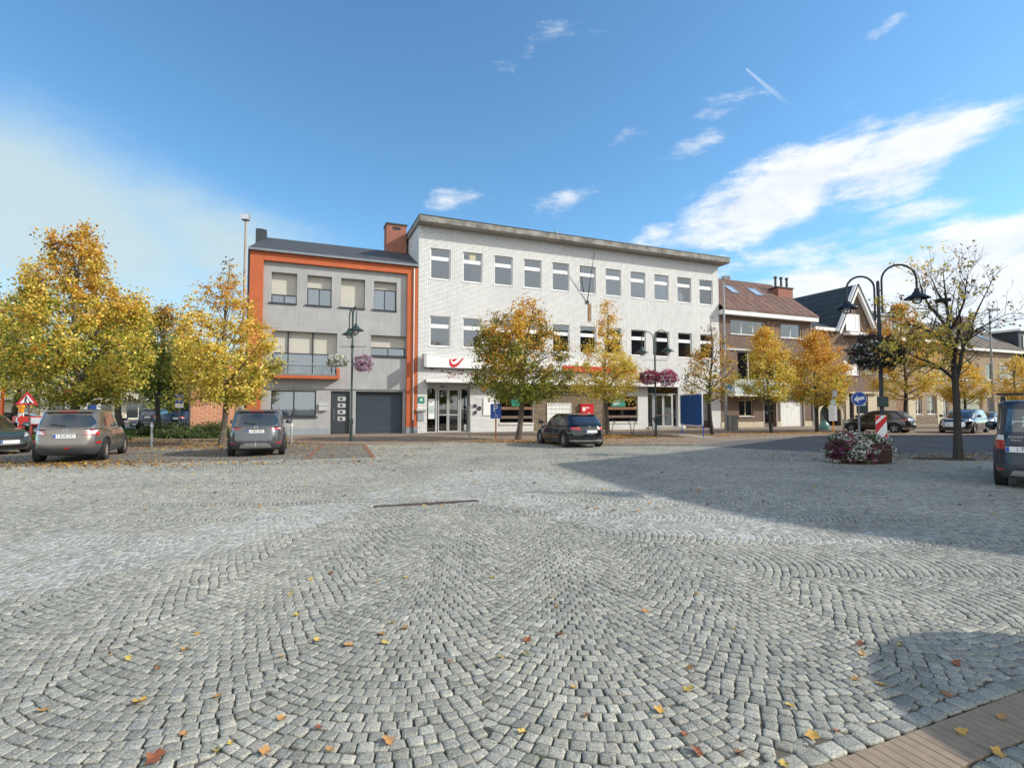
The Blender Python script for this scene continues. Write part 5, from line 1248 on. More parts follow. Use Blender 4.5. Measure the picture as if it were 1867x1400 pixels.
def boolean(me_a, me_b, op):
    va = mvol(me_a)
    for k in range(6):
        r = boolean1(me_a, me_b, op, 'FAST' if k in (1, 3, 5) else 'EXACT'); v = mvol(r); vb = abs(mvol(me_b))
        if 0 <= v < (va if op == 'DIFFERENCE' else vb * .8): return r
        for q in me_b.vertices: q.co += Vector((.0017, .0009 * (1 if k % 2 else -1), .0013))
    return r
def boolean1(me_a, me_b, op, solver='EXACT'):
    a = bpy.data.objects.new('ta', me_a); b = bpy.data.objects.new('tb', me_b); COL.objects.link(a); COL.objects.link(b)
    md = a.modifiers.new('b', 'BOOLEAN'); md.operation = op; md.object = b; md.solver = solver
    bpy.context.view_layer.update()
    r = bpy.data.meshes.new_from_object(a.evaluated_get(bpy.context.evaluated_depsgraph_get()))
    bpy.data.objects.remove(a); bpy.data.objects.remove(b); return r
def smooth_me(me, ang=35):
    me.shade_smooth()
    try: me.set_sharp_from_angle(angle=R(ang))
    except Exception: pass
    return me
def carve(shell, poly, axis, lo, hi, name, mat, par, off=.006, label=None):
    """the skin of a shell inside a prism: a pane, a lamp or a trim that follows the bodywork"""
    pmsh = MB().prism(poly, axis, lo, hi).mesh('p'); r = boolean(inflate(shell, off), pmsh, 'INTERSECT')
    if len(r.polygons) == 0: return None
    smooth_me(r, 30); o = link(name, r, MAT[mat], par)
    if label: o['label'] = label
    return o
def wheel(par, x, y, r, w, side, style, loc_name='wheel'):
    o = MB(); prof = [(r * .60, -w / 2 + .01), (r * .68, -w / 2), (r * .93, -w / 2 + .004), (r, -w / 2 + .03), (r, w / 2 - .03), (r * .93, w / 2 - .004), (r * .68, w / 2), (r * .60, w / 2 - .01)]
    n = 36; vs = []; fs = []
    for q, z in prof:
        for k in range(n): a = 2 * pi * k / n; vs.append((q * cos(a), z, q * sin(a)))
    m = len(prof)
    for i in range(m - 1):
        for k in range(n): k2 = (k + 1) % n; fs.append((i * n + k, i * n + k2, (i + 1) * n + k2, (i + 1) * n + k))
    o.add(vs, fs); wo = o.build(loc_name, MAT['black_rubber'], par, smooth=True); wo.location = (x, y, r)
    rm_ = MB(); ys = side * (w / 2 - .03); rr_ = r * .66
    # rim: barrel, disc behind, spokes in front
    rm_.prism([(rr_ * cos(2 * pi * k / 28), rr_ * sin(2 * pi * k / 28)) for k in range(28)], 'y', -side * (w / 2 - .03), ys - side * .05)
    def ringp(r0, r1, y0, y1, n=28):
        vs = []; 
        for rr2, yy in ((r0, y0), (r1, y0), (r1, y1), (r0, y1)):
            for k in range(n): vs.append((rr2 * cos(2 * pi * k / n), yy, rr2 * sin(2 * pi * k / n)))
        fs = []
        for i in range(4):
            i2 = (i + 1) % 4
            for k in range(n): k2 = (k + 1) % n; fs.append((i * n + k, i * n + k2, i2 * n + k2, i2 * n + k))
        return vs, fs
    backing = rm_.build('wheel_disc', MAT['under' if style != 'steel' else 'rim_dusty'], wo)
    sp = MB(); sp.add(*ringp(rr_ * .90, rr_, ys - side * .05, ys)); sp.add(*ringp(.001, rr_ * .24, ys - side * .045, ys - side * .01))
    if style == 'steel':
        sp.add(*ringp(rr_ * .30, rr_ * .80, ys - side * .03, ys - side * .018))
        for k in range(8): a = 2 * pi * k / 8; sp.bar((rr_ * .5 * cos(a), ys - side * .02, rr_ * .5 * sin(a)), (rr_ * .92 * cos(a), ys - side * .01, rr_ * .92 * sin(a)), .05, .02, up=(0, 1, 0))
    else:
        ns = {'five': 5, 'multi': 10, 'y': 10}[style]
        for k in range(ns):
            a = 2 * pi * k / ns + .2; da = (.16 if style == 'five' else .05)
            for s in ((-1, 1) if style != 'multi' else (0,)):
                sp.bar((rr_ * .18 * cos(a), ys - side * .025, rr_ * .18 * sin(a)), (rr_ * .95 * cos(a + s * da), ys - side * .008, rr_ * .95 * sin(a + s * da)), .035 if style != 'multi' else .045, .03, up=(0, 1, 0))
    sp.build('rim', MAT['rim' if style != 'steel' else 'rim_dusty'], wo)
    return wo
def plate(par, txt, loc, rz, wdt=.52, eu=True, tilt=0):
    h = wdt * .215; p = MB().box(-.006, 0, -wdt / 2, wdt / 2, -h / 2, h / 2).build('number_plate', MAT['plate_white'], par); p.location = loc; p.rotation_euler = (0, tilt, rz)
    # local -x looks outwards
    if eu: MB().box(-.008, -.0062, wdt / 2 - .055, wdt / 2 - .004, -h / 2 + .006, h / 2 - .006).build('plate_band', MAT['sign_blue'], p)
    text(txt, h * .92, 'plate_text', MAT['plate_text'], p, (-.008, -.022, 0), (R(90), 0, R(-90)), .001, xs=.88) if txt else None
    return p
def car(name, label, cat, loc, heading, s, paint, group=None):
    """s: dict of dimensions; x forward from the rear bumper at 0 to L"""
    root = empty(name, (loc[0], loc[1], 0), heading, label, cat, group)
    L, W, H = s['L'], s['W'] / 2, s['H']; belt = s['belt']; gz = s['gc']
    wr, wf, r = s['wr'], s['wf'], s['r']
    rb, rt, fb, ftp = s['rb'], s['rt'], s['fb'], s['ft']               # rear glass base/top, windscreen base/top (x)
    hood = s['hood']                                                     # [(x,z)] top line of the lower body
    low = lambda dz, f=1.0: [(x, gz + (z - gz) * f + dz) for x, z in hood]
    pr_, pf_ = s.get('pr', 5), s.get('pf', 3.6); sh = s.get('shoulder', .03)
    re = s.get('rear_x', [(gz, .10), (gz + .12, .02), (.5, .0), (.75, .02), (belt, .10)])
    fe = s.get('front_x', [(gz, .12), (gz + .12, .03), (.5, .0), (.65, .05), (belt, .3)])
    def lv(z0, w, frac):
        zz = [(x, gz + (z - gz) * frac) for x, z in hood] if frac > .30 else z0
        za = z0; zb = zz if not isinstance(zz, list) else None
        return (zz, interp(z0, re), L - interp(z0, fe), w, pr_, pf_)
    B = belt - gz
    levels = [lv(gz, W - .09, 0), lv(gz + B * .10, W - .03, .1), lv(gz + B * .26, W - .005, .26), lv(gz + B * .42, W, .42), lv(gz + B * .60, W, .60), lv(gz + B * .76, W - .008, .76),
              lv(gz + B * .88, W - sh, .88), lv(gz + B * .96, W - sh - .035, .96)]
    zt = [(x, z) for x, z in hood]
    levels.append((zt, interp(belt, re) + .03, L - interp(belt, fe) - .05, W - sh - .10, pr_, pf_))
    levels.append(([(x, z + .018) for x, z in hood], interp(belt, re) + .14, L - interp(belt, fe) - .25, W - .33, pr_, pf_))
    levels.append(([(x, z + .022) for x, z in hood], interp(belt, re) + .5, L - interp(belt, fe) - .6, W * .3, 3, 3))
    sb = loft(levels).mesh('body')
    # wheel arches
    cut = MB(); ar = r + s.get('arch', .055)
    for wx in (wr, wf):
        for sy in (-1, 1):
            cut.prism([(wx + ar * cos(2 * pi * k / 32), r + ar * sin(2 * pi * k / 32)) for k in range(32)], 'y', sy * (W - .30), sy * (W + .1))
    body = boolean(sb, cut.mesh('c'), 'DIFFERENCE'); shellb = body.copy(); bo = link('body', smooth_me(body, 32), MAT[paint], root)
    # cabin
    G = H - belt + .04; tw = W - s.get('tumble', .20); bz = belt - .04
    def bl(f): return bz + G * f
    crown = s.get('crown', .03); mid = (rt + ftp) / 2
    def roofz(z): return [(x, z - crown * ((x - mid) / ((ftp - rt) / 2)) ** 2) for x in np.linspace(rt - .4, ftp + .4, 12)]
    beltl = [(x, z - .03) for x, z in s['beltline']]
    cab = [(beltl, rb, fb, W - sh - .055, s.get('cpr', 6), s.get('cpf', 4)),
           (bl(.35), rb + (rt - rb) * .33, fb + (ftp - fb) * .34, W - sh - .055 - (W - sh - .055 - tw) * .30, 6, 4),
           (bl(.72), rb + (rt - rb) * .72, fb + (ftp - fb) * .72, W - sh - .055 - (W - sh - .055 - tw) * .66, 6, 4.2),
           (roofz(bl(.90)), rb + (rt - rb) * .92, fb + (ftp - fb) * .93, tw + .015, 6, 4.5),
           (roofz(bl(.965)), rt + .02, ftp - .02, tw - .05, 6, 4.5), (roofz(bl(.99)), rt + .10, ftp - .12, tw - .15, 5, 4), (roofz(bl(1.0)), rt + .4, ftp - .4, tw * .45, 3, 3)]
    cm = loft(cab).mesh('roof'); ro = link('roof', smooth_me(cm.copy(), 40), MAT[paint], root)
    for poly in s['side']:
        for sy in (-1, 1): carve(cm, poly, 'y', .35 * sy, (W + .1) * sy, 'side_window', 'car_glass', root)
    if s.get('pillar', True):
        pass
    rg = s['rglass']; carve(cm, rg, 'x', min(rb, rt) - .4, (rt + ftp) / 2 - .2, 'rear_window', 'car_glass', root)
    fg = s['fglass']; carve(cm, fg, 'x', (rt + ftp) / 2 + .2, fb + .5, 'windscreen', 'car_glass', root)
    for nm, poly, mt in s.get('tail', []): 
        for sy in (-1, 1): carve(shellb, [(sy * a, b) for a, b in poly], 'x', -.3, s.get('tail_d', .32), nm, mt, root, .010 if mt == 'tail_red' else .014)
    for nm, poly, mt in s.get('head', []):
        for sy in (-1, 1): carve(shellb, [(sy * a, b) for a, b in poly], 'x', L - s.get('head_d', .75), L + .3, nm, mt, root, .008)
    for nm, poly, mt in s.get('front', []): carve(shellb, poly, 'x', L - .5, L + .3, nm, mt, root, .009)
    for nm, poly, mt in s.get('rear', []): carve(shellb, poly, 'x', -.3, .45, nm, mt, root, .008)
    if s.get('clad'):
        zc = s['clad']; carve(shellb, [(-.3, -.1), (L + .3, -.1), (L + .3, zc), (-.3, zc)], 'y', -W - .2, W + .2, 'bumper_trim', 'cladding', root, .004)
        for wx in (wr, wf):
            for sy in (-1, 1):
                o_ = [(wx + (ar + .055) * cos(R(a)), r + (ar + .055) * sin(R(a))) for a in range(-10, 191, 12)]; i_ = [(wx + (ar - .01) * cos(R(a)), r + (ar - .01) * sin(R(a))) for a in range(190, -11, -12)]
                carve(shellb, o_ + i_, 'y', sy * (W - .25), sy * (W + .2), 'arch_trim', 'cladding', root, .007)
    MB().box(.35, L - .4, -W + .22, W - .22, gz - .02, gz + .12).build('underbody', MAT['under'], root)
    for wx in (wr, wf):
        MB().box(wx - ar + .02, wx + ar - .02, -W + .31, W - .31, gz, .5).build('wheel_housing', MAT['under'], root)
        for sy in (-1, 1): wheel(root, wx, sy * (W - .115), r, .215, sy, s.get('wheel', 'y'))
    bv = BVHTree.FromPolygons([v.co for v in shellb.vertices], [list(p.vertices) for p in shellb.polygons])
    bc = BVHTree.FromPolygons([v.co for v in cm.vertices], [list(p.vertices) for p in cm.polygons])
    def rear_x(y, z, tree=bv):
        h = tree.ray_cast(Vector((-2, y, z)), Vector((1, 0, 0))); return h[0].x if h[0] is not None else 0
    def front_x(y, z):
        h = bv.ray_cast(Vector((L + 2, y, z)), Vector((-1, 0, 0))); return h[0].x if h[0] is not None else L
    if s.get('rplate'):
        tx, y, z = s['rplate']; xx = min(rear_x(y, z - .05), rear_x(y, z + .05)); plate(root, tx, (xx - .012, y, z), 0)
        MB().box(xx - .02, xx + .02, y - .30, y + .30, z + .07, z + .095).build('plate_lamp_bar', MAT[s.get('bar', 'silver')], root)
    if s.get('fplate'):
        tx, y, z = s['fplate']; xx = max(front_x(y, z - .05), front_x(y, z + .05)); plate(root, tx, (xx + .012, y, z), R(180))
    # badge, mirrors, wiper, door seams, handles
    if s.get('badge'):
        z = s['badge']; xx = rear_x(0, z); q = MB(); q.tube([(xx - .008, .055 * cos(2 * pi * k / 14), z + .055 * sin(2 * pi * k / 14)) for k in range(15)], .008, 6, False); q.box(xx - .014, xx - .002, -.07, .07, z - .012, z + .012); q.build('badge', MAT['silver'], root)
    mx = fb - .42 if 'mx' not in s else s['mx']
    for sy in (-1, 1):
        q = loft([(belt + .02, mx - .05, mx + .10, .07, 3, 3), (belt + .07, mx - .06, mx + .13, .115, 3, 3), (belt + .15, mx - .06, mx + .10, .11, 3, 3), (belt + .19, mx - .03, mx + .06, .06, 3, 3)], 16).build('mirror', MAT[s.get('mirror', paint)], root, smooth=True)
        q.location = (0, sy * (W + .075), 0)
        MB().box(mx, mx + .05, sy * (W - .12), sy * (W + .02), belt + .04, belt + .07).build('mirror_arm', MAT['black'], q).location = (0, -sy * (W + .075), 0)
    if s.get('wiper', True):
        z0 = s['rglass'][0][1] + .03; xa = rear_x(0, z0, bc); xb = rear_x(.32, z0 + .05, bc); MB().tube([(xa - .02, 0, z0), (xb - .025, .36, z0 + .05)], .010, 5).build('wiper', MAT['black'], root)
    q = MB()
    for dxx in s.get('doors', []):
        for sy in (-1, 1):
            pts = []
            for zz in np.linspace(gz + .12, belt - .02, 7):
                h = bv.ray_cast(Vector((dxx, sy * 2, zz)), Vector((0, -sy, 0)))
                if h[0] is not None and abs(h[0].y) > W * .8: pts.append(h[0] + Vector((0, sy * .0012, 0)))
            if len(pts) > 2: MB().tube(pts, .006, 4, False).build('door_seam', MAT['under'], root)
    for dxx in s.get('handles', []):
        for sy in (-1, 1):
            h = bv.ray_cast(Vector((dxx, sy * 2, belt - .12)), Vector((0, -sy, 0)))
            if h[0] is not None: MB().bar(h[0] + Vector((-.09, sy * .018, 0)), h[0] + Vector((.09, sy * .018, 0)), .022, .028).build('door_handle', MAT[paint], root)
    if s.get('rails'):
        for sy in (-1, 1):
            z_ = H + s.get('railh', .02); MB().tube([(rt + .05, sy * (tw - .06), z_ - .09), (rt + .2, sy * (tw - .07), z_ - .01), ((rt + ftp) / 2, sy * (tw - .07), z_ + .02), (ftp - .35, sy * (tw - .07), z_ - .005), (ftp - .15, sy * (tw - .06), z_ - .08)], .020, 6).build('roof_rail', MAT[s['rails']], root, smooth=True)
    if s.get('spoiler'):
        MB().box(rt - .10, rt + .12, -tw + .12, tw - .12, H - .085, H - .055).build('spoiler', MAT[paint], root, bevel=.01)
        MB().box(rt - .102, rt - .09, -.22, .22, H - .082, H - .060).build('brake_light', MAT['tail_red'], root)
    root['_'] = 0; del root['_']
    return root, dict(rear_x=rear_x, front_x=front_x, W=W, tw=tw)

car_paint('paint_taupe', (.19, .168, .145), .6, .28); car_paint('paint_grey', (.105, .11, .115), .6, .26); car_paint('paint_black', (.010, .011, .013), .3, .12)
car_paint('paint_navy', (.010, .018, .036), .1, .25); car_paint('paint_teal', (.055, .085, .09), .55, .25); car_paint('paint_bronze', (.055, .050, .045), .6, .25); car_paint('paint_silver', (.30, .31, .33), .7, .25)

SUV1 = dict(L=4.33, W=1.78, H=1.60, belt=1.03, gc=.24, r=.345, wr=.86, wf=3.49, rb=.12, rt=.50, fb=3.42, ft=2.55, clad=.47, wheel='steel', pr=4.2,
            rear_x=[(.24, .18), (.36, .03), (.55, .0), (.62, .03), (.80, .06), (1.03, .12)],
            hood=[(0, 1.03), (1.5, 1.02), (3.2, 1.0), (3.7, .97), (4.1, .86), (4.33, .72)], beltline=[(0, 1.04), (3.0, .99), (3.6, .96)],
            side=[[(.72, 1.14), (1.05, 1.07), (1.05, 1.37), (.92, 1.33)], [(1.10, 1.07), (1.95, 1.05), (1.92, 1.44), (1.16, 1.41)], [(2.02, 1.05), (3.02, 1.03), (2.55, 1.42), (2.0, 1.45)]],
            rglass=[(-.60, 1.07), (0, 1.04), (.60, 1.07), (.68, 1.16), (.66, 1.25), (.56, 1.41), (0, 1.44), (-.56, 1.41), (-.66, 1.25), (-.68, 1.16)],
            fglass=[(-.72, 1.02), (.72, 1.02), (.56, 1.47), (-.56, 1.47)],
            tail=[('tail_light', [(.42, .84), (.95, .80), (.95, 1.04), (.80, 1.02), (.55, .97)], 'tail_red'), ('indicator', [(.47, .86), (.68, .85), (.74, .98), (.58, .95)], 'tail_clear')], tail_d=.42,
            rear=[('reflector', [(.72, .56), (.84, .56), (.84, .62), (.72, .62)], 'tail_red'), ('reflector', [(-.72, .56), (-.84, .56), (-.84, .62), (-.72, .62)], 'tail_red'), ('fog_lamp', [(-.12, .42), (.0, .42), (.0, .46), (-.12, .46)], 'tail_red')],
            head=[('headlight', [(.45, .72), (.88, .76), (.88, .90), (.5, .84)], 'lamp_clear')], rplate=('1-EUR-347', 0, .80), badge=.98, doors=(1.0, 2.0, 3.05), handles=(1.25, 2.25), spoiler=True)
def place(wheel_pt, heading, s, which='rl', dx=0.0):
    """root location so that a given wheel touches the ground at wheel_pt"""
    x = {'r': s['wr'], 'f': s['wf']}[which[0]]; y = (s['W'] / 2 - .115) * (1 if which[1] == 'l' else -1)
    c, q = cos(heading), sin(heading); return (wheel_pt.x - (c * x - q * y), wheel_pt.y - (q * x + c * y))
for n_ in ('paint_navy',):
    b_ = MAT[n_].node_tree.nodes['Principled BSDF']; b_.inputs['Coat Weight'].default_value = .35; b_.inputs['Roughness'].default_value = .4; b_.inputs['Metallic'].default_value = 0
h1_ = R(116); c1r, i1 = car('parked_suv', 'dusty taupe SUV with silver-grey plate and steel wheels parked under the big tree', 'car', place(gp(188, 838.5), h1_, SUV1, 'rr'), h1_, SUV1, 'paint_taupe', 'cars parked in the bays')
SUV2 = dict(SUV1); SUV2.update(L=4.38, W=1.81, H=1.60, clad=.42, wheel='y', rails='silver', railh=.045,
            tail=[('tail_light', [(.42, .96), (.58, .90), (.96, .90), (.96, 1.05), (.78, 1.03), (.60, .985)], 'tail_red'), ('indicator', [(.64, .935), (.90, .93), (.90, .985), (.68, .97)], 'tail_clear')],
            rear=[('skid_plate', [(-.50, .30), (.50, .30), (.44, .42), (.30, .46), (-.30, .46), (-.44, .42)], 'silver'), ('reflector', [(.62, .44), (.82, .44), (.82, .48), (.62, .48)], 'tail_red'), ('reflector', [(-.62, .44), (-.82, .44), (-.82, .48), (-.62, .48)], 'tail_red')],
            rplate=('1-FBT-693', 0, .86), badge=.99, bar='paint_grey')
h2_ = R(112); c2r, i2 = car('parked_suv', 'dark grey SUV with roof rails and tow bar parked before the rendered house', 'car', place(gp(422, 831), h2_, SUV2, 'rl'), h2_, SUV2, 'paint_grey', 'cars parked in the bays')
q = MB(); q.tube([(.05, 0, .36), (-.10, 0, .34), (-.13, 0, .40), (-.13, 0, .46)], .016, 8); q.lathe([(.005, 0), (.025, .02), (.025, .035), (.005, .05)], (-.13, 0, .45), 10); q.build('tow_bar', MAT['silver'], c2r)
HATCH = dict(L=4.31, W=1.79, H=1.43, belt=.93, gc=.17, r=.325, wr=.83, wf=3.47, rb=.10, rt=.72, fb=3.45, ft=2.35, wheel='y', pr=4.2, shoulder=.035, tumble=.23,
             rear_x=[(.17, .16), (.30, .02), (.5, .0), (.7, .02), (.93, .12)],
             hood=[(0, .94), (1.5, .93), (3.1, .92), (3.7, .86), (4.1, .76), (4.31, .62)], beltline=[(0, .96), (3.0, .90), (3.6, .86)],
             side=[[(.92, 1.06), (1.28, .99), (1.28, 1.25), (1.16, 1.22)], [(1.33, .99), (2.1, .96), (2.08, 1.31), (1.36, 1.27)], [(2.16, .96), (3.02, .94), (2.5, 1.25), (2.14, 1.31)]],
             rglass=[(-.66, .99), (.66, .99), (.56, 1.30), (-.56, 1.30)], fglass=[(-.74, .94), (.74, .94), (.58, 1.32), (-.58, 1.32)],
             tail=[('tail_light', [(.40, .74), (.95, .76), (.95, .89), (.46, .87)], 'tail_red')], tail_d=.36, rear=[('bumper_trim', [(-.84, .27), (.84, .27), (.80, .33), (-.80, .33)], 'silver')],
             head=[('headlight', [(.5, .62), (.88, .66), (.88, .76), (.5, .72)], 'lamp_clear')], rplate=('', -.05, .68), badge=.86, doors=(1.2, 2.13, 3.15), handles=(1.4, 2.35), spoiler=True)
h3_ = R(109); car('parked_hatchback', 'glossy black hatchback with bright alloy wheels outside the white brick office', 'car', place(gp(1030, 815.3), h3_, HATCH, 'rl'), h3_, HATCH, 'paint_black', 'cars parked in the bays')
VAN = dict(L=4.36, W=1.75, H=1.80, belt=1.12, gc=.22, r=.33, wr=.78, wf=3.60, rb=.06, rt=.16, fb=3.45, ft=2.65, clad=.50, wheel='multi', pr=7, tumble=.12, cpr=9, crown=.02, shoulder=.02,
           rear_x=[(.22, .12), (.34, .02), (.52, .0), (.60, .05), (.8, .05), (1.12, .06)],
           hood=[(0, 1.12), (3.2, 1.08), (3.8, 1.0), (4.2, .86), (4.36, .7)], beltline=[(0, 1.12), (3.6, 1.02)],
           side=[[(.3, 1.2), (1.2, 1.2), (1.2, 1.62), (.36, 1.60)], [(1.35, 1.18), (2.3, 1.16), (2.3, 1.62), (1.35, 1.62)], [(2.4, 1.16), (3.1, 1.12), (2.75, 1.58), (2.4, 1.62)]],
           rglass=[(-.66, 1.15), (.66, 1.15), (.60, 1.60), (-.60, 1.60)], fglass=[(-.74, 1.12), (.74, 1.12), (.62, 1.62), (-.62, 1.62)],
           tail=[('tail_light', [(.66, .80), (.95, .80), (.95, 1.30), (.70, 1.30)], 'tail_red'), ('indicator', [(.68, .98), (.95, .98), (.95, 1.10), (.68, 1.10)], 'tail_clear')], tail_d=.30,
           rear=[('skid_plate', [(-.62, .27), (.62, .27), (.56, .38), (-.56, .38)], 'silver'), ('reflector', [(.70, .36), (.84, .36), (.84, .41), (.70, .41)], 'tail_red')],
           rplate=('1-TPM-', .40, .80), bar='paint_navy', doors=(1.25, 2.35), handles=(1.45, 2.5), rails='black', railh=.06, wiper=True)
h4_ = R(46); c4r, i4 = car('parked_van', 'dark navy high-roofed van at the right edge with writing on its rear window', 'van', place(gp(1826, 884), h4_, VAN, 'rl'), h4_, VAN, 'paint_navy', 'cars parked in the bays')
rx = i4['rear_x']
tx = rx(.5, .98); text('DOKKER', .055, 'badge_text', MAT['silver'], c4r, (tx - .012, .50, 1.045), (R(90), 0, R(-90)), .003)
text('Stepway', .045, 'badge_text', MAT['silver'], c4r, (tx - .012, .50, .985), (R(90), 0, R(-90)), .003)
text('Jenna &', .085, 'window_text', MAT['white_plastic'], c4r, (.055, .42, 1.36), (R(90), R(-4), R(-90)), .002); text('Astor', .10, 'window_text', MAT['white_plastic'], c4r, (.045, .30, 1.27), (R(90), R(-4), R(-90)), .002)
q = MB(); q.prism([(.20, 1.34), (.42, 1.34), (.38, 1.40), (.24, 1.40)], 'x', .06, .07); q.box(.06, .07, .22, .40, 1.41, 1.45); q.box(.06, .07, .29, .31, 1.46, 1.52); q.prism([(.26, 1.22), (.36, 1.22), (.40, 1.33), (.22, 1.33)], 'x', .05, .06); q.build('window_sticker', MAT['pale_poster'], c4r)
q = MB(); q.bar((.9, -.8, 1.93), (.9, .8, 1.93), .05, .03); q.bar((2.0, -.8, 1.93), (2.0, .8, 1.93), .05, .03); q.build('roof_bar', MAT['black'], c4r)
CROSS = dict(HATCH); CROSS.update(L=4.28, W=1.81, H=1.53, belt=1.0, r=.34, rb=.14, rt=.85, wheel='five', gc=.2, rear_x=[(.2, .15), (.32, .02), (.5, .0), (.75, .02), (1.0, .14)],
             hood=[(0, 1.0), (1.5, .99), (3.1, .97), (3.7, .9), (4.1, .80), (4.28, .66)], beltline=[(0, 1.03), (3.0, .96), (3.6, .92)],
             side=[[(.98, 1.16), (1.35, 1.05), (2.1, 1.03), (2.08, 1.39), (1.42, 1.36)], [(2.16, 1.03), (3.02, 1.0), (2.5, 1.34), (2.14, 1.40)]],
             rglass=[(-.66, 1.08), (.66, 1.08), (.54, 1.40), (-.54, 1.40)], fglass=[(-.74, 1.0), (.74, 1.0), (.58, 1.42), (-.58, 1.42)],
             tail=[('tail_light', [(.50, .86), (.95, .86), (.95, 1.0), (.56, .98)], 'tail_red')], tail_d=.5, rear=[('bumper_trim', [(-.84, .30), (.84, .30), (.80, .36), (-.80, .36)], 'silver'), ('chrome_band', [(-.5, .93), (.5, .93), (.5, .96), (-.5, .96)], 'silver')], rplate=('', 0, .62))
h5_ = R(124); car('parked_crossover', 'dark bronze grey coupe crossover parked at the far kerb behind the lamp post', 'car', place(gp(1632, 789.8), h5_, CROSS, 'rl'), h5_, CROSS, 'paint_bronze', 'cars along the far kerb')
EV = dict(HATCH); EV.update(L=4.59, W=1.86, H=1.62, belt=1.05, r=.36, wr=.9, wf=3.66, gc=.2, fb=3.7, ft=2.6, rb=.12, rt=.6, wheel='five', mx=3.1,
          rear_x=[(.2, .15), (.32, .02), (.5, .0), (.75, .02), (1.05, .14)], front_x=[(.2, .10), (.35, .02), (.55, .0), (.8, .03), (1.05, .16)], pf=4.6,
          hood=[(0, 1.06), (1.5, 1.04), (3.3, 1.02), (3.9, .98), (4.3, .92), (4.59, .82)], beltline=[(0, 1.08), (3.0, 1.02), (3.8, .99)],
          side=[[(.8, 1.2), (1.3, 1.11), (1.3, 1.43), (1.1, 1.40)], [(1.36, 1.10), (2.2, 1.08), (2.18, 1.49), (1.4, 1.45)], [(2.26, 1.08), (3.2, 1.05), (2.62, 1.44), (2.24, 1.49)]],
          rglass=[(-.66, 1.12), (.66, 1.12), (.56, 1.46), (-.56, 1.46)], fglass=[(-.76, 1.07), (.76, 1.07), (.60, 1.50), (-.60, 1.50)],
          head=[('headlight', [(.50, .80), (.90, .84), (.90, .93), (.55, .88)], 'lamp_clear')], front=[('grille', [(-.52, .42), (-.62, .58), (-.55, .78), (.55, .78), (.62, .58), (.52, .42)], 'silver'), ('air_intake', [(.66, .36), (.86, .36), (.88, .66), (.76, .60)], 'black'), ('air_intake', [(-.66, .36), (-.86, .36), (-.88, .66), (-.76, .60)], 'black'), ('bumper_trim', [(-.80, .26), (.80, .26), (.80, .30), (-.80, .30)], 'silver')],
          rplate=None, badge=None, fplate=('', 0, .58), spoiler=False, wiper=False)
h6_ = R(215.5); c6r, i6 = car('parked_electric_suv', 'shiny dark SUV facing the square with broad grey grille beyond the bare tree', 'car', place(gp(1775.5, 791), h6_, EV, 'fl'), h6_, EV, 'paint_black', 'cars along the far kerb')
q = MB(); fx6 = i6['front_x'](0, .6) + .004; pg = [(-.52, .42), (-.62, .58), (-.55, .78), (.55, .78), (.62, .58), (.52, .42)]
for a, b in zip(pg, pg[1:] + pg[:1]): q.bar((i6['front_x'](a[0], a[1]) + .012, a[0], a[1]), (i6['front_x'](b[0], b[1]) + .012, b[0], b[1]), .025, .02, up=(1, 0, 0))
q.build('grille_frame', MAT['lamp_clear'], c6r)
FH = dict(HATCH); FH.update(front=[('grille', [(-.40, .52), (.40, .52), (.46, .66), (-.46, .66)], 'black'), ('air_intake', [(-.5, .24), (.5, .24), (.56, .40), (-.56, .40)], 'black')], fplate=('', 0, .46), rplate=None, badge=None, wheel='multi',
          head=[('headlight', [(.46, .62), (.92, .66), (.92, .82), (.56, .76)], 'lamp_clear')], head_d=.6)
hd = R(-24); car('parked_hatchback', 'teal grey hatchback entering at the left edge with only its nose in view', 'car', place(gp(-58, 831), hd, FH, 'fr'), hd, FH, 'paint_teal', 'cars parked in the bays')
hd = R(212); car('parked_hatchback', 'grey hatchback with bright bonnet parked behind the shiny dark SUV', 'car', tuple(at(1818, 43).xy), hd, FH, 'paint_silver', 'cars along the far kerb')
hd = R(100); car('parked_suv', 'navy SUV seen from behind across the lawn, left of the one-way sign', 'car', tuple(at(267, 49).xy), hd, SUV2, 'paint_navy', 'cars in the side street')
hd = R(98); car('parked_hatchback', 'small dark hatchback seen from behind directly beside the one-way sign', 'car', tuple(at(318, 52).xy), hd, HATCH, 'paint_navy', 'cars in the side street')
hd = R(15); car('parked_hatchback', 'black hatchback behind the green wheelie bin and orange post', 'car', tuple(at(-40, 33).xy), hd, HATCH, 'paint_black', 'cars in the side street')
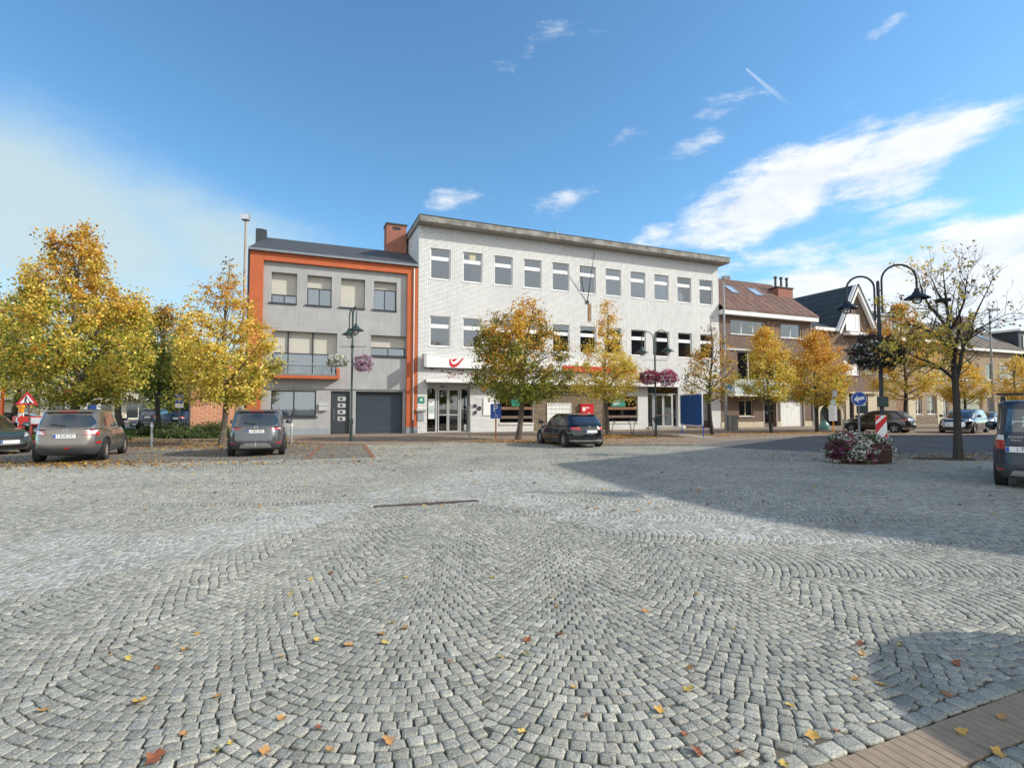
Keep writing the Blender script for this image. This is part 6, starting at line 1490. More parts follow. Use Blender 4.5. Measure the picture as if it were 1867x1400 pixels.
# ================================================================== TREES AND PLANTS
PAL = dict(
    yellow=[(.78, .60, .10), (.72, .52, .08), (.82, .68, .20), (.56, .52, .09)],
    gold=[(.74, .45, .06), (.68, .36, .05), (.80, .54, .10)],
    orange=[(.64, .28, .05), (.54, .20, .035), (.68, .38, .08)],
    green=[(.22, .28, .035), (.32, .36, .05), (.15, .21, .03), (.45, .46, .07)],
    olive=[(.17, .15, .03), (.22, .18, .03), (.12, .12, .02)],
    brown=[(.20, .10, .04), (.26, .14, .05), (.15, .08, .035)],
    dark=[(.035, .06, .02), (.05, .08, .025), (.03, .045, .018)], juniper=[(.07, .11, .04), (.11, .15, .05), (.15, .19, .06)])
def leaf_cloud(P, size, cols, r, up=.35):
    """P (n,3) positions, one small folded leaf each"""
    n = len(P)
    nrm = r.normal(0, 1, (n, 3)); nrm[:, 2] = np.abs(nrm[:, 2]) + up; nrm /= np.linalg.norm(nrm, axis=1)[:, None]
    t = r.normal(0, 1, (n, 3)); t -= nrm * (t * nrm).sum(1)[:, None]; t /= np.linalg.norm(t, axis=1)[:, None]; b = np.cross(nrm, t)
    s = size * r.uniform(.65, 1.35, (n, 1)); w = s * .42
    fold = nrm * s * r.uniform(-.12, .22, (n, 1))
    V = np.stack([P - t * s * .5, P + b * w + fold, P + t * s * .5 - nrm * s * .08, P - b * w + fold], 1).reshape(-1, 3)
    F = np.arange(n * 4).reshape(-1, 4); F = np.concatenate([F[:, [0, 1, 2]], F[:, [0, 2, 3]]])
    return V, F, np.repeat(cols, 4, 0)
def pick(pal, n, r):
    c = np.array(PAL[pal]); return c[r.integers(0, len(c), n)] * r.uniform(.8, 1.2, (n, 1))
def bez(a, b, c, n):
    return [a * (1 - t) ** 2 + b * 2 * t * (1 - t) + c * t * t for t in np.linspace(0, 1, n)]
def tree(name, label, base, prof, mix, seed, tr=.12, ncl=160, nl=110, ls=.10, spread=.26, lean=0.0, bark='bark', bare_top=0.0, group='autumn trees on the square', cat='tree', spires=0, hollow=.35, offx=0.0, leaf_drop=0.0):
    """prof: [(z, radius)] crown outline; mix: [(height fraction, {palette: weight})]"""
    r = np.random.default_rng(seed); root = empty(name, base, 0, label, cat, group)
    z0, z1 = prof[0][0], prof[-1][0]; zs = np.array([p[0] for p in prof]); rs = np.array([p[1] for p in prof])
    mb = MB(); top = z1 - (z1 - z0) * .06
    def leader(z):
        f = z / z1; return Vector((lean * f * z1 * .12 + .10 * sin(z * .9 + seed) + offx * max(0, (z - z0 * .7) / (z1 - z0)), .10 * cos(z * 1.1 + seed * 2), z))
    tz = np.concatenate([np.linspace(0, z0, 4), np.linspace(z0, top, 9)[1:]])
    l0 = leader(0); pts = [leader(z) - Vector((l0.x, l0.y, 0)) * (1 - z / z1) for z in tz]
    rad = [tr * (1.35 if i == 0 else 1.0) * (1 - .90 * (z / top) ** 1.1) + .008 for i, z in enumerate(tz)]
    mb.tube(pts, rad, 8)
    # primary limbs
    prim = []; npr = 26
    for i in range(npr):
        f = (i + .5) / npr; zb = z0 * .82 + (top - z0) * f * .80; az = i * 2.4 + r.uniform(-.4, .4)
        ze = zb + (z1 - z0) * r.uniform(.12, .30); R_ = np.interp(min(ze, z1), zs, rs) * r.uniform(.68, .95)
        a = Vector(np.array([np.interp(zb, tz, [p[k] for p in pts]) for k in range(3)])); d = Vector((cos(az), sin(az), 0))
        c = a + d * R_; c.z = min(ze, z1 - .2); m_ = a + d * R_ * .5; m_.z = a.z + (c.z - a.z) * r.uniform(.15, .5)
        q = bez(a, m_, c, 6); r0 = max(.014, tr * .42 * (1 - f * .7)); mb.tube(q, [r0 * (1 - .8 * t) for t in np.linspace(0, 1, 6)], 5, False)
        prim += [(Vector(p), r0 * (1 - .8 * t)) for p, t in zip(bez(a, m_, c, 10), np.linspace(0, 1, 10))][2:]
    prim += [(Vector(p), .03) for p, z in zip(pts, tz) if z > z0]
    pa_ = np.array([p[0] for p in prim])
    # clusters
    C = []; ph = r.uniform(0, 6, 6)
    while len(C) < ncl:
        z = r.uniform(z0, z1); rr_ = np.interp(z, zs, rs)
        if r.random() > (rr_ / rs.max()) ** 1.3 + .06: continue
        az = r.uniform(0, 2 * pi); lump = .86 + .16 * sin(3 * az + ph[0] + z * 1.3) + .10 * sin(5 * az + ph[1] - z * 2.1)
        q = rr_ * lump * (hollow + (1 - hollow) * r.random() ** .45)
        C.append((offx * (z - z0) / (z1 - z0) + q * cos(az) + .06 * z * lean, q * sin(az), z - .12 * q + r.normal(0, .1)))
    for k in range(spires):
        az = r.uniform(0, 2 * pi); q = r.uniform(.2, .8) * rs.max(); im = int(np.argmax(rs)); zt = min(z1, float(np.interp(-q, -rs[im:], zs[im:])) + r.uniform(.3, 1.0))
        for zz in np.arange(zt - 1.6, zt, .28): C.append((q * cos(az) + r.normal(0, .06) * (zt - zz), q * sin(az) + r.normal(0, .06) * (zt - zz), zz - .2))
    C = np.array(C); LP = []; LC = []
    fr = (C[:, 2] - z0) / (z1 - z0)
    for c, f in zip(C, fr):
        d2 = ((pa_ - c) ** 2).sum(1) + np.maximum(0, pa_[:, 2] - c[2] + .05) * 6
        a, ra = prim[int(np.argmin(d2))]; cv = Vector(c); m_ = (a + cv) / 2; m_.z -= .08
        q = bez(a, m_, cv + (cv - a).normalized() * .15, 4); mb.tube(q, [min(ra, .016), .009, .006, .003], 3, False)
        n = int(nl * r.uniform(.6, 1.3) * (1 - bare_top * max(0, f) ** 1.5))
        if n < 1 or r.random() < leaf_drop: continue
        t = r.uniform(.35, 1.1, (n, 1)); A = np.array(a); cc = np.array(c)
        g = np.clip(r.normal(0, 1, (n, 3)), -1.7, 1.7) * np.array([spread, spread, spread * .72]); 
        LP.append(A * (1 - t) + cc * t + g * np.clip(r.random((n, 1)) * 1.6, .3, 1.4))
        # colour chosen per cluster, then per leaf
        hs_ = [m[0] for m in mix]; w = {}
        for (ha, wa), (hb_, wb_) in zip(mix, mix[1:] + [mix[-1]]):
            if f >= ha or ha == hs_[0]:
                tt = 0 if hb_ == ha else min(1, max(0, (f - ha) / (hb_ - ha)))
                w = {k: wa.get(k, 0) * (1 - tt) + wb_.get(k, 0) * tt for k in set(wa) | set(wb_)}
        ks = sorted(w); p = np.array([w[k] for k in ks]) + 1e-9; p /= p.sum(); k0 = r.choice(len(ks), p=p)
        idx = np.where(r.random(n) < .62, k0, r.choice(len(ks), n, p=p)); col = np.zeros((n, 3))
        for j, k in enumerate(ks):
            mm = idx == j; col[mm] = pick(k, mm.sum(), r)
        LC.append(col)
    mb.build('trunk', MAT[bark], root, smooth=True)
    P = np.concatenate(LP); V, F, Cc = leaf_cloud(P, ls, np.concatenate(LC), r)
    np_mesh('crown', V, 0, F, MAT['leaves'], root, cols=Cc); return root
Z = lambda py, Y: hz(py, Y)
AUT = [(0, {'green': .75, 'yellow': .35, 'olive': .1}), (.35, {'green': .35, 'yellow': .55, 'gold': .15}), (.7, {'gold': .5, 'yellow': .4, 'orange': .08, 'olive': .05}), (1, {'gold': .55, 'orange': .2, 'brown': .2})]
b = at(128, 25); tree('lime_tree', 'tallest full crowned yellow tree at the left, its trunk behind the taupe SUV', b, [(2.0, 2.3), (2.8, 3.4), (4.3, 3.9), (6.0, 3.1), (7.6, 2.1), (8.8, 1.3), (9.8, .75), (10.7, .2)], AUT, 11, .20, 430, 88, .12, .24, spires=14, leaf_drop=.08)
b = gp(404, 812); tree('lime_tree', 'yellow tree with thin bare tip beside the dark grey SUV', b, [(2.0, 1.5), (2.7, 2.2), (4.2, 2.4), (5.4, 2.0), (6.4, 1.25), (7.5, .55), (8.4, .1)], [(0, {'green': .3, 'yellow': .75}), (.4, {'yellow': .8, 'gold': .2}), (.8, {'gold': .6, 'orange': .2}), (1, {'brown': .8, 'gold': .2})], 12, .13, 290, 92, .11, .22, leaf_drop=.06, bare_top=.9, spires=3, offx=.1)
b = gp(945, 802); tree('lime_tree', 'olive and rust coloured tree in front of the white office, left of the black hatchback', b, [(2.2, 1.9), (2.9, 2.8), (3.9, 3.1), (5.0, 2.6), (5.8, 2.0), (6.6, 1.0), (7.4, .2)], [(0, {'green': .7, 'olive': .5, 'brown': .1}), (.4, {'olive': .5, 'gold': .4, 'green': .25}), (.8, {'gold': .5, 'orange': .3, 'olive': .25}), (1, {'orange': .5, 'gold': .5})], 13, .14, 270, 80, .11, .24, lean=.5, spires=9, leaf_drop=.10, offx=.35)
b = gp(1108, 793); tree('lime_tree', 'bright yellow tree with slender top before the green window poster', b, [(2.3, 1.8), (3.0, 2.8), (3.9, 2.7), (5.0, 1.7), (6.3, .95), (7.5, .5), (8.5, .1)], [(0, {'yellow': .9, 'green': .15}), (.5, {'yellow': .7, 'gold': .35}), (1, {'gold': .6, 'orange': .3})], 14, .12, 150, 80, .105, .25, spires=2, leaf_drop=.05)
b = gp(1299, 793); tree('lime_tree', 'thinning brown-green tree with bare top right of the blue board', b, [(2.4, 1.3), (3.1, 1.9), (4.2, 2.0), (5.3, 1.35), (6.4, .8), (7.4, .2)], [(0, {'green': .4, 'gold': .4, 'olive': .3}), (.6, {'gold': .6, 'olive': .4, 'orange': .2}), (1, {'brown': 1})], 15, .11, 130, 62, .10, .24, bare_top=1.0, leaf_drop=.12, bark='bark_dark')
b = gp(1407, 790); tree('lime_tree', 'narrow golden tree with dark trunk in front of the white garage door', b, [(2.5, 1.2), (3.3, 1.8), (4.6, 1.7), (5.8, 1.2), (6.8, .6), (7.3, .15)], [(0, {'yellow': .6, 'green': .4}), (.5, {'yellow': .7, 'gold': .3}), (1, {'gold': 1})], 16, .10, 140, 85, .105, .24, lean=-.7, spires=3, bark='bark_dark')
b = gp(1490, 788); tree('lime_tree', 'broad orange and yellow tree in front of the arched doorway', b, [(2.1, 1.5), (2.9, 2.6), (4.2, 2.7), (5.4, 2.0), (6.3, 1.3), (7.1, .3)], [(0, {'green': .35, 'yellow': .5, 'gold': .2}), (.5, {'gold': .6, 'yellow': .3, 'orange': .2}), (1, {'orange': .6, 'gold': .4})], 17, .11, 210, 95, .11, .26, spires=4, bark='bark_dark')
b = at(1651, 38); tree('lime_tree', 'yellow tree seen behind the left branches of the nearly bare tree', b, [(2.6, 1.6), (3.6, 2.6), (5.0, 2.8), (6.6, 2.2), (8.0, 1.5), (9.2, .5)], [(0, {'yellow': .8, 'gold': .3}), (.6, {'gold': .6, 'yellow': .3, 'orange': .25}), (1, {'orange': .6, 'gold': .4})], 18, .13, 190, 80, .11, .27, bark='bark_dark', spires=3)
b = at(1757, 44); tree('lime_tree', 'small yellow tree behind the foot of the nearly bare tree', b, [(2.3, 1.1), (3.2, 1.9), (4.4, 1.7), (5.4, .9), (6.2, .2)], [(0, {'yellow': .8, 'gold': .3}), (1, {'gold': .7, 'yellow': .3})], 19, .11, 90, 80, .12, .28, bark='bark_dark')
b = at(1858, 44); tree('lime_tree', 'yellow tree above the dark van at the right edge', b, [(2.3, 1.2), (3.2, 2.1), (4.2, 2.0), (5.3, 1.1), (6.0, .2)], [(0, {'yellow': .8, 'gold': .3}), (1, {'gold': .7, 'yellow': .3})], 20, .11, 100, 80, .12, .28, bark='bark_dark')
grp = 'background trees on the left'
BG = [(0, {'green': .9, 'yellow': .4, 'olive': .1}), (.5, {'green': .6, 'gold': .25, 'olive': .3}), (1, {'gold': .6, 'brown': .2, 'olive': .4})]
b = at(214, 37); tree('street_tree', 'pale trunked green and gold tree just right of the tallest tree', b, [(3.5, 2.2), (4.3, 3.1), (5.4, 3.3), (7.0, 2.6), (8.3, 1.4), (9.3, .4)], BG, 21, .22, 190, 85, .15, .38, group=grp, spires=3)
b = at(290, 42); tree('street_tree', 'green and gold tree behind the one-way sign, left of the brick annexe', b, [(3.6, 1.9), (4.5, 2.7), (5.6, 2.8), (7.4, 2.2), (8.8, 1.2), (10.0, .4)], BG, 22, .18, 170, 80, .15, .36, group=grp, spires=4)
b = at(26, 36); tree('street_tree', 'shaded green tree at the left edge behind the roadworks triangle', b, [(3.6, 2.2), (4.5, 3.2), (5.6, 3.4), (7.6, 2.7), (9.0, 1.4), (9.9, .4)], BG, 23, .2, 180, 85, .15, .38, group=grp, spires=3)
b = at(-90, 30); tree('street_tree', 'yellow green tree half outside the left edge of the frame', b, [(2.4, 2.0), (3.8, 3.3), (5.6, 3.4), (7.4, 2.4), (8.9, .5)], AUT, 24, .2, 150, 80, .15, .38, group=grp)
for i, (px, Y, h, w_, lb) in enumerate(((316, 62, 10.5, 4.6, 'dense dark green tree above the parked cars, next to the annexe corner'), (352, 70, 11, 5, 'dark green tree rising behind the brick annexe roof'))):
    b = at(px, Y); tree('background_tree', lb, b, [(1.0, w_ * .7), (3, w_), (6, w_ * .95), (8.5, w_ * .6), (h, .4)], [(0, {'dark': .7, 'green': .5}), (1, {'green': .8, 'olive': .4, 'dark': .2})], 30 + i, .25, 170, 90, .24, .6, group='dark trees down the side street')

def bare_tree():
    """the nearly leafless tree on the right: limbs follow the photograph, twigs grow from them"""
    r = np.random.default_rng(5); b = gp(1747, 836); Y0 = b.y; root = empty('bare_lime_tree', b, 0, 'nearly bare dark trunked tree with few brown leaves near the right edge', 'tree', 'autumn trees on the square')
    def P(px, py, dy=0.0): z = hz(py, Y0 + dy); return at(px, Y0 + dy, z) - b
    mb = MB(); TW = []
    limbs = [([P(1747, 836), P(1746, 790), P(1744, 730), P(1741, 690), P(1738, 650), P(1732, 610), P(1727, 560), P(1722, 520), P(1719, 488)], [.145, .105, .095, .088, .07, .052, .034, .020, .009]),
             ([P(1742, 700), P(1749, 670, .1), P(1757, 630, .2), P(1768, 600, .4), P(1784, 562, .6), P(1800, 530, .8), P(1812, 506, .9)], [.07, .06, .048, .038, .026, .015, .006]),
             ([P(1738, 690), P(1722, 676, -.3), P(1698, 662, -.7), P(1672, 652, -1.0), P(1648, 640, -1.2), P(1625, 632, -1.3)], [.05, .042, .033, .024, .014, .006]),
             ([P(1733, 640), P(1716, 618, -.2), P(1696, 604, -.4), P(1668, 594, -.6), P(1640, 590, -.7), P(1612, 582, -.8)], [.055, .044, .034, .026, .016, .006]),
             ([P(1729, 600), P(1712, 578, .3), P(1694, 558, .5), P(1680, 530, .8), P(1674, 500, .9)], [.055, .04, .03, .02, .008]),
             ([P(1758, 628, .2), P(1776, 604, .1), P(1798, 592, 0), P(1822, 580, -.2), P(1838, 572, -.3)], [.05, .035, .025, .015, .006]),
             ([P(1731, 606), P(1746, 580, -.4), P(1758, 550, -.8), P(1762, 515, -1.0), P(1766, 492, -1.1)], [.05, .035, .025, .014, .006]),
             ([P(1736, 640), P(1730, 600, 1.0), P(1735, 560, 1.7), P(1742, 525, 2.0)], [.06, .04, .025, .008]),
             ([P(1738, 660), P(1745, 620, -1.0), P(1752, 585, -1.8), P(1745, 550, -2.2)], [.06, .04, .025, .008]),
             ([P(1727, 560), P(1708, 530, -.2), P(1697, 505, -.3), P(1700, 485, -.3)], [.035, .022, .012, .005])]
    for pts, rad in limbs: mb.tube(pts, rad, 8, True)
    def grow(a, d, L, rd, dep):
        n = 5; pts = [a]; dd = d.normalized()
        for k in range(n):
            dd = (dd + Vector(r.normal(0, .16, 3)) + Vector((0, 0, .07))).normalized(); pts.append(pts[-1] + dd * L / n)
        mb.tube(pts, [rd * (1 - .85 * t) + .001 for t in np.linspace(0, 1, n + 1)], 4 if dep < 2 else 3, False)
        TW.append((pts, dep))
        if dep < 3:
            for k in range(3 if dep < 2 else 2):
                i = int(r.integers(1, n)); s = Vector(r.normal(0, 1, 3)); s = (s - dd * s.dot(dd)).normalized()
                grow(pts[i], dd * .75 + s * .75 + Vector((0, 0, .1)), L * r.uniform(.45, .7), rd * .55, dep + 1)
    for li, (pts, rad) in enumerate(limbs):
        i0 = 5 if li == 0 else 1
        for i in range(i0, len(pts)):
            for k in range(3 if li else 2):
                d = (pts[i] - pts[i - 1]).normalized(); s = Vector(r.normal(0, 1, 3)); s = (s - d * s.dot(d)).normalized()
                grow(pts[i - 1].lerp(pts[i], r.random()), d * .8 + s * .8, r.uniform(.55, 1.1), min(.02, rad[i] * .4 + .004), 1)
    mb.build('trunk', MAT['bark_dark'], root, smooth=True)
    LP = []; LC = []
    for pts, dep in TW:
        c = pts[-1]; left = c.x < -.9; low = c.z < 4.3
        p = .6 if (left and low) else (.34 if left else .16)
        if dep < 2 or r.random() > p: continue
        n = int(r.integers(4, 11) * (1.9 if left and low else (1.2 if left else .8)))
        t = r.integers(1, 6, n); base_ = np.array([pts[k] for k in t]); LP.append(base_ + r.normal(0, .06, (n, 3))); LC.append(pick('yellow' if (left and r.random() < .75) else ('gold' if r.random() < .3 else 'brown'), n, r))
    V, F, Cc = leaf_cloud(np.concatenate(LP), .085, np.concatenate(LC), r); np_mesh('crown', V, 0, F, MAT['leaves'], root, cols=Cc)
    q = MB(); p_ = P(1719.5, 548); q.box(p_.x - .16, p_.x + .16, p_.y - .14, p_.y + .14, p_.z - .05, p_.z + .06); q.build('nest_box', MAT['black'], root)
bare_tree()
tp = gp(1747, 836.5); q = MB()
rr = random.Random(3); pts = [(tp.x + (1.0 + rr.uniform(-.2, .2)) * 1.0 * cos(2 * pi * k / 18) - .45, tp.y + .5 * cos(.3) * sin(2 * pi * k / 18) * (1 + rr.uniform(-.2, .2)), .012) for k in range(18)]
pm('earth', (.045, .035, .026), .95, var=.5, scale=7, bump=.8, bscale=30); q.add(pts, [tuple(range(18))]); q.build('tree_pit', MAT['earth'])['kind'] = 'structure'

def shrub(name, label, loc, rx, ry, h, pal, seed, n=5200, ls=.07, group=None, cat='shrub'):
    r = np.random.default_rng(seed); root = empty(name, loc, 0, label, cat, group); mb = MB(); P = []
    k = 60
    for i in range(k):
        az = r.uniform(0, 2 * pi); q = r.random() ** .5; z = h * (1 - q ** 2 * .75) * r.uniform(.55, 1.05); c = Vector((rx * q * cos(az), ry * q * sin(az), max(.08, z)))
        mb.tube([Vector((c.x * .15, c.y * .15, 0)), Vector((c.x * .6, c.y * .6, c.z * .5)), c], [.02, .012, .005], 3, False)
        m = n // k; t = r.uniform(.4, 1.15, (m, 1)); P.append(np.array(c) * t + r.normal(0, 1, (m, 3)) * np.array([.16, .16, .10]))
    P = np.concatenate(P); P[:, 2] = np.abs(P[:, 2]) + .02; mb.build('stem', MAT['bark'], root)
    V, F, C = leaf_cloud(P, ls, np.concatenate([pick(pal, len(P), r)]), r); np_mesh('foliage', V, 0, F, MAT['leaves'], root, cols=C); return root
for i, (px, Y, rx, h, lb) in enumerate(((292, 31.5, 1.4, .70, 'leftmost spreading juniper on the lawn below the one-way sign'), (338, 30.6, 1.5, .80, 'middle juniper in front of the left half of the brick annexe'),
        (392, 30.2, 1.4, .85, 'juniper closest to the small yellow tree, against the annexe'), (322, 29.2, .7, .4, 'small low juniper standing forward on the grass'), (362, 29.2, .8, .4, 'tiny juniper on the grass just left of the tree trunk'))):
    shrub('juniper', lb, at(px, Y), rx, .9, h, 'juniper', 40 + i, 6200, .085, 'junipers along the lawn')

def flowers(par, name, c, rx, ry, rz, cols, n, seed, droop=.3, green='juniper', gfrac=.5, size=.05, low=-1.0):
    """petal and leaf faces filling a drooping mound; one mesh for leaves, one for blossom"""
    r = np.random.default_rng(seed)
    d = r.normal(0, 1, (n, 3)); d /= np.linalg.norm(d, axis=1)[:, None]; rad = (.62 + .45 * r.random((n, 1)) ** .5)
    lump = 1 + .16 * np.sin(d[:, :1] * 7 + seed) * np.cos(d[:, 1:2] * 6) + .1 * np.sin(d[:, 2:] * 9 + seed)
    P = d * rad * lump * np.array([rx, ry, rz]); P[:, 2] -= droop * np.maximum(0, np.abs(d[:, 0])) * rz * .5; P += np.array(c)
    P = P[P[:, 2] > low]; n = len(P)
    g = r.random(n) < gfrac
    V, F, C = leaf_cloud(P[g] - .02 * d[:n][g], size * 1.1, pick(green, g.sum(), r), r); np_mesh('foliage', V, 0, F, MAT['leaves'], par, cols=C)
    pc = P[~g]; m = len(pc); cc = np.array([c_[0:3] for c_ in cols]); w = np.array([c_[3] for c_ in cols]); w = w / w.sum()
    # colours come in patches
    patch = fbm(pc[:, 0] * 3, pc[:, 2] * 3, 1.3, seed, 2); cum = np.cumsum(w); qn = (np.argsort(np.argsort(patch + r.normal(0, .06, m))) + .5) / max(m, 1); idx = np.searchsorted(cum, qn).clip(0, len(w) - 1)
    V, F, C = leaf_cloud(pc, size, cc[idx] * r.uniform(.85, 1.1, (m, 1)), r, .1); np_mesh('blossom', V, 0, F, MAT['petals'], par, cols=C)
# ================================================================== STREET FURNITURE
def lamp(label, base, H, arm, rz, mat, scale=1.0, group='double lamps on the square', drop=.55):
    """double arched lamp: pole, two swan necks, two bell lamps"""
    root = empty('street_lamp', base, rz, label, 'street lamp', group); s = scale
    q = MB(); q.lathe([(.12 * s, 0), (.12 * s, .06), (.075 * s, .10), (.07 * s, 1.1), (.055 * s, 1.15), (.055 * s, H - 1.6), (.045 * s, H - 1.55), (.045 * s, H - .25 * s), (.02, H - .2 * s)], n=14); q.build('pole', MAT[mat], root, smooth=True)
    q = MB(); q.box(-.09 * s, .09 * s, -.09 * s, .09 * s, .85, 1.12); q.build('service_box', MAT[mat], root, bevel=.01)
    for sd_, f in ((-1, arm[0]), (1, arm[1])):
        top = H - f[1]; R_ = f[0] / 2; x0 = sd_ * .10 * s
        pts = [(x0, 0, top - R_ - 1.0 * s), (x0, 0, top - R_ - .4)] + [(x0 + sd_ * (R_ - R_ * cos(a)), 0, top - R_ + R_ * sin(a)) for a in np.linspace(0, pi, 13)] + [(x0 + sd_ * 2 * R_, 0, top - R_ - drop * s)]
        am = MB(); am.tube(pts, .030 * s, 8); am.box(min(0, x0), max(0, x0), -.015, .015, top - R_ - .35, top - R_ - .31); am.box(min(0, x0), max(0, x0), -.015, .015, top - R_ - .9 * s, top - R_ - .86 * s); am = am.build('lamp_arm', MAT[mat], root, smooth=True)
        lx = x0 + sd_ * 2 * R_; lz = top - R_ - drop * s
        h = MB(); h.lathe([(.03, .02), (.07, 0), (.08, -.08), (.13, -.13), (.14, -.17), (.36, -.31), (.37, -.335), (.33, -.325), (.1, -.24)], (lx, 0, lz), 20); h.build('lamp_hood', MAT[mat], root, smooth=True)
        h = MB(); h.lathe([(.13, -.27), (.16, -.33), (.13, -.45), (.07, -.51), (.01, -.52)], (lx, 0, lz), 14); h.build('lamp_globe', MAT['glass_globe'], root, smooth=True)
    return root
glass_mat('glass_globe', (.85, .88, .9), .12)
def baskets(root, z, xs, specs, mat, sway=0):
    q = MB(); q.tube([(xs[0], 0, z), (xs[1], 0, z)], .014, 6); q.lathe([(.08, -.05), (.10, 0), (.08, .05)], (0, 0, z), 12); q.build('basket_arm', MAT[mat], root)
W_, PK, MG, PU, CR = (.75, .75, .72), (.62, .30, .55), (.42, .02, .17), (.16, .02, .09), (.50, .03, .10)
def basket(label, loc, rz, rx, rz_, cols, seed, n=1500, hang=.55, ry=None, gf=.45, size=.055, green='juniper', grp='flower baskets hanging from the lamps'):
    o = empty('flower_basket', loc, rz, label, 'flower basket', grp); q = MB(); q.lathe([(.06, -.16), (.16, -.10), (.20, .0), (.18, .02)], n=14); q.build('bowl', MAT['black'], o)
    q = MB()
    for a in (0, 2.1, 4.2): q.tube([(.18 * cos(a), .18 * sin(a), 0), (0, 0, hang)], .005, 4)
    q.build('chain', MAT['galv'], o); flowers(o, 'flowers', (0, 0, -.02), rx, ry or rx, rz_, cols, n, seed, gfrac=gf, size=size, green=green); return o
# lamp before the grey house (arms point towards the viewer)
b = gp(640, 805.5); H = hz(562, b.y); l1 = lamp('green painted double lamp before the grey house, seen nearly edge on', b, H, ((.75, .0), (.75, .0)), R(118), 'lamp_green', .95)
zb = hz(632, b.y); q = MB(); q.tube([(-.62, 0, zb), (.68, 0, zb)], .014, 6); q.lathe([(.05, -.08), (.10, -.02), (.10, .02), (.05, .08)], (0, 0, zb), 12); q = q.build('basket_arm', MAT['lamp_green'], l1); q.rotation_euler = (0, 0, -R(118))
basket('hanging basket of white flowers on the left of the green lamp', at(614, b.y, hz(657, b.y)), 0, .50, .30, [(*W_, .9), (.6, .6, .3, .1)], 1, 1900, .62, gf=.35, size=.065)
basket('hanging basket of pale pink flowers on the right of the green lamp', at(662, b.y, hz(660, b.y)), 0, .46, .42, [(*PK, .75), (.7, .5, .68, .3)], 2, 1900, .68, gf=.45, size=.06)
b = gp(1196, 796); H = hz(601, b.y); l2 = lamp('black double lamp with red flower baskets before the second office entrance', b, H, ((.80, .15), (.80, .0)), R(20), 'lamp_green', .95)
zb = hz(657, b.y); q = MB(); q.tube([(-.75, 0, zb), (.75, 0, zb)], .014, 6); q = q.build('basket_arm', MAT['lamp_green'], l2); q.rotation_euler = (0, 0, R(-20))
basket('dark red flower basket on the left of the black double lamp', at(1184, b.y, hz(686, b.y)), 0, .56, .42, [(*MG, .5), (*CR, .25), (*PU, .25)], 3, 2000, .6, gf=.30, size=.07)
basket('magenta and pink flower basket on the right of the black double lamp', at(1216, b.y, hz(687, b.y)), 0, .60, .46, [(*MG, .6), (*CR, .3), (*PK, .2), (*PU, .1)], 4, 2200, .6, gf=.25, size=.07)
# the big lamp on the right with its round flower balls
bl = at(1611, 17.6); H = hz(500, 17.6); l3 = lamp('tall black double lamp with big flower ball above the planter', bl, H, ((.84, .05), (1.02, -.28)), R(-14), 'lamp_black', 1.1, drop=.30)
q = MB(); zc = hz(650, 17.6); q.tube([(-.55, 0, zc + .3), (.55, 0, zc + .3)], .016, 6); q.build('basket_arm', MAT['lamp_black'], l3)
basket('big round ball of white and purple flowers on the tall black lamp, left side', at(1583, 17.5, hz(641, 17.5)), 0, .56, .56, [(*W_, .2), (.35, .33, .4, .35), (*PU, .5)], 5, 4200, .5, gf=.72, size=.06, green='dark')
basket('round leafy flower ball on the tall black lamp, right side', at(1619, 17.9, hz(642, 17.9)), 0, .46, .54, [(*PU, .6), (.3, .3, .3, .2)], 6, 2800, .5, gf=.86, size=.06, green='dark')
q = MB(); zb = hz(731, 17.6); q.box(-.10, .16, -.12, .12, zb - .2, zb + .15); q.build('control_box', MAT['lamp_green'], l3, bevel=.02)
# red and white chevron marker round the foot of the big lamp
mk = empty('chevron_marker', at(1609, 17.1), R(-25), 'red and white striped warning marker standing behind the planter', 'marker'); zt = hz(757, 17.1); w_ = .15
MB().box(-w_, w_, .0, .03, 0, zt).build('panel', MAT['sign_white'], mk); MB().tube([(0, .05, 0), (0, .05, zt)], .03, 6).build('post', MAT['galv'], mk)
q = MB()
def stripe(z0): 
    P = [(-w_, z0), (w_, z0 + .42), (w_, z0 + .42 + .30), (-w_, z0 + .30)]; P = [(a, min(zt, max(0, z))) for a, z in P]; return P
for z0 in (zt - .60, zt - 1.28): q.prism(stripe(z0), 'y', -.004, -.001)
q.prism([(-w_, zt - .01), (-w_, zt - .2), (.02, zt - .01)], 'y', -.0045, -.001)
q.build('stripe', MAT['sign_red'], mk)
# planter
pc = gp(1584, 846); pl_ = empty('flower_planter', (pc.x, pc.y + .5, 0), R(-6), 'brown planter overflowing with white and crimson petunias', 'planter')
q = MB(); q.box(-.03, .74, -.42, .40, .03, .60); q.box(-.74, -.04, -.38, .40, .03, .56); q.build('box', MAT['planter_brown'], pl_, bevel=.015)
flowers(pl_, 'flowers', (-.30, -.22, .42), .66, .56, .42, [(*W_, .55), (*MG, .22), (*PU, .23)], 5200, 7, .5, gfrac=.42, size=.062, low=.03)
flowers(pl_, 'flowers', (-.02, .10, .74), .72, .42, .20, [(*W_, .7), (*MG, .3)], 2300, 8, .5, gfrac=.72, size=.055, low=.03)
flowers(pl_, 'flowers', (.66, -.12, .52), .26, .42, .30, [(*W_, .8), (*PK, .2)], 1100, 9, .5, gfrac=.55, size=.05, low=.12)
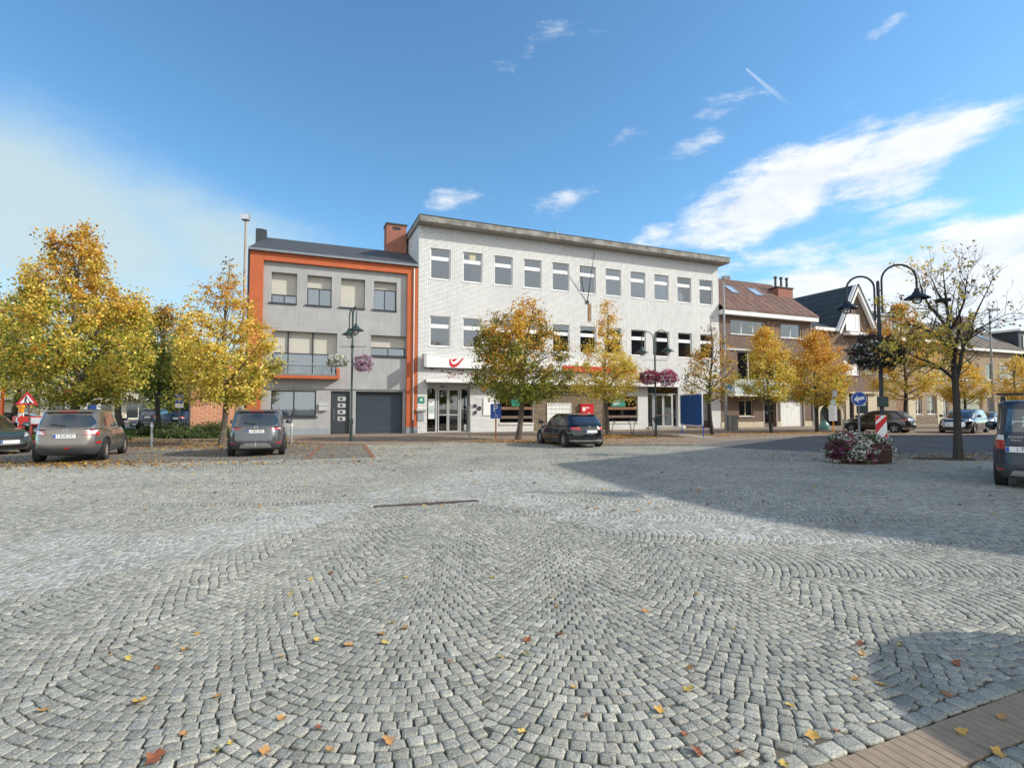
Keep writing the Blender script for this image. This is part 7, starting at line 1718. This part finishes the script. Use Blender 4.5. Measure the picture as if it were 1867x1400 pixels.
# ordinary tall lamps
def mast(label, base, H, rz, mat, r0, head, group='tall street masts'):
    o = empty('lamp_mast', base, rz, label, 'street lamp', group); q = MB(); q.tube([(0, 0, 0), (0, 0, H * .28), (0, 0, H)], [r0, r0 * .8, r0 * .5], 12); q.build('pole', MAT[mat], o, smooth=True)
    q = MB()
    if head == 'flood': q.box(-.22, .18, -.16, .16, H - .02, H + .36); q.build('lamp_head', MAT['galv'], o, bevel=.05); MB().box(-.20, .16, -.2, -.161, H + .02, H + .30).build('lamp_glass', MAT['lamp_clear'], o)
    else: q.box(-.1, .95 if head == 'long' else .55, -.13, .13, H - .02, H + .20); q.build('lamp_head', MAT['galv'], o, bevel=.04); MB().box(.05, .85 if head == 'long' else .5, -.1, .1, H - .06, H - .021).build('lamp_glass', MAT['lamp_clear'], o)
    return o
mast('tall weathered concrete mast with floodlight at the corner of the orange framed house', at(439, 29), hz(402, 29), 0, 'pole_concrete', .13, 'flood')
m2 = mast('steel mast with lantern at the corner between white office and brown house', gp(1324, 785), hz(508, gp(1324, 785).y), 0, 'galv', .12, 'short')
q = MB(); zz = hz(706, 39); q.box(-.42, .42, -.12, -.09, zz - .16, zz + .16); q = q.build('street_name_plate', MAT['plate_blue'], m2)
mast('slim steel mast at the far right before the speckled house', at(1813, 49), hz(566, 49), 0, 'galv', .13, 'long')
# disabled parking sign
b = gp(904, 801); ps = empty('parking_sign', b, R(3), 'blue P parking sign with wheelchair symbol on a red post', 'sign'); z1 = hz(736.5, b.y); z0 = hz(763, b.y)
q = MB(); w_ = .29; n = 5; cr_ = .05
def rrect(w, za, zb, c): 
    P = []
    for (cx, cz, a0) in ((w - c, za + c, -90), (w - c, zb - c, 0), (-w + c, zb - c, 90), (-w + c, za + c, 180)):
        for k in range(6): a = R(a0 + 18 * k); P.append((cx + c * cos(a), cz + c * sin(a)))
    return P
MB().prism(rrect(w_, z0, z1, .05), 'y', -.012, .0).build('panel', MAT['sign_blue'], ps); MB().tube([(0, .04, 0), (0, .04, z1 - .05)], .035, 8).build('post', MAT['orange_render'], ps)
text('P', .50, 'letter', MAT['sign_white'], ps, (-.02, -.014, z0 + .52), (R(90), 0, 0), .002)
q = MB(); cz = z0 + .16; q.tube([(-.02, -.015, cz + .12), (0, -.015, cz + .03), (.09, -.015, cz + .02), (.12, -.015, cz - .05)], .012, 5); q.tube([(.07 * cos(a) + .01, -.015, cz - .03 + .07 * sin(a)) for a in np.linspace(R(110), R(380), 12)], .009, 5, False); q.lathe([(.001, 0), (.022, .02), (.001, .04)], (-.025, -.015, cz + .13), 8); q.build('wheelchair_symbol', MAT['sign_white'], ps)
# bollards
def bollard(px, py, h, r0, label, mat='galv'):
    o = empty('bollard', gp(px, py), 0, label, 'bollard', 'steel bollards'); MB().lathe([(r0, 0), (r0, h - .03), (r0 * .6, h)], n=14).build('post', MAT[mat], o, smooth=True); MB().lathe([(r0 + .012, h * .82), (r0 + .012, h * .90)], n=14).build('band', MAT['sign_white'], o); return o
bollard(276, 814, 1.05, .05, 'steel bollard between the taupe SUV and the small yellow tree'); bollard(531, 809, 1.0, .045, 'steel bollard just right of the dark grey SUV'); bollard(1538.5, 787.5, .95, .06, 'thick steel bollard near the front of the bronze crossover')
o = empty('steel_post', gp(856, 802), 0, 'tall plain grey steel post before the office entrance', 'post'); MB().tube([(0, 0, 0), (0, 0, hz(737, gp(856, 802).y))], .05, 10).build('post', MAT['galv'], o); MB().lathe([(.055, 0), (.04, .04), (.005, .05)], (0, 0, hz(737, gp(856, 802).y)), 10).build('cap', MAT['black'], o)
# blue information board
p0, p1 = gp(1242.5, 793), gp(1281, 798); ib = empty('information_board', p0, atan2(p1.y - p0.y, p1.x - p0.x), 'large faded blue board in a white rounded frame on two blue legs', 'board'); L = (p1 - p0).length
za, zb = hz(775.5, (p0.y + p1.y) / 2), hz(719, (p0.y + p1.y) / 2); q = MB(); q.tube([(0, .05, 0), (0, .05, zb - .2)], .03, 8); q.build('leg', MAT['sign_blue'], ib); q = MB(); q.tube([(L, .05, 0), (L, .05, zb - .2)], .03, 8); q.build('leg', MAT['sign_blue'], ib)
P = [(x + L / 2, z) for x, z in rrect(L / 2 + .08, za, zb, .14)]; MB().prism(P, 'y', -.02, .01).build('panel', MAT['board_blue'], ib)
q = MB(); q.tube([(x, -.02, z) for x, z in P + P[:1]], .035, 8, False); q.build('frame', MAT['white_paint'], ib, smooth=True)
q = MB()
for fx_ in (0.08, .5, .92):
    for z in (za + .07, zb - .07): q.box(L * fx_ - .02, L * fx_ + .02, -.035, -.021, z - .03, z + .03)
for fz_ in (.35, .65):
    for x in (-.02, L + .02): q.box(x - .03, x + .03, -.035, -.021, za + (zb - za) * fz_ - .02, za + (zb - za) * fz_ + .02)
q.build('clip', MAT['white_plastic'], ib)
MB().box(-.6, L + .7, -.5, .5, .031, .045).build('slab', MAT['concrete'], ib)
# round blue keep-left arrow sign
b = at(1569, 21.5); rs_ = empty('arrow_sign', b, R(-8), 'round blue sign with a white arrow pointing left behind the planter', 'sign'); zc = hz(727, 21.5); r_ = .30
MB().prism([(r_ * cos(2 * pi * k / 32), zc + r_ * sin(2 * pi * k / 32)) for k in range(32)], 'y', -.012, 0).build('disc', MAT['sign_blue'], rs_)
q = MB(); q.tube([(r_ * .94 * cos(2 * pi * k / 32), -.012, zc + r_ * .94 * sin(2 * pi * k / 32)) for k in range(33)], .012, 5, False); q.build('rim', MAT['sign_white'], rs_)
A = [(-.21, 0), (-.02, .17), (-.06, .06), (.20, .06), (.20, -.06), (-.06, -.06), (-.02, -.17)]; ca_, sa_ = cos(R(12)), sin(R(12)); q = MB(); q.prism([(a * ca_ - c * sa_, zc + a * sa_ + c * ca_) for a, c in A], 'y', -.016, -.0125); me = q.mesh('arrow'); bm = bmesh.new(); bm.from_mesh(me); bmesh.ops.triangulate(bm, faces=bm.faces); bm.to_mesh(me); bm.free(); link('arrow', me, MAT['sign_white'], rs_)
MB().tube([(0, .05, 0), (0, .05, zc + .1)], .04, 8).build('post', MAT['galv'], rs_); MB().box(-.05, .32, .02, .14, zc - .60, zc - .27).build('lamp_box', MAT['lamp_green'], rs_, bevel=.02)
# bus stop
b = gp(1520, 792); bs = empty('bus_stop', b, 0, 'bus stop pole with timetable case and yellow lower post', 'bus stop'); Yb = b.y
MB().tube([(0, 0, 0), (0, 0, hz(766, Yb))], .035, 8).build('lower_post', MAT['amber'], bs); MB().tube([(0, 0, hz(766, Yb) + .001), (0, 0, hz(712, Yb))], .03, 8).build('upper_post', MAT['galv'], bs)
tt = MB().box(-.30, .22, -.06, -.03, hz(767, Yb), hz(739, Yb)).build('timetable_case', MAT['white_plastic'], bs)
q = MB()
for k in range(7): q.box(-.26, .10 - .03 * (k % 3), -.064, -.0605, hz(742, Yb) - .12 * k - .04, hz(742, Yb) - .12 * k)
q.build('timetable_lines', MAT['curtain_dim'], tt)
MB().box(-.14, .14, -.05, -.031, hz(738, Yb), hz(729, Yb)).build('stop_flag', MAT['petunia'] if 'petunia' in MAT else MAT['pale_poster'], bs); MB().box(.03, .30, -.02, .0, hz(724, Yb), hz(712, Yb)).build('route_flag', MAT['alu'], bs)
# blue refuse bag leaning near the arch
b = gp(1503, 784); rb_ = loft([(0, -.30, .30, .26, 2.4, 2.4), (.18, -.36, .36, .32, 2.2, 2.2), (.42, -.30, .32, .30, 2.2, 2.2), (.62, -.16, .2, .18, 2, 2), (.72, -.05, .06, .05, 2, 2), (.82, -.10, .12, .10, 2, 2)], 20)
rbm = rb_.mesh('refuse_bag'); rg_ = random.Random(2)
for v in rbm.vertices: v.co += Vector((rg_.uniform(-.02, .02), rg_.uniform(-.02, .02), 0))
rb_ = link('refuse_bag', smooth_me(rbm, 60), MAT['bag']); rb_.location = b; tag(rb_, 'knotted pale blue refuse bag on the pavement under the broad orange tree', 'refuse bag')
# utility cabinet
b = gp(1336, 785); ub = empty('utility_cabinet', b, PHI, 'grey utility cabinet standing against the brown brick house by the mast', 'cabinet'); MB().box(-.35, .35, -.2, .2, .08, 1.1).build('cabinet', MAT['concrete'], ub, bevel=.01); MB().box(-.32, .32, -.215, -.201, .14, 1.04).build('door', MAT['galv'], ub); MB().box(-.38, .38, -.22, .22, 1.1, 1.15).build('lid', MAT['concrete'], ub); MB().box(-.33, .33, -.18, .18, 0, .08).build('base', MAT['concrete'], ub)
# cycle stands: V legs and a curved top, with one plank between the first two
def rack(px, py, label):
    o = empty('cycle_stand', gp(px, py), PHI, label, 'cycle stand', 'curved cycle stands along the office'); 
    for sx in (-1, 1): MB().tube([(sx * .04, 0, 0), (sx * .16, 0, .62), (sx * .20, 0, .80)], .024, 7).build('leg', MAT['lamp_green'], o)
    MB().tube([(-.34, 0, .74), (-.28, 0, .86)] + [(-.2 + .42 * t, 0, .86 + .17 * sin(pi * t)) for t in np.linspace(0, 1, 8)] + [(.34, 0, .72)], .022, 7).build('hoop', MAT['lamp_green'], o, smooth=True); return o
rack(1114, 793, 'curved cycle stand directly right of the bright yellow tree trunk'); rack(1153, 792, 'middle curved cycle stand below the shop window'); rack(1193, 791, 'curved cycle stand at the foot of the black double lamp')
# one-way sign by the lawn
b = at(325.5, 34); ow_ = empty('one_way_sign', b, 0, 'square blue sign with white upward arrow and plate below, left of the annexe', 'sign'); zt = hz(719.5, 34); s_ = .27
MB().box(-s_, s_, -.012, 0, zt - 2 * s_, zt).build('panel', MAT['sign_blue'], ow_); MB().box(-s_, s_, -.012, 0, zt - 2 * s_ - .30, zt - 2 * s_ - .02).build('supplementary_plate', MAT['sign_white'], ow_); MB().tube([(0, .04, 0), (0, .04, zt - .1)], .03, 8).build('post', MAT['galv'], ow_)
q = MB(); zc = zt - s_; q.box(-.028, .028, -.016, -.0125, zc - .19, zc + .05); q.prism([(-.11, zc + .05), (.11, zc + .05), (0, zc + .20)], 'y', -.016, -.0125); q.build('arrow', MAT['sign_white'], ow_)
# roadworks group on the left
b = at(49, 21.5); rw = empty('roadworks_sign', b, R(10), 'red bordered roadworks warning triangle on a leaning post', 'sign'); zt, zb_ = hz(713.5, 21.5), hz(738, 21.5); hw_ = .42
T = [(-hw_ - .06, zb_), (hw_ - .06, zb_), (-.06, zt)]; MB().prism(T, 'y', -.012, 0).build('panel', MAT['sign_red'], rw); c_ = (T[0][0] + T[1][0] + T[2][0]) / 3, (T[0][1] + T[1][1] + T[2][1]) / 3
MB().prism([(c_[0] + (x - c_[0]) * .62, c_[1] + (z - c_[1]) * .62) for x, z in T], 'y', -.016, -.0125).build('inner_triangle', MAT['sign_white'], rw)
q = MB(); x0, z0 = c_; q.tube([(x0 - .02, -.02, z0 + .17), (x0 - .02, -.02, z0 + .175)], .03, 6); q.bar((x0 - .02, -.018, z0 + .14), (x0 - .06, -.018, z0 + .02), .06, .004, up=(0, 1, 0)); q.bar((x0 - .06, -.018, z0 + .02), (x0 - .10, -.018, z0 - .12), .035, .004, up=(0, 1, 0)); q.bar((x0 - .05, -.018, z0 + .02), (x0 + .0, -.018, z0 - .12), .035, .004, up=(0, 1, 0)); q.bar((x0 - .02, -.018, z0 + .12), (x0 + .12, -.018, z0 - .06), .02, .004, up=(0, 1, 0)); q.prism([(x0 + .04, z0 - .12), (x0 + .20, z0 - .12), (x0 + .12, z0 - .03)], 'y', -.020, -.0165); q.build('digging_figure', MAT['black'], rw)
MB().tube([(-.06, .03, zb_ + .3), (.14, .03, .0)], .03, 7).build('post', MAT['rust'], rw)
MB().box(-.12, .4, -.15, .2, 0, .09).build('foot', MAT['black_rubber'], rw)
def barrier(px, Y, rz, label, w=1.0):
    o = empty('road_barrier', at(px, Y), rz, label, 'barrier', 'red plastic road barriers'); o.scale = (1.05, 1, 1.3); q = MB(); h = 1.0
    q.box(-w / 2, w / 2, -.06, .06, .72, h); q.box(-w / 2, w / 2, -.05, .05, .12, .24)
    for x in (-.5, -.17, .17, .5): q.box(x * w - .04 * np.sign(x) - .045, x * w - .04 * np.sign(x) + .045, -.045, .045, .24, .72)
    q.build('frame', MAT['barrier_red'], o, bevel=.015); MB().box(-w * .1, w * .42, -.068, -.0605, .76, .96).build('reflector_panel', MAT['sign_white'], o)
    for x in (-.38, .38): MB().box(x * w - .06, x * w + .06, -.28, .28, 0, .11).build('foot', MAT['orange_plastic'], o, bevel=.01)
    return o
barrier(32, 22.6, R(-30), 'red road barrier left of the leaning sign post', 1.0); barrier(62, 22.2, R(8), 'red road barrier right of the leaning sign post', 1.1)
wl = empty('warning_lamp', at(35.5, 22.2), 0, 'amber warning lamp on a red and white beacon beside the roadworks triangle', 'warning lamp'); z_ = hz(742, 22.2)
MB().box(-.11, .11, -.02, .02, .2, z_ - .25).build('beacon_panel', MAT['sign_white'], wl); q = MB()
for k in range(3): q.prism([(-.11, .35 + .36 * k), (.11, .47 + .36 * k), (.11, .65 + .36 * k), (-.11, .53 + .36 * k)], 'y', -.026, -.021)
q.build('stripe', MAT['sign_red'], wl); MB().box(-.09, .09, -.05, .05, z_ - .25, z_ - .09).build('battery_case', MAT['amber'], wl, bevel=.02)
q = MB(); q.prism([(.12 * cos(2 * pi * k / 20), z_ + .12 * sin(2 * pi * k / 20)) for k in range(20)], 'y', -.05, .05); q.build('lens', MAT['amber'], wl, bevel=.02); MB().box(-.22, .22, -.15, .15, 0, .12).build('foot', MAT['black_rubber'], wl)
op = empty('orange_post', at(1, 24), 0, 'tall orange plastic post at the very left edge', 'post'); q = MB(); q.box(-.05, .05, -.05, .05, 0, hz(706, 24)); q.box(-.16, .16, -.16, .16, 0, .06); q.build('post', MAT['orange_plastic'], op)
gbn = empty('wheelie_bin', at(12, 22.5), R(12), 'dark green wheelie bin behind the teal grey hatchback', 'bin'); q = MB(); P = [(-.36, -.32), (.36, -.32), (.36, .32), (-.36, .32)]
q.add([(x * .8, y * .8, .06) for x, y in P] + [(x, y, .98) for x, y in P], [(0, 1, 2, 3), (4, 5, 6, 7), (0, 1, 5, 4), (1, 2, 6, 5), (2, 3, 7, 6), (3, 0, 4, 7)]); q.build('tub', MAT['green_bin'], gbn, bevel=.02); MB().box(-.39, .39, -.36, .38, .985, 1.05).build('lid', MAT['green_bin'], gbn, bevel=.02)
for sx in (-1, 1):
    q = MB(); q.prism([(.3 + .09 * cos(2 * pi * k / 16), .09 + .09 * sin(2 * pi * k / 16)) for k in range(16)], 'x', sx * .30 - .025, sx * .30 + .025); q.build('wheel', MAT['black_rubber'], gbn)
# small signs seen past the big trunk
o = empty('no_entry_sign', at(122, 31), 0, 'small red and white no entry sign left of the big tree trunk', 'sign'); z_ = hz(718, 31); MB().prism([(.30 * cos(2 * pi * k / 20), z_ + .30 * sin(2 * pi * k / 20)) for k in range(20)], 'y', -.01, 0).build('disc', MAT['sign_red'], o); MB().box(-.2, .2, -.014, -.0105, z_ - .05, z_ + .05).build('bar', MAT['sign_white'], o); MB().box(-.18, .18, -.01, 0, z_ - .85, z_ - .40).build('supplementary_plate', MAT['sign_white'], o); MB().tube([(0, .04, 0), (0, .04, z_)], .03, 6).build('post', MAT['galv'], o)
o = empty('stop_flag_sign', at(113, 33), 0, 'small teal round sign on a brown post above the taupe SUV', 'sign'); z_ = hz(701, 33); MB().prism([(.26 * cos(2 * pi * k / 20), z_ + .26 * sin(2 * pi * k / 20)) for k in range(20)], 'y', -.01, 0).build('disc', MAT['teal_poster'], o); MB().tube([(0, .04, 0), (0, .04, z_)], .05, 6).build('post', MAT['rust'], o)
# scooter parked far left
o = empty('parked_scooter', at(236, 40), R(15), 'small black motor scooter parked right behind the taupe SUV', 'scooter'); q = MB(); q.tube([(-.62, 0, .62), (-.2, 0, .70), (.05, 0, .58), (.12, 0, .32), (.42, 0, .32), (.58, 0, .62), (.62, 0, .98)], [.10, .13, .10, .07, .07, .06, .04], 8); q.build('body', MAT['paint_black'], o, smooth=True)
for x in (-.55, .66): wheel(o, x, 0, .25, .11, 1, 'five')
MB().tube([(-.6, 0, .80), (-.15, 0, .84)], .11, 8).build('seat', MAT['black'], o, smooth=True); MB().tube([(.60, -.3, 1.05), (.60, .3, 1.05)], .02, 6).build('handlebar', MAT['black'], o); MB().box(-.9, -.55, -.18, .18, .85, 1.15).build('top_box', MAT['black'], o, bevel=.03)
# a further double lamp outside the frame on the right: only its shadow reaches the square
lamp('double lamp standing right of the photographer beside the hall', (11.3, 9.25, 0), 6.3, ((.8, 0), (.8, 0)), R(5), 'lamp_green')

# ------------------------------------------------------------------ fallen leaves
LCOL = dict(y=('pale yellow', (.62, .45, .10)), o=('orange', (.52, .27, .09)), r=('rusty red', (.28, .095, .04)), g=('golden', (.58, .34, .07)), b=('brown', (.26, .13, .06)))
LEAVES = [(254,1281,'g',1.5),(77,1297,'o',1),(283,1383,'r',1.4),(334,1340,'o',.9),(486,1371,'o',1.3),(393,1370,'y',.7),(420,1356,'y',.7),(361,1157,'g',1),(337,1185,'o',1),(201,1196,'g',.9),(234,1201,'y',.9),(287,1219,'b',.9),(396,1271,'o',.9),
 (529,1086,'y',1.1),(567,1057,'y',.9),(687,1061,'o',1),(603,1046,'r',1),(739,1053,'y',.9),(897,1053,'y',.9),(540,1123,'y',1),(716,1136,'g',1),(737,1146,'o',1.2),(695,1157,'o',1.1),(700,1173,'y',1),(636,1177,'o',1.3),(514,1198,'g',1.1),(577,1167,'y',.9),(961,1168,'r',1.1),(959,1191,'y',.8),(820,1207,'b',.8),(914,1199,'y',.7),(513,1311,'o',1),(581,1328,'r',.9),(601,1368,'o',.9),(707,1353,'o',1.3),(953,1336,'y',.9),
 (1021,1158,'r',1.1),(1006,1090,'g',1),(1015,1106,'o',.9),(1177,1116,'o',1),(1270,1084,'g',.9),(1257,1219,'o',1),(1256,1259,'y',1.1),(1201,1297,'g',1.1),(1046,1254,'g',.8),(1069,1306,'b',.8),(1249,1340,'r',.8),(1270,1371,'r',1.2),(1349,1374,'b',.9),(1340,1146,'y',.8),
 (1570,1175,'r',1.1),(1572,1193,'o',1),(1642,1177,'y',.8),(1560,1239,'o',.8),(1607,1249,'g',.8),(1743,1211,'r',1),(1440,1287,'y',.8),(1481,1343,'g',1.1),(1526,1334,'r',.9),(1728,1269,'b',.9),(1827,1310,'o',1),(1752,1336,'g',1),(1819,1375,'g',1),(1429,1395,'y',.9)]
protos = []
def leaf_proto(k):
    rg_ = random.Random(60 + k); n = 22; lob = [0, .55, .95, .55, .35, .8, 1.0, .7, .42, .62, .8, .5]
    out = []
    for i in range(n):
        a = 2 * pi * i / n; rr2 = (.55 + .45 * abs(cos(2.5 * a)) ** .7) * (1 + rg_.uniform(-.12, .12)) * (1.15 if abs(a - pi / 2) < .5 else 1)
        out.append((rr2 * cos(a) * .85, rr2 * sin(a)))
    c1, c2 = rg_.uniform(.25, .6), rg_.uniform(-.1, .4)
    f = lambda x, y: c1 * x * x * (1 if rg_.random() > .1 else .7) + c2 * y * y + .08 * sin(5 * x + k) + .04
    vs = [(0, 0, .03)] + [(x * .5, y * .5, f(x * .5, y * .5)) for x, y in out] + [(x, y, f(x, y)) for x, y in out] 
    fs = [(0, 1 + i, 1 + (i + 1) % n) for i in range(n)] + [(1 + i, 1 + n + i, 1 + n + (i + 1) % n, 1 + (i + 1) % n) for i in range(n)]
    me = bpy.data.meshes.new('leaf'); b_ = len(vs); vs += [(-.02, -.6, .05), (.02, -.6, .05), (.0, -1.35, .12)]; fs.append((b_, b_ + 1, b_ + 2)); me.from_pydata(vs, [], fs); me.shade_smooth(); return me
pro = [leaf_proto(k) for k in range(6)]
LM = {}
for k, (nm, c) in LCOL.items(): LM[k] = pm('leaf_' + nm.replace(' ', '_'), tuple(v * .8 for v in c), .6, var=.3, scale=30)
bands = {}
for i, (px, py, c, s) in enumerate(LEAVES):
    nm = 'near the bottom edge' if py > 1325 else ('in the lower part of the picture' if py > 1225 else ('midway up the cobbles' if py > 1130 else 'farther up the cobbles'))
    bands.setdefault((c, nm), []).append((px, i))
ORD = ['leftmost', 'second from left', 'third from left', 'fourth from left', 'fifth from left', 'sixth from left', 'seventh from left', 'eighth from left']
rg_ = random.Random(9)
for (c, nm), lst in bands.items():
    lst.sort()
    for k, (px, i) in enumerate(lst):
        x, y, c_, s = LEAVES[i]; me = pro[i % 6].copy(); o = link('fallen_leaf', me, LM[c]); p = gp(x, y); o.location = (p.x, p.y, .006); sc = .030 * s * rg_.uniform(.85, 1.15); o.scale = (sc, sc, sc); o.rotation_euler = (rg_.uniform(-.25, .25), rg_.uniform(-.3, .3), rg_.uniform(0, 6.3))
        lb = (f'the only {LCOL[c][0]} fallen leaf {nm}' if len(lst) == 1 else (f'{ORD[k]} of the {LCOL[c][0]} fallen leaves {nm}' if k < len(lst) - 1 or k == 0 else f'rightmost of the {LCOL[c][0]} fallen leaves {nm}'))
        tag(o, lb, 'leaf', 'leaves fallen on the cobbles')
def litter():
    r = np.random.default_rng(77); P = []
    def add(n, cx, cy, sx, sy): P.append(np.stack([r.normal(cx, sx, n), r.normal(cy, sy, n)], 1))
    for px, py, n, sx, sy in ((128, 800, 2600, 3.2, 3.2), (110, 846, 1500, 2.6, .7), (404, 812, 1700, 2.6, 1.6), (300, 806, 900, 3, 1.0), (945, 805, 900, 1.8, .9), (1108, 797, 3200, 1.8, 1.2), (1060, 808, 700, 2.5, 1.0), (1299, 794, 700, 2, .8), (1407, 790, 800, 1.6, .6), (1490, 789, 900, 2, .6), (1720, 832, 900, 3.2, .9), (1500, 790, 700, 7, 1.0)):
        b = gp(px, py); add(n, b.x, b.y, sx, sy)
    x = r.uniform(-26, -3, 2200); y = r.uniform(15, 26, 2200); P.append(np.stack([x, y], 1)); x = r.uniform(-16, 16, 420); y = r.uniform(8, 19, 420); P.append(np.stack([x, y], 1))
    P = np.concatenate(P); P = P[(P[:, 1] > 6.5)]; n = len(P)
    # keep off the buildings
    t = (P[:, 0] - F0.x) * U.x + (P[:, 1] - F0.y) * U.y; d = (P[:, 0] - F0.x) * N.x + (P[:, 1] - F0.y) * N.y; ok = ~((d > -.1) & (t > -11)); P = P[ok]; n = len(P)
    z = np.where(inpoly(P[:, 0], P[:, 1], PAVE_A), .036, .012)
    V, F, C = leaf_cloud(np.column_stack([P, z + r.uniform(0, .012, n)]), .078, np.concatenate([pick('gold', n // 3, r), pick('orange', n // 5, r), pick('brown', n - n // 3 - n // 5, r)])[r.permutation(n)] * .9, r, 3.0)
    V[:, 2] = np.maximum(V[:, 2], np.repeat(z, 4) * .6)
    tag(np_mesh('leaf_litter', V, 0, F, MAT['leaves'], cols=C), 'scattered autumn leaves drifting over the bays and pavement under the trees', 'leaves', kind='stuff')
litter()
